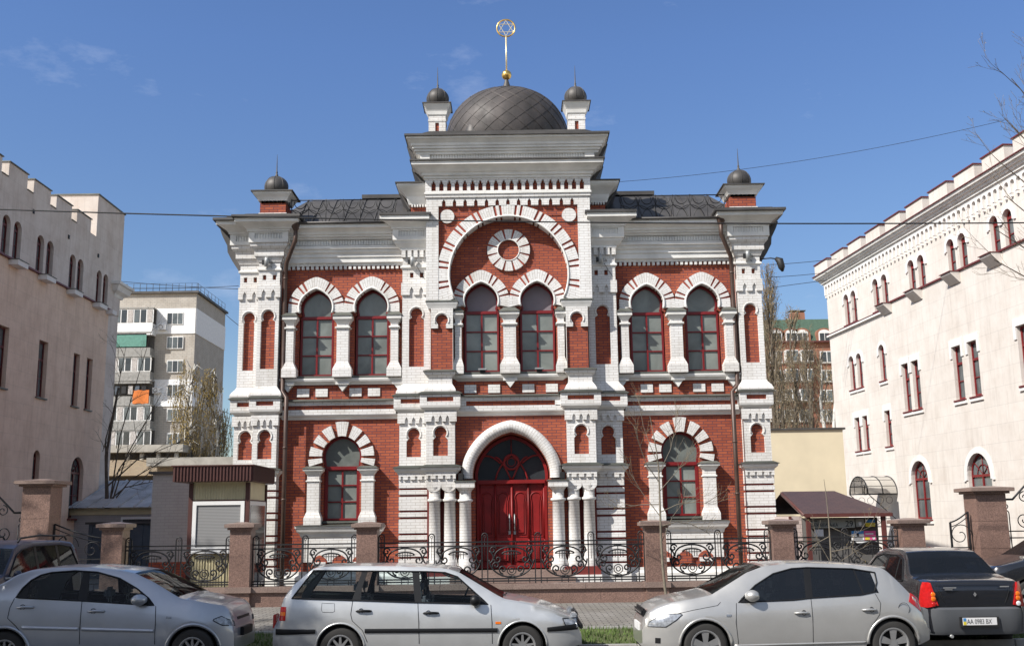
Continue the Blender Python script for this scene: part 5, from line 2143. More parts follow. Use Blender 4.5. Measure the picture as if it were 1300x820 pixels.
GR = thing('garage_box', (-13.8, 12, 0), 'dark blue-grey metal garage box in the shaded passage', 'garage')
b = MB()
b.box(-15.4, -11.7, 9.5, 13, .13, 2.05, 'blue_grey')
for i in range(8):
    b.box(-15.3 + .46 * i, -15.26 + .46 * i, 9.47, 9.5, .2, 2.0, 'blue_grey')
b.build('body', GR)
b = MB()
b.box(-15.5, -11.6, 9.4, 13.1, 2.052, 2.13, 'metal')
b.build('roof', GR)
b = MB()
b.box(-13.2, -12.1, 9.44, 9.5, .2, 1.9, 'blue_grey')
dd = b.build('door', GR)
b = MB()
b.box(-13.1, -13.05, 9.40, 9.44, 1.1, 1.25, 'grey_metal')
b.build('handle', dd)

M['concrete'] = plain('concrete_slab', (.36, .34, .30), .9, var=.2, vscale=1.5)
M['yellow_brick'] = brick('yellow_brick', (.42, .33, .22), (.36, .28, .20), (.3, .27, .22), .26, .09, .01)
CP = thing('car_park_block', (-26, 45, 0), 'long concrete and yellow brick annex with two open floor slabs below the white apartment block', 'building')
b = MB()
for (px0, py0, px1, py1, Y, mt) in ((143, 565, 232, 573, 46, 'concrete'), (143, 584, 205, 603, 45.5, 'yellow_brick'), (186, 581, 300, 590, 40, 'concrete')):
    xa, za = at(px0, py0, Y); xb, zb = at(px1, py1, Y)
    b.box(xa - 6 if px0 < 150 else xa, xb, Y, Y + 7, zb, za, mt)
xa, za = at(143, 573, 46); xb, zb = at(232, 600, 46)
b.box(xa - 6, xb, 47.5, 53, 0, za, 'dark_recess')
xa, za = at(190, 590, 40); xb, zb = at(300, 640, 40)
b.box(xa, xb, 41.5, 46, 0, za, 'yellow_brick')
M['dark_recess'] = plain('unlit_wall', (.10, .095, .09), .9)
b.build('slab', CP)
b = MB()
for px_ in (160, 178, 199, 222):
    x, z = at(px_, 573, 46)
    x2, z2 = at(px_, 586, 46)
    b.cyl((x, 46.4, z2 - .5), (x, 46.4, z), .16, 'concrete', 8)
b.build('column', CP)

# ---- beige wall on the right and the wooden shed with its signs
BW = MB()
BW.box(9.2, 13.6, 14, 14.35, 0, 5.48, 'beige_render')
BW.box(9.1, 13.7, 13.93, 14.42, 5.482, 5.56, 'metal')
M['beige_render'] = plain('beige_render', (.66, .58, .42), .9, var=.08, vscale=.8)
o = BW.build('boundary_wall')
tag(o, 'plain beige rendered wall with a dark coping between synagogue and cream building', 'wall')
b = MB()
b.prism([(12.15, 3.25), (12.25, 3.05), (12.33, 3.0), (12.22, 3.22)], 13.98, 13.995, 'ledge')

M['tile_roof'] = None
k = NT('tile_roof')
tc = k.n('UVMap')
br = k.n('TexBrick'); k.l(tc.outputs[0], br.inputs['Vector'])
br.inputs['Color1'].default_value = (.085, .048, .042, 1); br.inputs['Color2'].default_value = (.062, .037, .034, 1); br.inputs['Mortar'].default_value = (.035, .02, .02, 1)
for n_, v in (('Scale', 1), ('Brick Width', .22), ('Row Height', .13), ('Mortar Size', .016), ('Mortar Smooth', .8)):
    br.inputs[n_].default_value = v
k.l(br.outputs['Color'], k.b.inputs['Base Color'])
k.b.inputs['Roughness'].default_value = .5
k.bump(br.outputs['Fac'], -.8, .02)
M['tile_roof'] = k.m
M['shed_pink'] = brick('pale_pink_tile', (.55, .46, .43), (.50, .42, .40), (.36, .28, .27), .2, .1, .008)
M['maroon_wood'] = plain('maroon_wood', (.10, .03, .025), .5, var=.2)
SH = thing('shop_shed', (8.2, -1.4, .12), 'small shop shed with brown tiled hip roof, address plate and posters', 'shop')
b = MB()
ex0, ex1, ey0, ey1, ez = 7.30, 9.48, -2.75, 1.6, 2.06
rx1, ry, rz = 8.72, -.6, 2.66
fr = [(ex0, ey0, ez), (ex1, ey0, ez), (rx1, ry, rz), (7.30, ry, rz)]
b.face(fr, 'tile_roof', [(0, 0), (2.2, 0), (1.5, 2.1), (0, 2.1)])
b.face([(ex1, ey0, ez), (ex1, ey1, ez), (rx1, ry, rz)], 'tile_roof', [(0, 0), (4.2, 0), (2, 2)])
b.face([(ex0, ey0, ez), (7.30, ry, rz), (7.26, ry, rz - .09), (7.24, ey0, ez - .08)], 'tile_roof')
b.face([(rx1, ry, rz), (ex1, ey1, ez), (7.3, ey1, ez), (7.30, ry, rz)], 'tile_roof')
b.build('roof', SH, normals=False)
b = MB()
b.box(ex0, ex1, ey0 - .015, ey0 + .02, ez - .09, ez - .002, 'maroon_wood')
b.box(ex1 - .02, ex1 + .015, ey0, ey1, ez - .09, ez - .002, 'maroon_wood')
b.tube([(ex0 - .01, ey0, ez - .04), (7.28, ry, rz - .04)], .035, 'maroon_wood', 4)
b.build('fascia', SH)
b = MB()
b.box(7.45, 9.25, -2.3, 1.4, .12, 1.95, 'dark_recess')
b.box(7.14, 7.44, -1.9, 1.4, .12, 2.0, 'shed_pink')
b.build('wall', SH)
b = MB()
for x in (7.40, 9.28):
    b.box(x - .05, x + .05, -2.7, -2.6, .12, ez - .09, 'maroon_wood')
b.box(7.10, 7.16, -2.0, -1.93, .12, 2.0, 'maroon_wood')
b.box(7.46, 9.23, -2.45, -2.40, .12, .80, 'maroon_wood')
b.build('post', SH)
M['sign_grey'] = plain('sign_plate', (.30, .31, .28), .5, var=.05)
M['sign_ink'] = plain('sign_ink', (.015, .015, .02), .6)
M['paper'] = plain('paper', (.70, .70, .70), .6, var=.04)
M['poster_blue'] = plain('poster_blue', (.05, .22, .48), .5)
M['poster_yellow'] = plain('poster_yellow', (.65, .52, .04), .5)
M['poster_pink'] = plain('poster_pink', (.60, .09, .25), .5)


def text_mesh(name, s_, x, y, z, size, mat, parent, align='LEFT', extr=.004, rot=None, wid=None):
    cu = bpy.data.curves.new(name, 'FONT')
    cu.body = s_
    cu.size = size
    cu.extrude = extr
    cu.align_x = align
    o = bpy.data.objects.new(name + '_tmp', cu)
    col.objects.link(o)
    dg = bpy.context.evaluated_depsgraph_get()
    me = bpy.data.meshes.new_from_object(o.evaluated_get(dg))
    bpy.data.objects.remove(o)
    m4 = Matrix.Translation((x, y, z)) @ (rot or Matrix.Rotation(PI / 2, 4, 'X'))
    sc_ = Matrix.Diagonal((wid or 1, 1, 1, 1))
    me.transform(m4 @ sc_)
    org = ORG.get(parent.name, Vector((0, 0, 0)))
    me.transform(Matrix.Translation(-org))
    me.materials.clear()
    me.materials.append(M[mat])
    o2 = bpy.data.objects.new(name, me)
    col.objects.link(o2)
    o2.parent = parent
    return o2


sg = thing('address_sign', (8.0, -2.46, 1.75), 'grey address plate with the number 29 under the tiled shed roof', 'sign')
b = MB()
b.box(7.46, 8.62, -2.47, -2.43, 1.70, 1.93, 'sign_grey', bevel=.008)
b.build('plate', sg)
text_mesh('street_name', 'ЩЕКАВИЦЬКА', 7.50, -2.472, 1.735, .115, 'sign_ink', sg, wid=.86)
text_mesh('small_line', 'вулиця', 7.51, -2.472, 1.865, .05, 'sign_ink', sg)
text_mesh('house_number', '29', 8.38, -2.472, 1.735, .20, 'sign_ink', sg)
for (x0_, x1_, z0_, z1_, mt, lb, ex) in (
        (8.65, 8.86, 1.72, 1.92, 'sign_grey', 'small grey notice with an emblem right of the address plate', 'e'),
        (8.89, 9.13, 1.72, 1.90, 'poster_yellow', 'small blue and yellow notice at the top right of the shed front', 'b'),
        (7.60, 7.82, 1.50, 1.67, 'paper', 'white sheet of paper in the shed window under the address plate', None),
        (8.52, 8.83, 1.37, 1.62, 'paper', 'white and blue poster with a small crest on the shed front', 'w'),
        (8.835, 9.13, 1.37, 1.62, 'poster_pink', 'pink poster with a yellow block on the shed front', 'p')):
    t_ = thing('notice', ((x0_ + x1_) / 2, -2.45, z0_), lb, 'notice')
    b = MB()
    b.box(x0_, x1_, -2.463, -2.44, z0_, z1_, mt)
    pl = b.build('sheet', t_)
    xm = (x0_ + x1_) / 2
    if ex == 'e':
        b = MB(); b.prism([(xm - .04, 1.84), (xm - .04, 1.78), (xm, 1.745), (xm + .04, 1.78), (xm + .04, 1.84)], -2.468, -2.462, 'paper'); b.build('emblem', t_)
    if ex == 'b':
        b = MB(); b.box(x0_, x1_, -2.467, -2.4635, 1.82, 1.90, 'poster_blue'); b.build('band', t_)
    if ex == 'w':
        b = MB(); b.box(x0_, x1_, -2.467, -2.4635, 1.55, 1.62, 'poster_blue'); b.build('band', t_)
        b = MB(); b.prism([(xm - .03, 1.56), (xm - .03, 1.51), (xm, 1.475), (xm + .03, 1.51), (xm + .03, 1.56)], -2.472, -2.4675, 'sign_ink'); b.build('crest', t_)
        b = MB()
        for zz in (1.44, 1.41):
            b.box(x0_ + .04, x1_ - .04, -2.467, -2.4635, zz, zz + .014, 'sign_ink')
        b.build('text_line', t_)
    if ex == 'p':
        b = MB(); b.box(x0_ + .02, x0_ + .13, -2.467, -2.4635, 1.40, 1.48, 'poster_yellow'); b.build('block', t_)
        b = MB(); b.lathe(0, 0, [(.035, 0), (.0, 0)], 'paper', 12)
        for v in b.bm.verts:
            v.co = (v.co.x + x1_ - .06, -2.4672, v.co.y + 1.44)
        b.build('badge', t_)
        b = MB(); b.box(x0_ + .03, x1_ - .06, -2.467, -2.4635, 1.53, 1.56, 'paper'); b.build('text_line', t_)
b = MB()
b.box(8.50, 9.14, -2.49, -2.42, 1.325, 1.362, 'white_pvc')
o = b.build('white_shelf'); o.parent = SH
for v in o.data.vertices:
    v.co -= ORG[SH.name]

# ------------------------------------------------------------------ far blocks of flats
M['grey_block_brick'] = brick('silicate_brick', (.50, .465, .415), (.45, .42, .375), (.34, .32, .295), .5, .2, .02, dirt_amt=.4)
M['white_insul'] = plain('white_insulation', (.78, .79, .80), .8, var=.06)
M['balcony_grey'] = plain('balcony_panel', (.30, .295, .28), .9, var=.2)
M['green_sheet'] = plain('green_sheeting', (.10, .26, .21), .5, var=.2)
M['orange'] = plain('orange_cloth', (.60, .17, .035), .8, var=.2, vscale=1)
YA = 90
AB = thing('apartment_block', (-42, 95, 0), 'grey brick apartment block with white insulated floors and glazed balconies', 'building')
b = MB()
xL, xR = -62, -36.4
b.box(xL, xR, YA, YA + 12.3, 0, 28.3, 'grey_block_brick')
# white insulated storeys (real panels, slightly proud)
zt = lambda py: at(200, py, YA)[1]
b.box(-41.2, xR + .06, YA - .08, YA + .0, zt(424), zt(392), 'white_insul')
b.box(xR, xR + .08, YA - .08, YA + 12.3, zt(424) + .0, zt(392), 'white_insul')
b.box(-41.2, xR + .06, YA - .08, YA + .0, zt(516), zt(482), 'white_insul')
b.box(xR, xR + .08, YA - .08, YA + 12.3, zt(516), zt(484), 'white_insul')
b.build('wall', AB)
b = MB()
b.box(xL, xR + .3, YA - .3, YA + 12.6, 28.3, 28.55, 'metal')
b.build('roof', AB)
b = MB()
for i in range(14):
    b.tube([(-46 + .75 * i, YA, 28.5), (-46 + .75 * i, YA, 29.5)], .03, 'iron', 4)
for i in range(9):
    b.tube([(xR, YA + 1.5 * i, 28.5), (xR, YA + 1.5 * i, 29.5)], .03, 'iron', 4)
b.tube([(-46, YA, 29.5), (xR, YA, 29.5), (xR, YA + 12, 29.5)], .018, 'iron', 4)
b.tube([(-46, YA, 29.0), (xR, YA, 29.0), (xR, YA + 12, 29.0)], .015, 'iron', 4)
b.build('roof_railing', AB)
rows = [405, 435.5, 465.5, 496, 527, 558]
for ri, py in enumerate(rows):
    zc = zt(py)
    xa, xb = at(212, py, YA)[0], at(233, py, YA)[0]
    f_ = MB()
    f_.box(xa, xb, YA - .14, YA, zc - .72, zc + .72, 'white_pvc')
    wo = f_.build('window', AB)
    for j in range(3):
        g_ = MB()
        g_.box(xa + .1 + (xb - xa - .1) * j / 3, xa + (xb - xa - .1) * (j + 1) / 3, YA - .17, YA - .14, zc - .62, zc + .62, 'mid_glass' if (ri + j) % 3 else 'dark_glass')
        g_.build('pane', wo)
    # balcony
    xa, xb = -47.5, at(199 if ri == 0 else 196, py, YA)[0]
    f_ = MB()
    f_.box(xa, xb, YA - 1.3, YA, zc - 2.05, zc - .72, 'white_insul' if ri == 0 else 'balcony_grey')
    f_.box(xa - .05, xb + .05, YA - 1.35, YA, zc + .98, zc + 1.12, 'balcony_grey')
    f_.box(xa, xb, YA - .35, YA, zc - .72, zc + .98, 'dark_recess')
    wo = f_.build('balcony', AB)
    if ri in (0, 2, 4, 5):
        n = 9
        for j in range(n):
            g_ = MB()
            g_.box(xa + (xb - xa) * j / n + .08, xa + (xb - xa) * (j + 1) / n - .08, YA - 1.32, YA - 1.26, zc - .6, zc + .85, ('mid_glass', 'dark_glass', 'curtain')[(j * 7 + ri) % 3])
            g_.build('pane', wo)
        g_ = MB()
        g_.box(xa, xb, YA - 1.28, YA - 1.2, zc - .72, zc - .6, 'white_pvc')
        g_.box(xa, xb, YA - 1.28, YA - 1.2, zc + .86, zc + .98, 'white_pvc')
        for j in range(n + 1):
            g_.box(xa + (xb - xa) * j / n - .06, xa + (xb - xa) * j / n + .06, YA - 1.29, YA - 1.2, zc - .6, zc + .86, 'white_pvc')
        g_.build('frame', wo)
    if ri == 1:
        g_ = MB()
        g_.box(xa, xb - .5, YA - 1.3, YA - 1.2, zc - .6, zc + .9, 'green_sheet')
        g_.build('sheeting', wo)
    if ri == 3:
        g_ = MB()
        for j in range(5):
            x_ = xb - .8 - .75 * j
            g_.box(x_ - .3, x_ + .2, YA - 1.1, YA - 1.0, zc - .5 + .1 * (j % 2), zc + .5, ('iron', 'blue_grey', 'curtain')[j % 3])
        g_.build('laundry', wo)
tg = MB()
xo, zo = at(178, 503, YA - 1.5)
tg.grid([[(xo - .9 + 1.8 * i / 6, YA - 1.36 - .05 * math.sin(i), zo + .7 - 1.5 * j / 4 - .05 * math.sin(i * 2)) for i in range(7)] for j in range(5)], 'orange')
tg.grid([[(xo - .9 + 1.8 * i / 6, YA - 1.30 - .05 * math.sin(i), zo + .7 - 1.5 * j / 4 - .05 * math.sin(i * 2)) for i in range(7)] for j in range(5)], 'orange')
o = tg.build('blanket')
tag(o, 'orange blanket hung over a balcony of the grey apartment block', 'blanket')
for px_, py_, lb in ((207, 416, 'white air conditioner box on the top storey of the apartment block'), (200, 496, 'white air conditioner box beside the orange blanket, lower on the apartment block')):
    x_, z_ = at(px_, py_, YA)
    b = MB()
    b.box(x_ - .45, x_ + .45, YA - .5, YA - .09, z_ - .32, z_ + .32, 'white_insul', bevel=.03)
    b.tube([(x_ - .1 + .22 * math.cos(2 * PI * k / 14), YA - .51, z_ + .22 * math.sin(2 * PI * k / 14)) for k in range(14)], .03, 'dark_recess', 4, closed=True)
    o = b.build('air_conditioner')
    tag(o, lb, 'air conditioner')

M['far_brick'] = brick('far_brick', (.33, .15, .095), (.29, .13, .085), (.25, .14, .11), .5, .2, .02, dirt_amt=.4)
M['green_roof'] = plain('green_roof', (.065, .105, .07), .5, var=.2)
YB = 115
BB = thing('brick_apartment_house', (44, 120, 0), 'red brick apartment house with a green mansard roof behind bare poplars', 'building')
b = MB()
zq = lambda py: at(1040, py, YB)[1]
b.box(31, 60, YB, YB + 14, 0, zq(434), 'far_brick')
b.build('wall', BB)
b = MB()
b.grid([[(30.6, YB - .3, zq(434)), (60.4, YB - .3, zq(434))], [(30.9, YB + .8, zq(418)), (60.1, YB + .8, zq(418))], [(31, YB + 4, zq(403) + .5), (60, YB + 4, zq(403) + .5)], [(31, YB + 14, zq(403)), (60, YB + 14, zq(403))]], 'green_roof', smooth=False)
b.box(30.6, 60.4, YB - .5, YB, zq(435), zq(433), 'maroon_wood')
b.build('roof', BB)
for px_ in (1007, 1016.5):
    b = MB()
    x_, z_ = at(px_, 400, YB + 6)
    b.box(x_ - .45, x_ + .45, YB + 5.5, YB + 6.5, z_ - 2, z_ + .3, 'far_brick')
    b.box(x_ - .6, x_ + .6, YB + 5.4, YB + 6.6, z_ + .5, z_ + .62, 'metal')
    b.build('chimney', BB)
cols = [985, 1003, 1022, 1049, 1075]
for ri, py in enumerate((453, 477, 502, 527, 552)):
    for ci, px_ in enumerate(cols):
        x_, z_ = at(px_, py, YB)
        f_ = MB()
        wd = .85
        f_.box(x_ - wd, x_ + wd, YB - .12 - (1.0 if ci in (1, 2) and ri < 3 else 0), YB, z_ - .8, z_ + .8, 'white_pvc')
        f_.box(x_ - wd - .1, x_ + wd + .1, YB - .2, YB, z_ - .95, z_ - .82, 'concrete')
        wo = f_.build('window', BB)
        yy = YB - .12 - (1.0 if ci in (1, 2) and ri < 3 else 0)
        for j in range(2):
            g_ = MB()
            g_.box(x_ - wd + .12 + wd * j, x_ - .06 + wd * j, yy - .05, yy - .01, z_ - .68, z_ + .68, 'dark_glass' if (ri + ci + j) % 2 else 'mid_glass')
            g_.build('pane', wo)
for px_ in (985, 1004, 1018, 1046, 1066):
    x_, z_ = at(px_, 426, YB)
    f_ = MB()
    hw = 1.15
    f_.prism([(x_ - hw, z_ - 1.1), (x_ + hw, z_ - 1.1), (x_ + hw, z_ + .2)] + [(x_ + hw * math.cos(PI * k / 8), z_ + .2 + hw * .75 * math.sin(PI * k / 8)) for k in range(1, 8)] + [(x_ - hw, z_ + .2)], YB - .2, YB + 2, 'far_brick')
    f_.prism([(x_ - .8, z_ - .9), (x_ + .8, z_ - .9), (x_ + .8, z_ + .3)] + [(x_ + .8 * math.cos(PI * k / 8), z_ + .3 + .5 * math.sin(PI * k / 8)) for k in range(1, 8)] + [(x_ - .8, z_ + .3)], YB - .26, YB - .2, 'white_pvc')
    wo = f_.build('dormer', BB)
    g_ = MB()
    g_.box(x_ - .65, x_ - .06, YB - .3, YB - .265, z_ - .8, z_ + .3, 'dark_glass')
    g_.box(x_ + .06, x_ + .65, YB - .3, YB - .265, z_ - .8, z_ + .3, 'dark_glass')
    g_.build('pane', wo)

# ------------------------------------------------------------------ cars
def paint(name, c, metal=.55, rough=.30, coat=.9):
    k = NT(name)
    f = k.rng(k.noise(1.6, 5, .6), .35, .75)
    k.l(k.mix(rgba(c), rgba([q * .86 for q in c]), f), k.b.inputs['Base Color'])
    k.b.inputs['Metallic'].default_value = metal
    k.l(k.rng(k.noise(3, 4), .3, .7, rough, rough + .12), k.b.inputs['Roughness'])
    k.b.inputs['Coat Weight'].default_value = coat
    k.b.inputs['Coat Roughness'].default_value = .08
    return k.m


M['silver'] = paint('silver_paint', (.60, .61, .61))
M['silver_warm'] = paint('silver_warm_paint', (.49, .485, .47))
M['silver_blue'] = paint('silver_blue_paint', (.44, .465, .51))
M['black_paint'] = paint('black_paint', (.012, .013, .017), .1, .16, 1.0)
M['navy_paint'] = paint('navy_paint', (.014, .02, .05), .1, .3, .4)
M['tyre'] = plain('tyre_rubber', (.022, .021, .020), .8, var=.3)
M['rim'] = plain('alloy', (.42, .42, .42), .35, metal=.7, var=.1)
M['well'] = plain('wheel_well', (.010, .010, .011), .9)
M['bump_black'] = plain('black_moulding', (.010, .0105, .012), .45, var=.1, spec=.25)
M['bump_grey'] = plain('grey_bumper', (.075, .08, .088), .5, var=.1)
M['lamp_red'] = plain('lamp_red', (.45, .012, .012), .15, var=.2, vscale=20, spec=.6)
M['lamp_amber'] = plain('lamp_amber', (.75, .16, .01), .15, spec=.6)
M['lamp_clear'] = plain('lamp_clear', (.30, .32, .35), .16, metal=.3, var=.5, vscale=18)
M['seat'] = plain('seat_cloth', (.10, .11, .125), .9, var=.15)
M['chrome'] = plain('chrome', (.60, .60, .60), .18, metal=.9)
M['plate_white'] = plain('plate_white', (.68, .68, .68), .5)


def tinted(name, c, mixf, rough=.03):
    k = NT(name)
    k.b.inputs['Base Color'].default_value = rgba([.01, .012, .015])
    k.b.inputs['Roughness'].default_value = rough
    k.b.inputs['Specular IOR Level'].default_value = .9
    tr = k.n('BsdfTransparent')
    tr.inputs[0].default_value = rgba(c)
    mx = k.n('MixShader')
    mx.inputs[0].default_value = mixf
    k.l(tr.outputs[0], mx.inputs[1])
    k.l(k.b.outputs[0], mx.inputs[2])
    k.l(mx.outputs[0], k.o.inputs[0])
    return k.m


M['car_glass'] = tinted('car_glass', (.86, .93, .94), .16)
M['car_glass_dark'] = tinted('car_glass_dark', (.22, .24, .27), .55)
M['wind_glass'] = tinted('windscreen_glass', (.50, .56, .52), .35)


def lerp(tab, x):
    if x <= tab[0][0]:
        return tab[0][1]
    for (a, b), (c, d) in zip(tab, tab[1:]):
        if x <= c:
            return b + (d - b) * (x - a) / max(1e-9, c - a)
    return tab[-1][1]


def smooth(tab, x, h=.05):
    return (lerp(tab, x - h) + lerp(tab, x) * 2 + lerp(tab, x + h)) / 4


class Car:
    """body profile given as side-view tables in metres, x = 0 at the rear and L at the front"""

    def __init__(c, spec, t):
        c.s = spec
        c.t = t
        c.L = spec['L']
        c.W = spec['W']

    def half(c, x):
        L = c.L
        e0, e1 = c.s.get('round', (.35, .55))
        k0, k1 = c.s.get('pinch', (.13, .20))
        w_ = c.W / 2
        if x < e0:
            w_ -= k0 * c.W / 2 * (1 - x / e0) ** 2.2
        if x > L - e1:
            w_ -= k1 * c.W / 2 * ((x - (L - e1)) / e1) ** 2.4
        return w_

    def top(c, x):
        return smooth(c.s['top'], x, .03)

    def belt(c, x):
        return min(lerp(c.s['belt'], x), c.top(x) - .015)

    def wtop(c, x):
        return lerp(c.s['wtop'], x)

    def re(c, x):
        """roof edge height"""
        tz, bz = c.top(x), c.belt(x)
        d = tz - bz
        if d < .10:
            return bz + d * .6
        return tz - min(.055, d * .35)

    def bot(c, x):
        z = lerp(c.s['sill'], x)
        for cx in c.s['wheels']:
            R_ = c.s['arch']
            if abs(x - cx) < R_:
                z = max(z, c.s['wz'] + math.sqrt(R_ * R_ - (x - cx) ** 2))
        return z

    def ys(c, x, z):
        """half width of the side surface at x, z"""
        h = c.half(x)
        bz = c.belt(x)
        if z > bz:
            return h * c.s.get('shoulder', .965) - (z - bz) * c.s.get('tumble', .42)
        zm = c.s.get('zmid', .55)
        if z > zm:
            u = (z - zm) / max(.01, bz - zm)
            return h * (1 - (1 - c.s.get('shoulder', .965)) * u ** 1.8)
        u = (zm - z) / zm
        return h * (1 - .06 * u ** 1.5)

    def stations(c):
        xs = set()
        L = c.L
        n = int(L / .05)
        for i in range(n + 1):
            xs.add(round(L * i / n, 4))
        for k in ('top', 'wtop', 'belt'):
            for p in c.s[k]:
                if 0 <= p[0] <= L:
                    xs.add(round(p[0], 4))
        for cx in c.s['wheels']:
            for i in range(25):
                xs.add(round(cx + c.s['arch'] * math.cos(PI * i / 24), 4))
        xs = sorted(xs)
        out = [xs[0]]
        for x in xs[1:]:
            if x - out[-1] > .006:
                out.append(x)
        return out

    def body(c, mat, glass, wind, see=True):
        s = c.s
        xs = c.stations()
        b = MB()
        ws_list = [MB() for _ in s['screens']]
        mi = b.mi(mat)
        sx0, sx1 = s['glass']     # span of the side glass
        rows = []
        for x in xs:
            h = c.half(x)
            zb, bz, tz, rz = c.bot(x), c.belt(x), c.top(x), c.re(x)
            wt = min(max(c.wtop(x), bz), rz - .002) if sx0 <= x <= sx1 else bz
            pts = []
            zb = min(zb, bz - .05)
            for u in (0, .12, .3, .5, .7, .86, 1.0):
                z = zb + (bz - zb) * u
                yy = c.ys(x, z)
                if u == 0:
                    yy -= .012
                pts.append((yy, z))
            pts.append((c.ys(x, wt), wt))
            if tz - bz > .10:
                ye = c.ys(x, rz)
                pts.append((ye, rz))
                pts.append((ye - .035, rz + (tz - rz) * .62))
                pts.append((ye * .72, tz - .010))
                pts.append((ye * .38, tz - .002))
            else:
                ye = h * .93
                pts.append((ye, rz))
                pts.append((h * .84, bz + (tz - bz) * .86))
                pts.append((h * .62, tz - .006))
                pts.append((h * .32, tz - .001))
            pts.append((0, tz))
            rows.append(pts)
        n = len(rows[0])
        gl = []
        for sg in (-1, 1):
            g = MB()
            gl.append(g)
            V = [[b.bm.verts.new((x, sg * p[0], p[1])) for p in r] for x, r in zip(xs, rows)]
            for i in range(len(xs) - 1):
                xm = (xs[i] + xs[i + 1]) / 2
                wopen = sx0 <= xm <= sx1 and c.wtop(xm) > c.belt(xm) + .012
                wsn = [q_ for q_, (a, d) in enumerate(s['screens']) if a <= xm <= d]
                for j in range(n - 1):
                    q = [V[i][j], V[i][j + 1], V[i + 1][j + 1], V[i + 1][j]]
                    tgt = b
                    if j == 6 and wopen:
                        tgt = g
                    if j in (9, 10, 11) and wsn:
                        tgt = ws_list[wsn[0]]
                    if tgt is b:
                        try:
                            co = []
                            for v in q:
                                if all((v.co - c_.co).length > 1e-5 for c_ in co):
                                    co.append(v)
                            if len(co) > 2:
                                f = b.bm.faces.new(co); f.smooth = True; f.material_index = mi
                        except ValueError:
                            pass
                    else:
                        co = []
                        for v in q:
                            if all((v.co - c_).length > 1e-5 for c_ in co):
                                co.append(v.co.copy())
                        if len(co) > 2:
                            tgt.face(co, glass if tgt is g else wind, smooth=True)
            # lip turned in under the sill and round the arches
            lip = [[(x, sg * (r[0][0]), r[0][1]) for x, r in zip(xs, rows)], [(x, sg * (r[0][0] - .10), r[0][1]) for x, r in zip(xs, rows)]]
            b.grid(lip, mat, smooth=True)
        # end caps and belly
        for r, x in ((rows[0], xs[0]), (rows[-1], xs[-1])):
            b.face([(x, p[0], p[1]) for p in r] + [(x, -p[0], p[1]) for p in r[::-1][1:]], mat)
        b.grid([[(x, -c.half(x) * .8, .24), (x, c.half(x) * .8, .24)] for x in (xs[0] + .02, c.L / 2, xs[-1] - .02)], 'well', smooth=False)
        # parcel shelf level inside: inner door lining
        for sg in (-1, 1):
            b.grid([[(x, sg * (c.ys(x, c.belt(x)) - .05), .3), (x, sg * (c.ys(x, c.belt(x)) - .05), c.belt(x) - .03)] for x in [sx0 + (sx1 - sx0) * i / 8 for i in range(9)]], 'well', smooth=False)
        bo = b.build('body', c.t, weld=True, sharp=32)
        for g in gl:
            g.build('side_glass', bo, weld=True)
        for nm, ws in zip(('rear_screen', 'windscreen'), ws_list):
            ws.build(nm, bo, weld=True)
        c.bo = bo
        return bo

    def strip(c, name, pts_lo, pts_hi, off, mat, parent=None, sides=(-1, 1), n=14, thick=.0):
        """panel lying on the side surface between two side-view curves given at matching parameters"""
        for sg in sides:
            b = MB()
            rows = []
            for i in range(n + 1):
                t = i / n
                a = c.along(pts_lo, t)
                d = c.along(pts_hi, t)
                row = []
                for k in range(5):
                    u = k / 4
                    x = a[0] + (d[0] - a[0]) * u
                    z = a[1] + (d[1] - a[1]) * u
                    e = thick * math.sin(PI * u) ** .5 if thick else 0
                    row.append((x, sg * (c.ys(x, z) + off + e), z))
                rows.append(row)
            b.grid(rows, mat)
            # turned-in edge gives the piece thickness
            for L_ in ([r[0] for r in rows], [r[-1] for r in rows], rows[0], rows[-1]):
                b.grid([L_, [(p[0], p[1] - sg * (.012 + off), p[2]) for p in L_]], mat, smooth=False)
            b.build(name, parent or c.bo)

    def along(c, pts, t):
        n = len(pts) - 1
        f = t * n
        i = min(int(f), n - 1)
        u = f - i
        return (pts[i][0] + (pts[i + 1][0] - pts[i][0]) * u, pts[i][1] + (pts[i + 1][1] - pts[i][1]) * u)

    def line(c, name, pts, r, mat, off=.001, sides=(-1, 1), parent=None, closed=False):
        for sg in sides:
            b = MB()
            P_ = []
            m = len(pts)
            for i in range(m if closed else m - 1):
                a, d = pts[i], pts[(i + 1) % m]
                k = max(1, int(math.hypot(a[0] - d[0], a[1] - d[1]) / .06))
                for q in range(k):
                    x = a[0] + (d[0] - a[0]) * q / k
                    z = a[1] + (d[1] - a[1]) * q / k
                    P_.append((x, sg * (c.ys(x, z) + off), z))
            if not closed:
                P_.append((pts[-1][0], sg * (c.ys(*pts[-1]) + off), pts[-1][1]))
            b.tube(P_, r, mat, 4, closed=closed)
            b.build(name, parent or c.bo)

    def wheel(c, cx, sg, spokes, rim_r, style='spoke'):
        s = c.s
        R_ = s['tyre']
        y = sg * (c.W / 2 - .115)
        o = MB()
        z = s['wz']
        hw = .10
        prof = [(rim_r, -hw * .9), (R_ - .035, -hw), (R_ - .012, -hw * .86), (R_, -hw * .55), (R_, hw * .55), (R_ - .012, hw * .86), (R_ - .035, hw), (rim_r, hw * .9)]
        rows = [[(cx + r * math.cos(2 * PI * k / 36), y + sg * w_, z + r * math.sin(2 * PI * k / 36)) for k in range(36)] for r, w_ in prof]
        o.grid(rows, 'tyre', closed=True)
        wo = o.build('wheel', c.t)
        r_ = MB()
        prof = [(rim_r + .008, hw * .92), (rim_r - .008, hw * .96), (rim_r - .022, hw * .80), (rim_r - .03, hw * .2)]
        rows = [[(cx + r * math.cos(2 * PI * k / 36), y + sg * w_, z + r * math.sin(2 * PI * k / 36)) for k in range(36)] for r, w_ in prof]
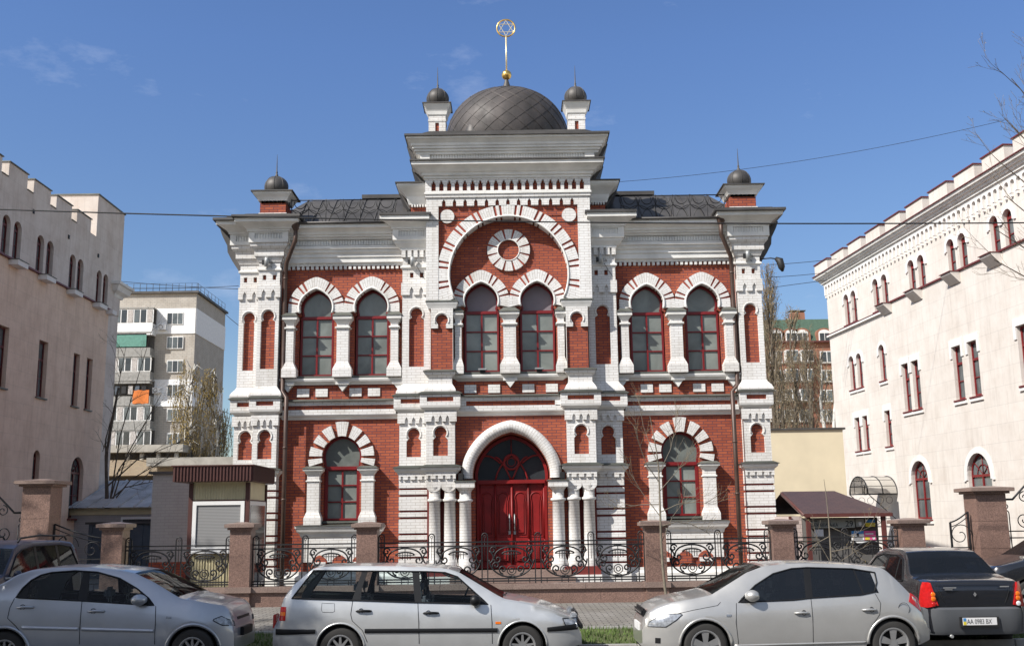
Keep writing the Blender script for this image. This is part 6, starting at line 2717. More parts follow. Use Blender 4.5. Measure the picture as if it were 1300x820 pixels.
        r_.grid(rows, 'rim', closed=True)
        r_.face([(cx + (rim_r - .01) * math.cos(2 * PI * k / 24), y + sg * hw * .15, z + (rim_r - .01) * math.sin(2 * PI * k / 24)) for k in range(24)], 'well')
        for k in range(spokes):
            a = 2 * PI * k / spokes + PI / 2
            ca, sa = math.cos(a), math.sin(a)
            w0, w1 = (.045, .030) if spokes < 8 else (.022, .014)
            if style == 'wide':
                w0, w1 = .03, .055
            pts = []
            for rr, ww, yy in ((.03, w0, hw * .72), (rim_r - .015, w1, hw * .84)):
                pts.append([(cx + rr * ca - ww * sa, y + sg * yy, z + rr * sa + ww * ca), (cx + rr * ca + ww * sa, y + sg * yy, z + rr * sa - ww * ca),
                            (cx + rr * ca + ww * sa * .8, y + sg * (yy - .04), z + rr * sa - ww * ca * .8), (cx + rr * ca - ww * sa * .8, y + sg * (yy - .04), z + rr * sa + ww * ca * .8)])
            r_.grid(pts, 'rim', closed=True, smooth=False)
        r_.face([(cx + .05 * math.cos(2 * PI * k / 14), y + sg * hw * .80, z + .05 * math.sin(2 * PI * k / 14)) for k in range(14)], 'rim')
        r_.build('rim', wo)
        # inner arch liner
        l_ = MB()
        A = s['arch'] + .004
        arc = [PI * k / 20 for k in range(21)]
        rows = [[(cx + A * math.cos(a), yy, z + A * math.sin(a)) for a in arc] for yy in (sg * (c.ys(cx, .7) - .03), sg * (c.W / 2 - .32))]
        l_.grid(rows, 'well')
        l_.face([(cx + A * math.cos(a), sg * (c.W / 2 - .32), z + A * math.sin(a)) for a in arc], 'well')
        l_.face([(cx - A, sg * (c.W / 2 - .32), .16), (cx + A, sg * (c.W / 2 - .32), .16), (cx + A, sg * (c.W / 2 - .32), z), (cx - A, sg * (c.W / 2 - .32), z)], 'well')
        l_.build('wheel_arch', c.bo)

    def seats(c, xs, zt=1.0):
        for x in xs:
            for y in (-.36, .36):
                b = MB()
                b.box(x - .07, x + .07, y - .24, y + .24, .45, zt, 'seat', bevel=.05)
                b.box(x - .07, x + .42, y - .24, y + .24, .35, .52, 'seat', bevel=.05)
                b.box(x - .10, x - .01, y - .14, y + .14, zt + .05, zt + .22, 'seat', bevel=.04)
                for q in (-.05, .05):
                    b.tube([(x - .05, y + q, zt - .02), (x - .05, y + q, zt + .08)], .008, 'grey_metal', 4)
                b.build('seat', c.bo)

    def mirror(c, x, z, mat, size=(.11, .075, .10)):
        for sg in (-1, 1):
            y = sg * (c.ys(x, z) + .10)
            b = MB()
            n = 8
            rows = []
            for i in range(n + 1):
                u = i / n
                r = math.sin(PI * min(.98, .12 + .80 * u)) ** .6
                rows.append([(x + size[0] * (u - .5), y + size[1] * r * math.cos(2 * PI * k / 12), z + size[2] * r * math.sin(2 * PI * k / 12) * .8) for k in range(12)])
            b.grid(rows, mat, closed=True, capa=True, capb=True)
            b.tube([(x + .02, sg * (c.ys(x, z) - .01), z - .04), (x, y, z - .04)], .025, 'bump_black', 6)
            b.build('wing_mirror', c.bo)

    def handle(c, x, z, mat, w_=.11):
        for sg in (-1, 1):
            yy = sg * c.ys(x, z)
            b = MB()
            b.tube([(x - w_, yy, z - .004), (x - w_ * .8, yy + sg * .025, z), (x, yy + sg * .034, z + .004), (x + w_ * .8, yy + sg * .025, z), (x + w_, yy, z - .004)], [.012, .016, .017, .016, .012], mat, 6)
            b.tube([(x - w_ * .35 + w_ * .6 * math.cos(2 * PI * k / 12) * .5, yy + sg * .002, z + .035 * math.sin(2 * PI * k / 12)) for k in range(12)], .005, 'bump_black' if mat != 'bump_black' else 'well', 4, closed=True)
            b.build('door_handle', c.bo)


def conv(pts, x0, px0, k, zf):
    return [((p[0] - px0) * k, zf(p)) for p in pts]


# pixel traces of the side views -> metres
def trace(pts, px_rear, Y, flip=False, z0=-.10):
    X0 = at(px_rear, 780, Y)[0]
    out = []
    for p in pts:
        X, Z = at(p[0], p[1], Y)
        out.append((round((X0 - X) if flip else (X - X0), 3), round(Z - z0, 3)))
    if flip:
        out = sorted(out)
    return out


def nose(tab, x0, d, L):
    """lengthen or shorten the part of a profile in front of x0"""
    return [(x if x < x0 else x0 + (x - x0) * (L + d - x0) / (L - x0), z) for x, z in tab]


ROAD_Z = lambda y: -.10 + (-12.06 - y) * .00456

# ---- silver estate, centre
Yc = -13.6
top = trace([(345.5, 800), (346.5, 792), (353, 786), (354.5, 770), (356, 764), (361, 753), (370.7, 741), (393.3, 721), (404.6, 718.6), (453, 717.4), (500, 717.8), (550, 719.6), (567.5, 721.3), (582, 725.8), (588.5, 729.5), (630.5, 754), (641, 759.5), (650, 760.8), (685.4, 767.6), (709.6, 775.5), (725.8, 781.6), (732, 785), (736.5, 792), (739, 802), (742, 806)], 345, Yc)
belt = trace([(345, 800), (350, 790), (356, 766), (369, 760.6), (440, 762.4), (526, 765.4), (622, 768), (650, 771), (700, 778), (735, 792), (742, 810)], 345, Yc)
wtop = trace([(368, 761), (395, 724.6), (453, 725.2), (540, 726), (564, 727.2), (580.4, 732.6), (596.5, 746.8), (619, 767.2)], 345, Yc)
X0 = at(345, 780, Yc)[0]
Lc = at(742, 790, Yc)[0] - X0
wr, wf = at(431.3, 820, Yc)[0] - X0, at(663.5, 820, Yc)[0] - X0
top, belt = nose(top, wf + .4, -.03, Lc), nose(belt, wf + .4, -.03, Lc)
Lc -= .03
ES = thing('estate_car', (X0, Yc + .85, ROAD_Z(Yc + .85)), 'silver estate car with a black side moulding, parked in front of the red doors', 'car', world=False)
spec = dict(L=Lc, W=1.70, top=top, belt=belt, wtop=wtop, sill=[(0, .32), (.25, .26), (Lc - .3, .24), (Lc, .30)], wheels=(wr, wf), arch=.345, wz=.30, tyre=.30,
            glass=(.26, at(619.5, 780, Yc)[0] - X0), screens=[(.13, .42), (at(584, 780, Yc)[0] - X0, at(640, 780, Yc)[0] - X0)], zmid=.60, shoulder=.93, tumble=.36, round=(.30, .55), pinch=(.12, .20))
c = Car(spec, ES)
c.body('silver', 'car_glass', 'wind_glass')
PX = lambda px, py: (at(px, py, Yc)[0] - X0, at(px, py, Yc)[1] + .10)
# rubber surround and pillars
c.line('window_seal', [PX(369.5, 760), PX(395, 725), PX(453, 725.6), PX(540, 726.4), PX(564, 727.6), PX(580, 733), PX(596, 747), PX(619, 767), PX(526, 765), PX(440, 762)], .013, 'bump_black', .004, closed=True)
for (a, d, wd) in ((PX(449.5, 762.6), PX(461, 725.8), .085), (PX(530.5, 765.2), PX(526, 726.4), .10)):
    c.strip('pillar', [(a[0] - wd / 2, a[1]), (a[0] + wd / 2, a[1])], [(d[0] - wd / 2, d[1]), (d[0] + wd / 2, d[1])], .004, 'bump_black')
c.strip('pillar', [PX(452, 762.8), PX(457, 763)], [PX(457, 744), PX(458, 744)], .003, 'bump_black')
c.strip('pillar', [PX(606, 767), PX(620, 768)], [PX(602, 752), PX(606, 756)], .003, 'bump_black')
zs = lambda x: .555
c.strip('side_moulding', [(wr + .36, .515), (wf - .36, .50)], [(wr + .36, .575), (wf - .36, .56)], .012, 'bump_black', thick=.008)
c.strip('side_moulding', [(.05, .50), (wr - .36, .515)], [(.05, .585), (wr - .36, .575)], .012, 'bump_black', thick=.008)
c.strip('side_moulding', [(wf + .36, .50), (Lc - .06, .515)], [(wf + .36, .56), (Lc - .06, .60)], .012, 'bump_black', thick=.008)
for x_, zz in ((-.012, .50), (Lc - .03, .51)):
    b = MB()
    b.box(x_, x_ + .045, -.70, .70, zz, zz + .085, 'bump_black', bevel=.015)
    b.build('bumper_strip', c.bo)
for cx in (wr, wf):
    for sg in (-1, 1):
        c.wheel(cx, sg, 9, .185)
    arc = [(cx + .355 * math.cos(PI * k / 20), .30 + .355 * math.sin(PI * k / 20)) for k in range(21)]
    c.line('arch_lip', arc, .016, 'silver', .0)
for xx in (448, 531.5):
    pass
c.line('door_seam', [PX(447, 763), PX(445, 780), PX(447, 788), PX(460, 800), PX(466, 815)], .006, 'well', -.001)
c.line('door_seam', [PX(530, 765.5), PX(531.5, 790), PX(532, 817)], .006, 'well', -.001)
c.line('door_seam', [PX(623, 768), PX(624.5, 790), PX(625, 817)], .006, 'well', -.001)
c.line('fuel_flap', [PX(408, 766), PX(424, 766.3), PX(424.5, 776), PX(422, 777.5), PX(409, 777), PX(407.5, 774)], .004, 'well', -.001, sides=(-1,), closed=True)
c.handle(PX(461.5, 775)[0], PX(461.5, 775.5)[1], 'bump_black')
c.handle(PX(547, 778)[0], PX(547, 778)[1], 'bump_black')
c.mirror(PX(603.5, 761.5)[0], PX(603.5, 762)[1] + .0, 'bump_black', (.15, .08, .10))
c.strip('tail_light', [PX(353.6, 788), PX(361.8, 788)], [PX(354.4, 770.5), PX(362.6, 770.5)], .005, 'lamp_red')
c.strip('tail_light', [PX(353.6, 781.5), PX(361.8, 781.5)], [PX(354, 777), PX(362, 777)], .008, 'lamp_amber')
c.line('lamp_seal', [PX(719, 796.5), PX(735.6, 797), PX(732.5, 785), PX(714.5, 785.5)], .008, 'bump_black', .004, closed=True)
c.strip('headlight', [PX(719, 796.5), PX(735.6, 797)], [PX(714.5, 785.5), PX(732.5, 785)], .005, 'lamp_clear')
c.strip('indicator', [PX(629, 791.8), PX(636, 791.8)], [PX(629, 789), PX(636, 789)], .004, 'lamp_amber')
b = MB()
for sg in (-1, 1):
    b.box(-.015, .03, sg * .46, sg * .70, .58, .78, 'lamp_red', bevel=.01)
    b.box(Lc - .16, Lc - .06, sg * .38, sg * .66, .60, .74, 'lamp_clear', bevel=.02)
b.box(Lc - .10, Lc - .035, -.36, .36, .60, .74, 'bump_black', bevel=.02)
b.build('lamp_cluster', c.bo)
b = MB()
b.tube([PXc for PXc in [(PX(626, 758)[0] + .1, -.55, PX(640, 760)[1] + .0), (PX(641, 760)[0] + .02, -.1, PX(641, 759)[1] + .02)]], .012, 'black', 4)
b.build('wiper', c.bo)
c.seats((at(500, 780, Yc)[0] - X0 - .55, at(590, 780, Yc)[0] - X0 - .62))
b = MB()
b.lathe(0, 0, [(.17, -.012), (.185, 0), (.17, .012)], 'black', 18)
mt = Matrix.Translation((PX(585, 780)[0], .38, .92)) @ Matrix.Rotation(math.radians(-68), 4, 'Y')
b.xf(mt).build('steering_wheel', c.bo)

# ---- silver hatchback, right, facing left
Yk = -14.0
KX = at(1184, 790, Yk)[0]
top = trace([(1184, 800), (1182.5, 794), (1176.6, 779), (1172.5, 762), (1161, 754), (1151.5, 742.8), (1133, 724.2), (1127.3, 720.2), (1087, 715.8), (1038.5, 714.0), (1010, 714.6), (976, 717.8), (953.5, 725.8), (929, 740.4), (905, 754.6), (887, 758.5), (853, 764.6), (832, 771.5), (819.4, 779.5), (814, 790), (811.5, 799), (810.5, 805)], 1184, Yk, True)
belt = trace([(1184, 800), (1174, 775), (1165, 764), (1140, 756), (1112, 752.5), (1095, 755.7), (1030, 759.8), (1010, 762.2), (937.3, 765.4), (900, 769), (850, 776), (822, 786), (811, 803)], 1184, Yk, True)
wtop = trace([(1118.2, 752), (1117.4, 728), (1110, 725.5), (1087, 722.8), (1030, 721.2), (1010, 722.5), (985.8, 729), (961.5, 743.6), (938, 765)], 1184, Yk, True)
wtop = sorted([(x, z) for x, z in wtop])
Lk = KX - at(810.5, 790, Yk)[0]
KP = lambda px, py: (KX - at(px, py, Yk)[0], at(px, py, Yk)[1] + .10)
wr, wf = KP(1135.4, 0)[0], KP(896, 0)[0]
wr, wf = KX - at(1136, 815, Yk)[0], KX - at(896.5, 815, Yk)[0]
top, belt = nose(top, wf + .4, -.08, Lk), nose(belt, wf + .4, -.08, Lk)
Lk -= .08
HB = thing('hatchback', (KX, Yk + .88, ROAD_Z(Yk + .88)), 'silver hatchback with dark tinted windows facing left, parked at the right', 'car', world=False, rz=PI)
spec = dict(L=Lk, W=1.76, top=top, belt=belt, wtop=wtop, sill=[(0, .34), (.2, .28), (Lk - .3, .22), (Lk, .28)], wheels=(wr, wf), arch=.355, wz=.315, tyre=.315,
            glass=(KP(1116.2, 740)[0], KP(938.5, 765)[0]), screens=[(KP(1160, 753)[0], KP(1134, 725)[0]), (KP(970, 720)[0], KP(906, 754)[0])], zmid=.62, shoulder=.925, tumble=.40, round=(.45, .75), pinch=(.16, .30))
c = Car(spec, HB)
c.body('silver_warm', 'car_glass_dark', 'wind_glass')
c.line('window_seal', [KP(1112, 752), KP(1116.5, 740), KP(1115.5, 727.5), KP(1087, 723), KP(1030, 721.5), KP(1010, 722.8), KP(985.8, 729.3), KP(961.5, 744), KP(939, 765), KP(1010, 762), KP(1030, 759.6), KP(1095, 755.5)], .012, 'bump_black', .004, closed=True)
for (a, d, wd) in ((KP(1029, 760), KP(1029.5, 721.6), .10), (KP(1098.5, 755.5), KP(1089, 723), .025)):
    c.strip('pillar', [(a[0] - wd / 2, a[1]), (a[0] + wd / 2, a[1])], [(d[0] - wd / 2, d[1]), (d[0] + wd / 2, d[1])], .004, 'bump_black')
c.strip('pillar', [KP(948, 765), KP(938, 765.5)], [KP(946, 757), KP(944, 759)], .004, 'bump_black')
for cx in (wr, wf):
    for sg in (-1, 1):
        c.wheel(cx, sg, 5, .205, 'wide')
    arc = [(cx + .368 * math.cos(PI * k / 20), .315 + .368 * math.sin(PI * k / 20)) for k in range(21)]
    c.line('arch_lip', arc, .024, 'silver_warm', -.004)
c.line('door_seam', [KP(936, 766), KP(934.5, 790), KP(938, 818)], .005, 'well', -.001)
c.line('door_seam', [KP(1031, 760), KP(1032, 790), KP(1033, 819)], .005, 'well', -.001)
c.line('door_seam', [KP(1113, 754), KP(1119, 766), KP(1117, 780), KP(1107, 795), KP(1103, 812)], .005, 'well', -.001)
c.line('bonnet_seam', [KP(916, 765), KP(912, 769), KP(880, 775), KP(846, 783)], .005, 'well', -.001)
b = MB()
fx, fz = KP(1148.5, 773)
b.tube([(fx + .078 * math.cos(2 * PI * k / 18), c.ys(fx, fz), fz + .085 * math.sin(2 * PI * k / 18)) for k in range(18)], .004, 'well', 4, closed=True)
b.build('fuel_flap', c.bo)
c.handle(KP(1018, 778)[0], KP(1018, 778)[1], 'silver_warm', .10)
c.handle(KP(1104, 774)[0], KP(1104, 774)[1], 'silver_warm', .10)
c.mirror(KP(955, 756)[0], KP(955, 756.5)[1], 'silver_warm', (.19, .10, .105))
c.line('lamp_seal', [KP(824.5, 797), KP(846, 796.5), KP(858, 788), KP(867, 780.5), KP(866, 779.5), KP(851, 780), KP(838, 783.5), KP(826.5, 791)], .006, 'bump_black', .004, closed=True)
c.strip('headlight', [KP(824.5, 797), KP(846, 796.5), KP(858, 788), KP(867, 780.5)], [KP(826.5, 791), KP(838, 783.5), KP(851, 780), KP(866, 779.5)], .006, 'lamp_clear')
c.strip('tail_light', [KP(1156, 764), KP(1168, 773), KP(1176, 779.5)], [KP(1160, 753.6), KP(1170, 759.5), KP(1175.5, 773)], .008, 'lamp_red')
c.strip('side_repeater', [KP(922.5, 783), KP(929, 783)], [KP(922.5, 780), KP(929, 780)], .003, 'chrome')
c.strip('fog_lamp', [KP(833.5, 818), KP(840, 818)], [KP(833.5, 811), KP(840, 811)], .004, 'bump_black')
b = MB()
b.box(Lk - .10, Lk - .015, -.46, .46, .68, .80, 'bump_black', bevel=.03)
b.box(Lk - .09, Lk - .005, -.42, .42, .735, .75, 'chrome', bevel=.004)
b.build('grille', c.bo)
b = MB()
b.box(Lk - .03, Lk + .015, -.26, .26, .48, .59, 'plate_white')
b.build('number_plate', c.bo)
b = MB()
b.box(-.015, .03, -.26, .26, .62, .73, 'plate_white')
b.build('number_plate', c.bo)
c.line('sill_trim', [(wr + .4, .335), (wf - .4, .31)], .02, 'silver_warm', -.01)
# roof spoiler
b = MB()
sx, sz = KP(1131, 722)
b.box(sx - .05, sx + .16, -.52, .52, sz - .015, sz + .014, 'silver_warm', bevel=.012)
b.build('spoiler', c.bo)
c.seats((1.35, 2.15), .98)
b = MB()
b.tube([(KP(1090, 714)[0], 0, KP(1090, 715)[1] - .02), (KP(1090, 714)[0] - .12, 0, KP(1090, 712)[1] + .14)], .006, 'black', 4)
b.build('aerial', c.bo)

# ---- silver-blue saloon at the left edge, facing right
Ys = -14.15
SX = at(-52, 790, Ys)[0]
top = trace([(-52, 800), (-51, 775), (-48, 752), (-40, 747), (-6, 741), (4, 735), (13, 729), (30, 723), (58.5, 719.8), (102.4, 719.4), (146, 723.6), (164, 727), (189.3, 738.6), (223, 757.5), (230, 760), (242, 761.6), (277, 768.6), (299, 775), (315, 785), (323, 795), (328.3, 803), (330, 810)], -52, Ys)
belt = trace([(-52, 800), (-48, 762), (-20, 757), (17.6, 759.3), (99.5, 763), (168.3, 767.3), (195, 770), (240, 774), (290, 783), (318, 795), (330, 812)], -52, Ys)
wtop = trace([(17.4, 759), (24, 747.5), (33.7, 737.3), (45, 730.5), (58.5, 727.3), (87.8, 725.2), (117, 727), (146.3, 735), (170, 748), (186, 760), (194, 769)], -52, Ys)
SP = lambda px, py: (at(px, py, Ys)[0] - SX, at(px, py, Ys)[1] + .10)
Ls = SP(330, 790)[0]
wr, wf = at(4, 815, Ys)[0] - SX, at(243, 815, Ys)[0] - SX
top, belt = nose(top, wf + .4, -.42, Ls), nose(belt, wf + .4, -.42, Ls)
Ls -= .42
SL = thing('saloon_car', (SX, Ys + .86, ROAD_Z(Ys + .86)), 'silver-blue saloon with an open front window, cut by the left edge, facing right', 'car', world=False)
spec = dict(L=Ls, W=1.72, top=top, belt=belt, wtop=wtop, sill=[(0, .34), (.25, .26), (Ls - .3, .24), (Ls, .32)], wheels=(wr, wf), arch=.355, wz=.345, tyre=.31,
            glass=(SP(17.6, 760)[0], SP(194, 770)[0]), screens=[(SP(-14, 742)[0], SP(24, 725)[0]), (SP(162, 727)[0], SP(222, 757)[0])], zmid=.62, shoulder=.93, tumble=.38, round=(.45, .70), pinch=(.14, .28))
c = Car(spec, SL)
c.body('silver_blue', 'car_glass', 'wind_glass')
c.line('window_seal', [SP(18, 759), SP(24.5, 747.5), SP(34, 737.6), SP(45.5, 731), SP(58.5, 727.8), SP(87.8, 725.7), SP(117, 727.5), SP(146.3, 735.4), SP(170, 748.3), SP(186, 760.3), SP(193.5, 769), SP(99.5, 763)], .014, 'bump_black', .004, closed=True)
c.strip('pillar', [SP(18, 759.5), SP(32.5, 760)], [SP(33, 739), SP(33.6, 738)], .004, 'bump_black')
c.strip('pillar', [SP(96, 763), SP(109, 763.6)], [SP(98.5, 726), SP(106.5, 726.4)], .004, 'bump_black')
c.strip('pillar', [SP(176, 768), SP(194, 769.4)], [SP(174, 752), SP(178, 754.5)], .004, 'bump_black')
for cx in (wr, wf):
    for sg in (-1, 1):
        c.wheel(cx, sg, 11, .19)
    arc = [(cx + .368 * math.cos(PI * k / 20), .345 + .368 * math.sin(PI * k / 20)) for k in range(21)]
    c.line('arch_lip', arc, .026, 'silver_blue', -.004)
c.line('door_seam', [SP(16, 760), SP(11, 772), SP(9, 785), SP(20, 795), SP(30, 808), SP(33, 817)], .006, 'well', -.001)
c.line('door_seam', [SP(102, 764), SP(101.5, 790), SP(100.5, 818)], .006, 'well', -.001)
c.line('door_seam', [SP(196, 770), SP(197, 790), SP(196, 818)], .006, 'well', -.001)
c.strip('side_moulding', [SP(28, 799.2), SP(99, 800.5)], [SP(28, 794.5), SP(99, 796.5)], .012, 'silver_blue', thick=.01)
c.strip('side_moulding', [SP(104, 801), SP(195, 803)], [SP(104, 796.5), SP(195, 799)], .012, 'silver_blue', thick=.01)
c.handle(SP(31, 771)[0], SP(31, 771)[1], 'silver_blue', .12)
c.handle(SP(121, 776)[0], SP(121, 776)[1], 'silver_blue', .12)
c.mirror(SP(177, 761)[0], SP(177, 761.5)[1], 'silver_blue', (.20, .10, .10))
c.line('lamp_seal', [SP(268, 788.5), SP(279, 795), SP(291, 796.5), SP(290, 791), SP(277, 783.5), SP(268.5, 787)], .007, 'bump_black', .004, closed=True)
c.strip('headlight', [SP(268, 788.5), SP(279, 795), SP(291, 796.5)], [SP(268.5, 787), SP(277, 783.5), SP(290, 791)], .006, 'lamp_clear')
c.strip('side_repeater', [SP(210, 785.5), SP(217, 785.5)], [SP(210, 782.8), SP(217, 782.8)], .004, 'lamp_clear')
b = MB()
b.box(Ls - .12, Ls - .03, -.36, .36, .70, .80, 'bump_black', bevel=.03)
b.box(Ls - .02, Ls + .05, -.27, .27, .50, .62, 'bump_black', bevel=.01)
b.build('grille', c.bo)
c.seats((SP(52, 0)[0], SP(128, 745)[0]), 1.0)
b = MB()
for i in range(1):
    x_, z_ = SP(132, 746)
    b.lathe(x_, .36, [(.0, z_ + .17), (.06, z_ + .155), (.09, z_ + .08), (.085, z_), (.05, z_ - .08)], 'seat', 14)
b.build('headrest_cover', c.bo)
b = MB()
x_, z_ = SP(-6, 738)
b.box(x_ - .05, x_ + .20, -.5, .5, z_ + .01, z_ + .035, 'silver_blue', bevel=.012)
b.build('spoiler', c.bo)

# ---- black saloon seen from behind, right
M['badge_grey'] = plain('badge_grey', (.4, .4, .4), .35, metal=.6)


def rear_saloon(name, loc, rz, label, W, paint_, detail=True):
    t = thing(name, loc, label, 'car', world=False, rz=rz)
    L = 4.25
    top = [(0, .62), (.02, .98), (.08, 1.07), (.60, 1.12), (.74, 1.15), (1.02, 1.38), (1.22, 1.49), (1.5, 1.53), (2.2, 1.53), (2.6, 1.46), (3.22, 1.06), (3.4, 1.02), (4.0, .88), (4.18, .74), (4.25, .55)]
    belt = [(0, .6), (.05, .95), (.3, 1.02), (2, .98), (3.2, .95), (4.0, .82), (4.25, .5)]
    wtop = [(.92, 1.03), (1.20, 1.36), (1.5, 1.42), (2.2, 1.42), (2.55, 1.36), (3.08, .98)]
    spec = dict(L=L, W=W, top=top, belt=belt, wtop=wtop, sill=[(0, .30), (.3, .24), (L, .26)], wheels=(.80, 3.42), arch=.35, wz=.30, tyre=.30,
                glass=(.92, 3.08), screens=[(.70, 1.18), (2.62, 3.22)], zmid=.6, shoulder=.96, tumble=.38, round=(.30, .6), pinch=(.10, .25))
    c = Car(spec, t)
    c.body(paint_, 'car_glass_dark', 'car_glass_dark')
    for cx in (.80, 3.42):
        for sg in (-1, 1):
            c.wheel(cx, sg, 6, .18)
    c.line('window_seal', [(.94, 1.02), (1.20, 1.355), (1.5, 1.415), (2.2, 1.415), (2.55, 1.355), (3.06, .98)], .012, 'bump_black', .004, closed=True)
    for a, d, wd in ((1.95, 1.92, .09), (1.32, 1.36, .05)):
        c.strip('pillar', [(a - wd / 2, .99), (a + wd / 2, .99)], [(d - wd / 2, 1.42), (d + wd / 2, 1.42)], .004, 'bump_black')
    c.line('door_seam', [(1.95, .98), (1.95, .30)], .005, 'well', -.001)
    c.line('door_seam', [(1.25, 1.0), (1.22, .70), (1.05, .58)], .005, 'well', -.001)
    c.handle(1.45, .86, 'bump_black')
    c.handle(2.2, .86, 'bump_black')
    c.mirror(3.0, .98, 'bump_black')
    c.seats((1.45, 2.3), 1.0)
    h = W / 2
    # bumper, lower third of the tail, wrapped round the corners
    b = MB()
    rows = []
    for z, o in ((.26, .02), (.32, .055), (.56, .075), (.64, .07), (.67, .02)):
        row = []
        for k in range(17):
            u = -1 + 2 * k / 16
            y = u * (h - .03 + (.02 if abs(u) > .9 else 0))
            x = -o + .16 * max(0, abs(u) - .75) ** 1.5 / .125 * .9
            row.append((x, y, z))
        row = [(.46, row[0][1] - .012, z)] + row + [(.46, row[-1][1] + .012, z)]
        rows.append(row)
    b.grid(rows, 'bump_grey')
    b.build('rear_bumper', c.bo, sharp=40)
    for sg in (-1, 1):
        b = MB()
        pr = [[(.012, sg * (h - .09), .67), (-.002, sg * (h - .34), .67), (-.0, sg * (h - .26), .80), (.015, sg * (h - .17), 1.02), (.03, sg * (h - .12), 1.05)],
              [(.22, sg * (h - .015), .67), (.22, sg * (h - .015), .67), (.20, sg * (h - .02), .80), (.16, sg * (h - .04), 1.02), (.14, sg * (h - .06), 1.05)]]
        outer = [(.02, sg * (h - .055), .67), (.02, sg * (h - .06), .80), (.03, sg * (h - .085), .98), (.04, sg * (h - .10), 1.05)]
        inner = [(-.022, sg * (h - .22), .70), (-.022, sg * (h - .19), .80), (-.018, sg * (h - .14), .98), (-.005, sg * (h - .13), 1.04)]
        side = [(.20, sg * (h + .004), .67), (.18, sg * (h - .0), .80), (.13, sg * (h - .02), .98), (.10, sg * (h - .04), 1.05)]
        b.grid([inner, [(p[0] - .025, p[1], p[2]) for p in outer], side], 'lamp_red')
        b.grid([inner, [(p[0] + .06, p[1], p[2]) for p in inner]], 'lamp_red')
        lo = b.build('tail_light', c.bo)
        if detail:
            for zz, mt in ((.865, 'lamp_amber'), (.80, 'lamp_amber'), (.72, 'plate_white' if sg < 0 else 'lamp_red')):
                q = MB()
                yy = sg * (h - .145)
                rows = [[(-.042 + .003 * i, yy + r * math.cos(2 * PI * k / 12), zz + r * math.sin(2 * PI * k / 12)) for k in range(12)] for i, r in enumerate((.004, .03, .036, .038))]
                q.grid(rows, mt, closed=True)
                q.build('lens', lo)
    if detail:
        b = MB()
        b.tube([(-.006 + .01, y, z) for y, z in ((-h + .36, .69), (-h + .30, .80), (-h + .22, 1.03), (h - .22, 1.03), (h - .30, .80), (h - .36, .69))], .006, 'well', 4, closed=True)
        b.build('boot_seam', c.bo)
        b = MB()
        b.box(-.10, -.07, -.30, .30, .38, .53, 'well')
        b.build('plate_recess', c.bo)
        b = MB()
        b.box(-.112, -.10, -.26, .26, .41, .52, 'plate_white')
        pl = b.build('number_plate', c.bo)
        q = MB()
        q.box(-.1145, -.112, .21, .255, .465, .515, 'poster_blue')
        q.box(-.1145, -.112, .21, .255, .415, .465, 'poster_yellow')
        q.build('flag_strip', pl)
        rot = Matrix.Rotation(-PI / 2, 4, 'Z') @ Matrix.Rotation(PI / 2, 4, 'X')
        text_mesh('plate_text', 'AA 0983 BX', -.1135, .20, .43, .10, 'sign_ink', pl, rot=rot, wid=.74, extr=.001)
        q = MB()
        rows = [[(-.016, .0 + .026 * math.cos(PI / 2 * k) * (1 if i else .2), .86 + .036 * math.sin(PI / 2 * k) * (1 if i else .2)) for k in range(4)] for i in range(2)]
        q.grid(rows, 'badge_grey', closed=True)
        q.box(-.014, -.008, h - .52, h - .32, .955, .972, 'badge_grey')
        q.box(-.014, -.008, h - .46, h - .34, .93, .942, 'badge_grey')
        q.box(-.014, -.008, -h + .26, -h + .40, .965, .982, 'badge_grey')
        q.build('badge', c.bo)
        q = MB()
        q.tube([(-.05, .42, .24), (.25, .42, .26)], .025, 'grey_metal', 8)
        q.build('exhaust', c.bo)
    return t


LX0, _ = at(1236, 760, -12.55)
rear_saloon('black_saloon', (LX0, -12.6, -.085), PI / 2, 'black saloon seen from behind with red and amber tail lights, right of the silver hatchback', 1.60, 'black_paint')
rear_saloon('dark_saloon', (13.6, -7.3, .10), PI, 'dark car mostly beyond the right edge, behind the black saloon', 1.70, 'black_paint', False)

# ---- navy off-roader at the left, roof rails, behind the saloon
sx = -9.35
SU = thing('off_road_car', (sx, -8.0, .11), 'dark navy off-road estate with roof rails, behind the silver-blue saloon', 'car', world=False, rz=-PI / 2)
top = [(0, .85), (.04, 1.1), (.14, 1.45), (.30, 1.60), (.8, 1.645), (2.0, 1.65), (2.5, 1.60), (2.75, 1.52), (3.3, 1.12), (3.45, 1.08), (4.1, 1.0), (4.35, .86), (4.45, .6)]
belt = [(0, .84), (.2, 1.08), (2, 1.03), (3.3, 1.0), (4.2, .88), (4.45, .55)]
wtop = [(.22, 1.10), (.40, 1.50), (.9, 1.55), (2.0, 1.55), (2.45, 1.50), (2.7, 1.42), (3.2, 1.03)]
spec = dict(L=4.45, W=1.75, top=top, belt=belt, wtop=wtop, sill=[(0, .42), (4.45, .36)], wheels=(.85, 3.55), arch=.40, wz=.36, tyre=.36,
            glass=(.22, 3.2), screens=[(.05, .24), (2.72, 3.3)], zmid=.7, shoulder=.97, tumble=.30, round=(.25, .6), pinch=(.08, .22))
c = Car(spec, SU)
c.body('navy_paint', 'car_glass_dark', 'wind_glass')
for cx in (.85, 3.55):
    for sg in (-1, 1):
        c.wheel(cx, sg, 6, .20)
c.line('window_seal', [(.24, 1.09), (.42, 1.495), (.9, 1.545), (2.0, 1.545), (2.45, 1.495), (2.7, 1.41), (3.18, 1.03)], .014, 'bump_black', .004, closed=True)
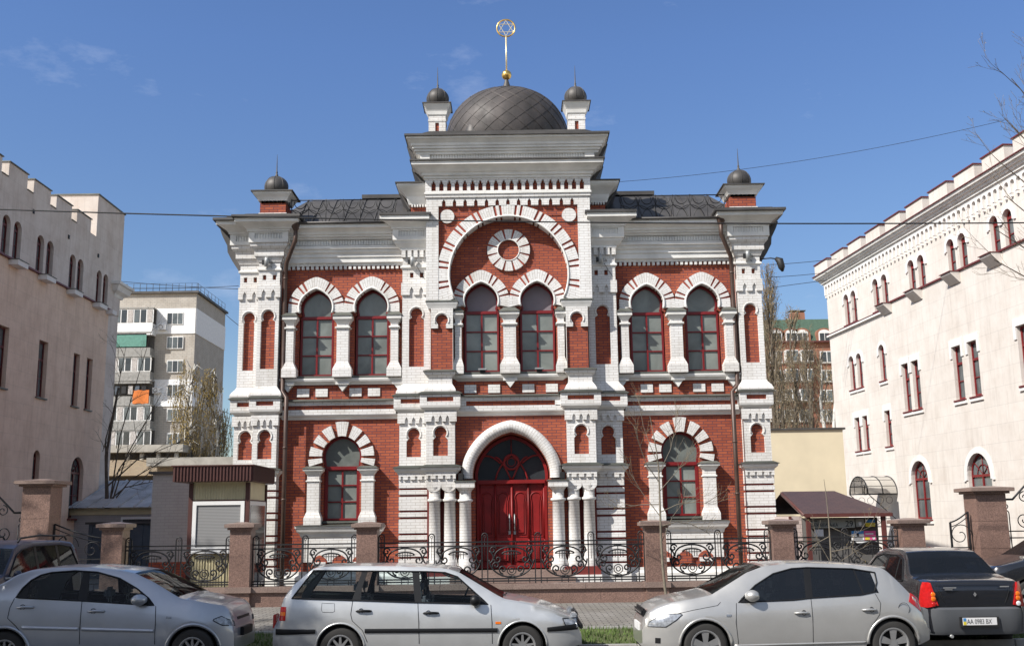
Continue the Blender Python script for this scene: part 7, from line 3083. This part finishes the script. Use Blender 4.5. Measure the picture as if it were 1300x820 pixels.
for a, d, wd in ((1.10, 1.05, .09), (2.0, 1.95, .09)):
    c.strip('pillar', [(a - wd / 2, 1.05), (a + wd / 2, 1.05)], [(d - wd / 2, 1.55), (d + wd / 2, 1.55)], .004, 'bump_black')
for sg in (-1, 1):
    b = MB()
    b.tube([(.35, sg * .60, 1.63), (.45, sg * .60, 1.70), (1.5, sg * .60, 1.73), (2.3, sg * .60, 1.69), (2.4, sg * .60, 1.62)], .018, 'black', 6)
    b.build('roof_rail', c.bo)
c.strip('tail_light', [(.03, 1.0), (.12, 1.0)], [(.14, 1.45), (.22, 1.45)], .006, 'lamp_red')
c.seats((1.2, 2.1), 1.12)
c.mirror(3.02, 1.08, 'navy_paint')
b = MB()
for sg in (-1, 1):
    b.box(4.22, 4.38, sg * .45, sg * .75, .72, .86, 'lamp_clear', bevel=.03)
b.box(4.30, 4.43, -.4, .4, .68, .84, 'bump_black', bevel=.03)
b.build('lamp_cluster', c.bo)

# ------------------------------------------------------------------ trees
M['bark'] = plain('bark', (.105, .085, .065), .9, var=.35, vscale=6, bump=.4)
M['bark_pale'] = plain('sapling_bark', (.17, .145, .11), .85, var=.25, vscale=8)
M['twig'] = plain('twig', (.19, .155, .11), .9, var=.3, vscale=2)
M['birch_bark'] = plain('birch_bark', (.55, .54, .50), .8, var=.35, vscale=3)
M['catkin'] = plain('catkin', (.30, .215, .06), .8, var=.45, vscale=.6)
M['bud'] = plain('bud_leaf', (.24, .185, .10), .8, var=.45, vscale=.6)


class Tree:
    def __init__(s, seed):
        s.r = random.Random(seed)
        s.trunk = MB()
        s.crown = MB()
        s.tips = []

    def rv(s, k):
        return Vector((s.r.uniform(-k, k), s.r.uniform(-k, k), s.r.uniform(-k, k)))

    def grow(s, p, d, L, r, lvl, mat, up=.0, wob=.15, kids=(3, 5), ratio=.62, ang=.8, maxl=4, sides=4, start=.3):
        n = max(3, int(L / .5)) if lvl == 0 else 4
        n = min(n, 12)
        pts, rs = [p.copy()], [r]
        q = p.copy()
        dd = d.normalized()
        for i in range(n):
            dd = (dd + s.rv(wob) + Vector((0, 0, up * (1 if up < 0 else 1)))).normalized()
            q = q + dd * L / n
            pts.append(q.copy())
            rs.append(max(.003, r * (1 - .75 * (i + 1) / n)))
        tgt = s.trunk if lvl == 0 else s.crown
        tgt.tube(pts, rs, mat if lvl == 0 else ('twig' if lvl > 1 else mat), 7 if lvl == 0 else (sides if lvl < 3 else 3), caps=False)
        if lvl >= maxl:
            s.tips.append(pts)
            return
        k = s.r.randint(*kids)
        for i in range(k):
            t = start + (1 - start) * (i + s.r.random()) / k
            j = min(n - 1, int(t * n))
            u = t * n - j
            bp = pts[j].lerp(pts[j + 1], min(1, u))
            ax = (pts[j + 1] - pts[j]).normalized()
            side = ax.orthogonal().normalized()
            side.rotate(Matrix.Rotation(s.r.uniform(0, 2 * PI), 3, ax))
            a = ang * s.r.uniform(.7, 1.2)
            nd = (ax * math.cos(a) + side * math.sin(a)).normalized()
            s.grow(bp, nd, L * ratio * s.r.uniform(.7, 1.1) * (1.15 - .4 * t), max(.003, rs[j] * .6), lvl + 1, mat, up, wob, kids, ratio, ang, maxl, sides, .25)

    def leaves(s, mat, per, size, spread=.1):
        mi = s.crown.mi(mat)
        for pts in s.tips:
            for _ in range(per):
                j = s.r.randrange(len(pts) - 1)
                p = pts[j].lerp(pts[j + 1], s.r.random()) + s.rv(spread)
                a, b_ = s.rv(1).normalized() * size, s.rv(1).normalized() * size * .6
                v = [s.crown.bm.verts.new(x) for x in (p, p + a, p + b_)]
                f = s.crown.bm.faces.new(v)
                f.material_index = mi

    def done(s, name, loc, label, group=None, cat='tree'):
        t = thing(name, loc, label, cat, group)
        s.trunk.build('trunk', t, normals=False)
        s.crown.build('crown', t, normals=False)
        return t


def V3(px, py, Y):
    x, z = at(px, py, Y)
    return Vector((x, Y, z))


# thin sapling in front of the fence : guided trunk and branches
def guided(name, Y, trunk, branches, r0, label, twigs=5, seed=3, group=None):
    T_ = Tree(seed)
    pts = [V3(a, b_, Y) for a, b_ in trunk]
    pts[0].z = .12
    n = len(pts)
    T_.trunk.tube(pts, [r0 * (1 - .8 * i / (n - 1)) for i in range(n)], 'bark_pale', 8, caps=False)
    for br_, rr in branches:
        bp = [V3(a, b_, Y) for a, b_ in br_]
        dy = T_.r.uniform(-.5, .5)
        for i, p in enumerate(bp):
            p.y += dy * i / len(bp)
        m = len(bp)
        rs = [rr * (1 - .7 * i / (m - 1)) for i in range(m)]
        T_.crown.tube(bp, rs, 'bark_pale', 5, caps=False)
        for k in range(twigs):
            i = T_.r.randrange(max(1, m - 2), m) - 1
            p = bp[i].lerp(bp[i + 1], T_.r.random())
            d = ((bp[i + 1] - bp[i]).normalized() + T_.rv(.7) + Vector((0, 0, .35))).normalized()
            T_.grow(p, d, T_.r.uniform(.25, .6), .0055, 2, 'bark_pale', .04, .12, (2, 3), .6, .7, 3, 3)
    T_.leaves('catkin', 2, .022, .02)
    return T_.done(name, pts[0], label, group)


guided('young_tree', -6.0, [(848, 772), (844, 745), (841, 715), (839, 680), (838, 645), (837, 615), (836, 592), (833, 570), (829, 548), (825, 528)],
       [([(838, 650), (860, 640), (885, 637), (905, 640)], .012), ([(839, 668), (860, 662), (880, 665), (905, 678)], .013), ([(838, 640), (815, 640), (790, 645), (765, 640)], .010),
        ([(837, 612), (820, 590), (808, 560), (803, 525)], .012), ([(837, 600), (852, 570), (858, 545), (862, 520)], .010), ([(836, 625), (858, 600), (872, 580), (885, 560)], .010),
        ([(838, 655), (815, 625), (800, 600), (790, 570)], .010), ([(836, 590), (826, 565), (818, 540), (812, 505)], .010), ([(839, 690), (855, 655), (868, 640), (878, 600)], .008)],
       .034, 'slim bare young tree in front of the fence, right of the red doors', 7, 11)
guided('young_tree', -6.4, [(1058, 772), (1056, 730), (1054, 690), (1052, 660), (1049, 630), (1046, 608)],
       [([(1055, 700), (1080, 695), (1100, 705)], .010), ([(1054, 680), (1035, 690), (1020, 705)], .010), ([(1055, 715), (1040, 690), (1030, 675)], .010), ([(1053, 668), (1078, 680), (1110, 665)], .008), ([(1055, 720), (1085, 700), (1105, 690)], .008)],
       .024, 'small bare sapling in front of the sign-covered shed', 2, 12)

# large bare tree whose twigs enter at the right edge
T_ = Tree(41)
base = Vector((13.6, -9.0, 0))
T_.trunk.tube([base, base + Vector((-.05, .1, 3)), base + Vector((.1, .1, 6)), base + Vector((.2, 0, 9.5))], [.19, .16, .13, .06], 'bark', 8, caps=False)
for (z_, px, py, r_) in ((5.0, 1262, 330, .05), (5.4, 1278, 250, .05), (5.8, 1268, 205, .05), (6.4, 1275, 150, .045), (7.0, 1284, 100, .045), (5.2, 1262, 290, .04), (6.0, 1300, 120, .05), (6.8, 1320, 60, .05)):
    a = base + Vector((.05, .1, z_))
    e = V3(px, py, -9.0)
    mid_ = a.lerp(e, .45) + Vector((0, T_.r.uniform(-.3, .3), -.25))
    pp = [a, mid_, e]
    T_.crown.tube(pp, [r_, r_ * .6, .008], 'bark', 5, caps=False)
    for k in range(9):
        u = T_.r.uniform(.35, 1)
        p = a.lerp(mid_, u / .5) if u < .5 else mid_.lerp(e, (u - .5) / .5)
        d = ((e - a).normalized() + T_.rv(.6) + Vector((-.1, 0, .25))).normalized()
        T_.grow(p, d, T_.r.uniform(.5, 1.1), .010, 2, 'bark', .05, .12, (2, 4), .6, .6, 4, 3)
T_.leaves('bud', 1, .03, .02)
T_.done('bare_tree', base, 'bare tree at the right edge whose fine twigs reach over the cream building')

# poplars behind, right of the synagogue
def poplar(px, ptop, pbot, Y, w_, seed, dens, label, bark='bark', name='poplar'):
    T_ = Tree(seed)
    x, zt_ = at(px, ptop, Y)
    H = zt_
    p0 = Vector((x, Y, 0))
    n = 12
    pts = [p0 + Vector((.15 * math.sin(i * 1.3 + seed), 0, H * i / n)) for i in range(n + 1)]
    T_.trunk.tube(pts, [.32 * (1 - .93 * i / n) + .02 for i in range(n + 1)], bark, 7, caps=False)
    for k in range(dens):
        t = T_.r.uniform(.12, .97)
        z_ = H * t
        a = T_.r.uniform(0, 2 * PI)
        w__ = w_ * (1.0 if t < .6 else 1.0 - (t - .6) * 1.7)
        L = T_.r.uniform(.12, .22) * H * (1.1 - t * .7)
        p = p0 + Vector((0, 0, z_))
        d = Vector((math.cos(a) * .33, math.sin(a) * .33, 1)).normalized()
        st = p + Vector((math.cos(a), math.sin(a), 0)) * w__ * T_.r.uniform(.0, .35)
        T_.grow(st, d, L, .05, 2, 'bark', .10, .10, (4, 6), .50, .45, 3, 3)
    T_.leaves('bud', 5, .13, .22)
    return T_.done(name, p0, label)


poplar(973, 348, 560, 58, 1.55, 3, 200, 'tallest bare poplar, close behind the right corner of the synagogue')
poplar(1003, 402, 545, 66, 1.9, 4, 110, 'bare poplar in front of the green-roofed brick house, right of the tallest poplar')
poplar(1022, 425, 545, 63, 1.7, 5, 85, 'bare poplar before the middle windows of the green-roofed brick house')
poplar(1040, 452, 545, 60, 1.6, 6, 50, 'pale-trunked bare birch left of centre before the brick house', 'birch_bark', 'birch')
poplar(1056, 470, 545, 57, 1.4, 7, 40, 'pale-trunked bare birch nearest the cream building', 'birch_bark', 'birch')
poplar(990, 440, 545, 62, 1.8, 8, 75, 'shorter bare poplar low against the synagogue wall on the right')


# weeping birch on the left
def weeping(px, ptop, Y, w_, seed, label, dens=60):
    T_ = Tree(seed)
    x, H = at(px, ptop, Y)
    p0 = Vector((x, Y, 0))
    n = 10
    pts = [p0 + Vector((.25 * math.sin(i * .9 + seed), 0, H * i / n)) for i in range(n + 1)]
    T_.trunk.tube(pts, [.22 * (1 - .9 * i / n) + .02 for i in range(n + 1)], 'birch_bark', 7, caps=False)
    mi = T_.crown.mi('catkin')
    for k in range(dens):
        t = T_.r.uniform(.35, 1)
        a = T_.r.uniform(0, 2 * PI)
        r_ = w_ * T_.r.uniform(.35, 1) * math.sin(PI * min(1, .25 + .6 * (1 - t) + .2))
        p = p0 + Vector((0, 0, H * t))
        e = p + Vector((math.cos(a) * r_, math.sin(a) * r_, .12 * H * T_.r.uniform(.1, .6) * (1 - t * .5)))
        m_ = p.lerp(e, .5) + Vector((0, 0, .5))
        T_.crown.tube([p, m_, e], [.05, .03, .012], 'birch_bark' if k % 2 else 'bark', 4, caps=False)
        for q in range(9):
            s_ = m_.lerp(e, T_.r.uniform(-.3, 1)) + T_.rv(.3)
            L = T_.r.uniform(1.2, 3.6)
            pp = [s_ + Vector((.12 * math.sin(j * .8 + q), .1 * math.cos(j + q), -L * j / 5)) for j in range(6)]
            T_.crown.tube(pp, .012, 'twig', 3, caps=False)
            for _ in range(16):
                j = T_.r.randrange(5)
                c_ = pp[j].lerp(pp[j + 1], T_.r.random()) + T_.rv(.05)
                v = [T_.crown.bm.verts.new(y_) for y_ in (c_, c_ + T_.rv(.07), c_ + Vector((0, 0, -.14)) + T_.rv(.04))]
                T_.crown.bm.faces.new(v).material_index = mi
    return T_.done('weeping_birch', p0, label)


weeping(243, 462, 48, 2.0, 5, 'weeping birch with yellowish catkins in front of the apartment block corner', 40)
weeping(276, 470, 50, 1.9, 9, 'weeping birch closest to the left wall of the synagogue', 34)

# dark bare tree in the left passage
T_ = Tree(77)
b0 = Vector((at(134, 640, 17)[0], 17, 0))
for k, (px, py) in enumerate(((190, 430), (160, 440), (205, 500), (185, 545), (215, 580), (200, 610), (150, 500), (230, 560))):
    e = V3(px, py, 17)
    a = b0 + Vector((0, 0, 1.2 + .35 * k))
    m_ = a.lerp(e, .5) + Vector((-.3, 0, .2))
    T_.crown.tube([a, m_, e], [.04, .028, .010], 'bark', 5, caps=False)
    for j in range(6):
        p = m_.lerp(e, T_.r.uniform(-.3, 1))
        T_.grow(p, ((e - a).normalized() + T_.rv(.6)).normalized(), T_.r.uniform(.7, 1.6), .018, 2, 'bark', .0, .15, (2, 4), .62, .7, 4, 3)
T_.trunk.tube([b0, b0 + Vector((.1, 0, 2.5)), b0 + Vector((-.1, 0, 5)), b0 + Vector((.3, 0, 8))], [.11, .09, .06, .03], 'bark', 8, caps=False)
T_.done('bare_tree', b0, 'dark bare tree beside the pink stucco building, before the apartment block')

# street tree just outside the left edge: its trunk and twigs dapple the gate pillar and the saloon
T_ = Tree(90)
b0 = Vector((-17.6, -10.0, 0))
T_.grow(b0, Vector((.02, .02, 1)), 9.5, .30, 0, 'bark', .02, .06, (11, 12), .42, .8, 4, 4)
T_.done('bare_tree', b0, 'bare street tree beyond the left edge that casts branching shadows on the gate pillar')

T_ = Tree(91)
b0 = Vector((-14.2, -19.6, -.05))
T_.grow(b0, Vector((.03, .0, 1)), 9.5, .28, 0, 'bark', .02, .05, (13, 14), .55, .9, 4, 4, .35)
T_.leaves('bud', 6, .07, .05)
T_.done('bare_tree', b0, 'bare tree across the road, left of the view, that shades the silver-blue saloon')

# ------------------------------------------------------------------ overhead wires
def wire(name, pts, r, label, group):
    b = MB()
    a, m_, e = pts
    P_ = []
    for i in range(25):
        t = i / 24
        p = Vector(a) * (1 - t) + Vector(e) * t
        sag = (Vector(m_) - (Vector(a) + Vector(e)) / 2)
        P_.append(p + sag * (4 * t * (1 - t)))
    b.tube(P_, r, 'black', 5)
    o = b.build(name)
    tag(o, label, 'cable', group)
    return o


wire('overhead_cable', (V3(-60, 264, -9), V3(650, 281.5, -9), V3(1360, 282.5, -9)), .015, 'thick black cable strung across the whole facade under the cornice', None)
wire('overhead_cable', (V3(772, 232, 6), V3(1020, 204, 6), V3(1275, 153, 6)), .008, 'thin cable rising to the right across the sky above the right wing', None)
for (a_, m_, e_), q_ in zip((((975, 336), (1010, 334), (1062, 329)), ((975, 366), (1010, 361), (1050, 356)), ((975, 352), (1010, 350), (1050, 346))), ('uppermost', 'lowest', 'middle')):
    wire('overhead_cable', (V3(*a_, 18), V3(*m_, 18), V3(*e_, 18)), .013, q_ + ' of three thin cables between the synagogue corner and the cream building', 'thin cables right of the synagogue')
for (a_, m_, e_), q_ in zip((((150, 357), (225, 363), (303, 367)), ((150, 366), (225, 366), (303, 363)), ((262, 374), (283, 396), (303, 413))), ('thin cable falling gently to the right over the apartment block roof', 'thin cable rising slightly to the right over the apartment block roof', 'thin steep cable dropping from the apartment block corner towards the synagogue')):
    wire('overhead_cable', (V3(*a_, 30), V3(*m_, 30), V3(*e_, 30)), .016, q_, 'thin cables left of the synagogue')

# ------------------------------------------------------------------ houses on the other side of the street (behind the photographer)
M['house_ochre'] = plain('ochre_render', (.42, .33, .20), .9, var=.12)
M['house_grey'] = plain('grey_render', (.30, .29, .27), .9, var=.12)
for i, (xa, xb, hh, mt, lb) in enumerate(((-46, -17, 13.5, 'house_ochre', 'ochre three-storey house across the street, left behind the photographer'),
                                          (-16, 12, 11.5, 'house_grey', 'grey two-storey house across the street, straight behind the photographer'),
                                          (13, 44, 14.5, 'house_ochre', 'tall ochre house across the street, right behind the photographer'))):
    t = thing('town_house', ((xa + xb) / 2, -52, 0), lb, 'building', 'houses across the street')
    b = MB()
    b.box(xa, xb, -62, -48, -.3, hh, mt)
    b.build('wall', t)
    b = MB()
    b.grid([[(xa - .4, -47.5, hh), (xb + .4, -47.5, hh)], [(xa - .4, -55, hh + 3), (xb + .4, -55, hh + 3)], [(xa - .4, -62.5, hh), (xb + .4, -62.5, hh)]], 'metal', smooth=False)
    b.build('roof', t)
    for fl in range(int(hh / 3.6)):
        for j in range(int((xb - xa) / 3)):
            x = xa + 1.5 + 3 * j
            b = MB()
            b.box(x - .6, x + .6, -48, -47.93, 1.2 + 3.6 * fl, 3.0 + 3.6 * fl, 'white_pvc')
            b.box(x - .52, x + .52, -47.93, -47.92, 1.28 + 3.6 * fl, 2.92 + 3.6 * fl, 'dark_glass')
            b.build('window', t)
sheet('far_pavement', -120, 120, -48, -34, .03, 'setts', .03)
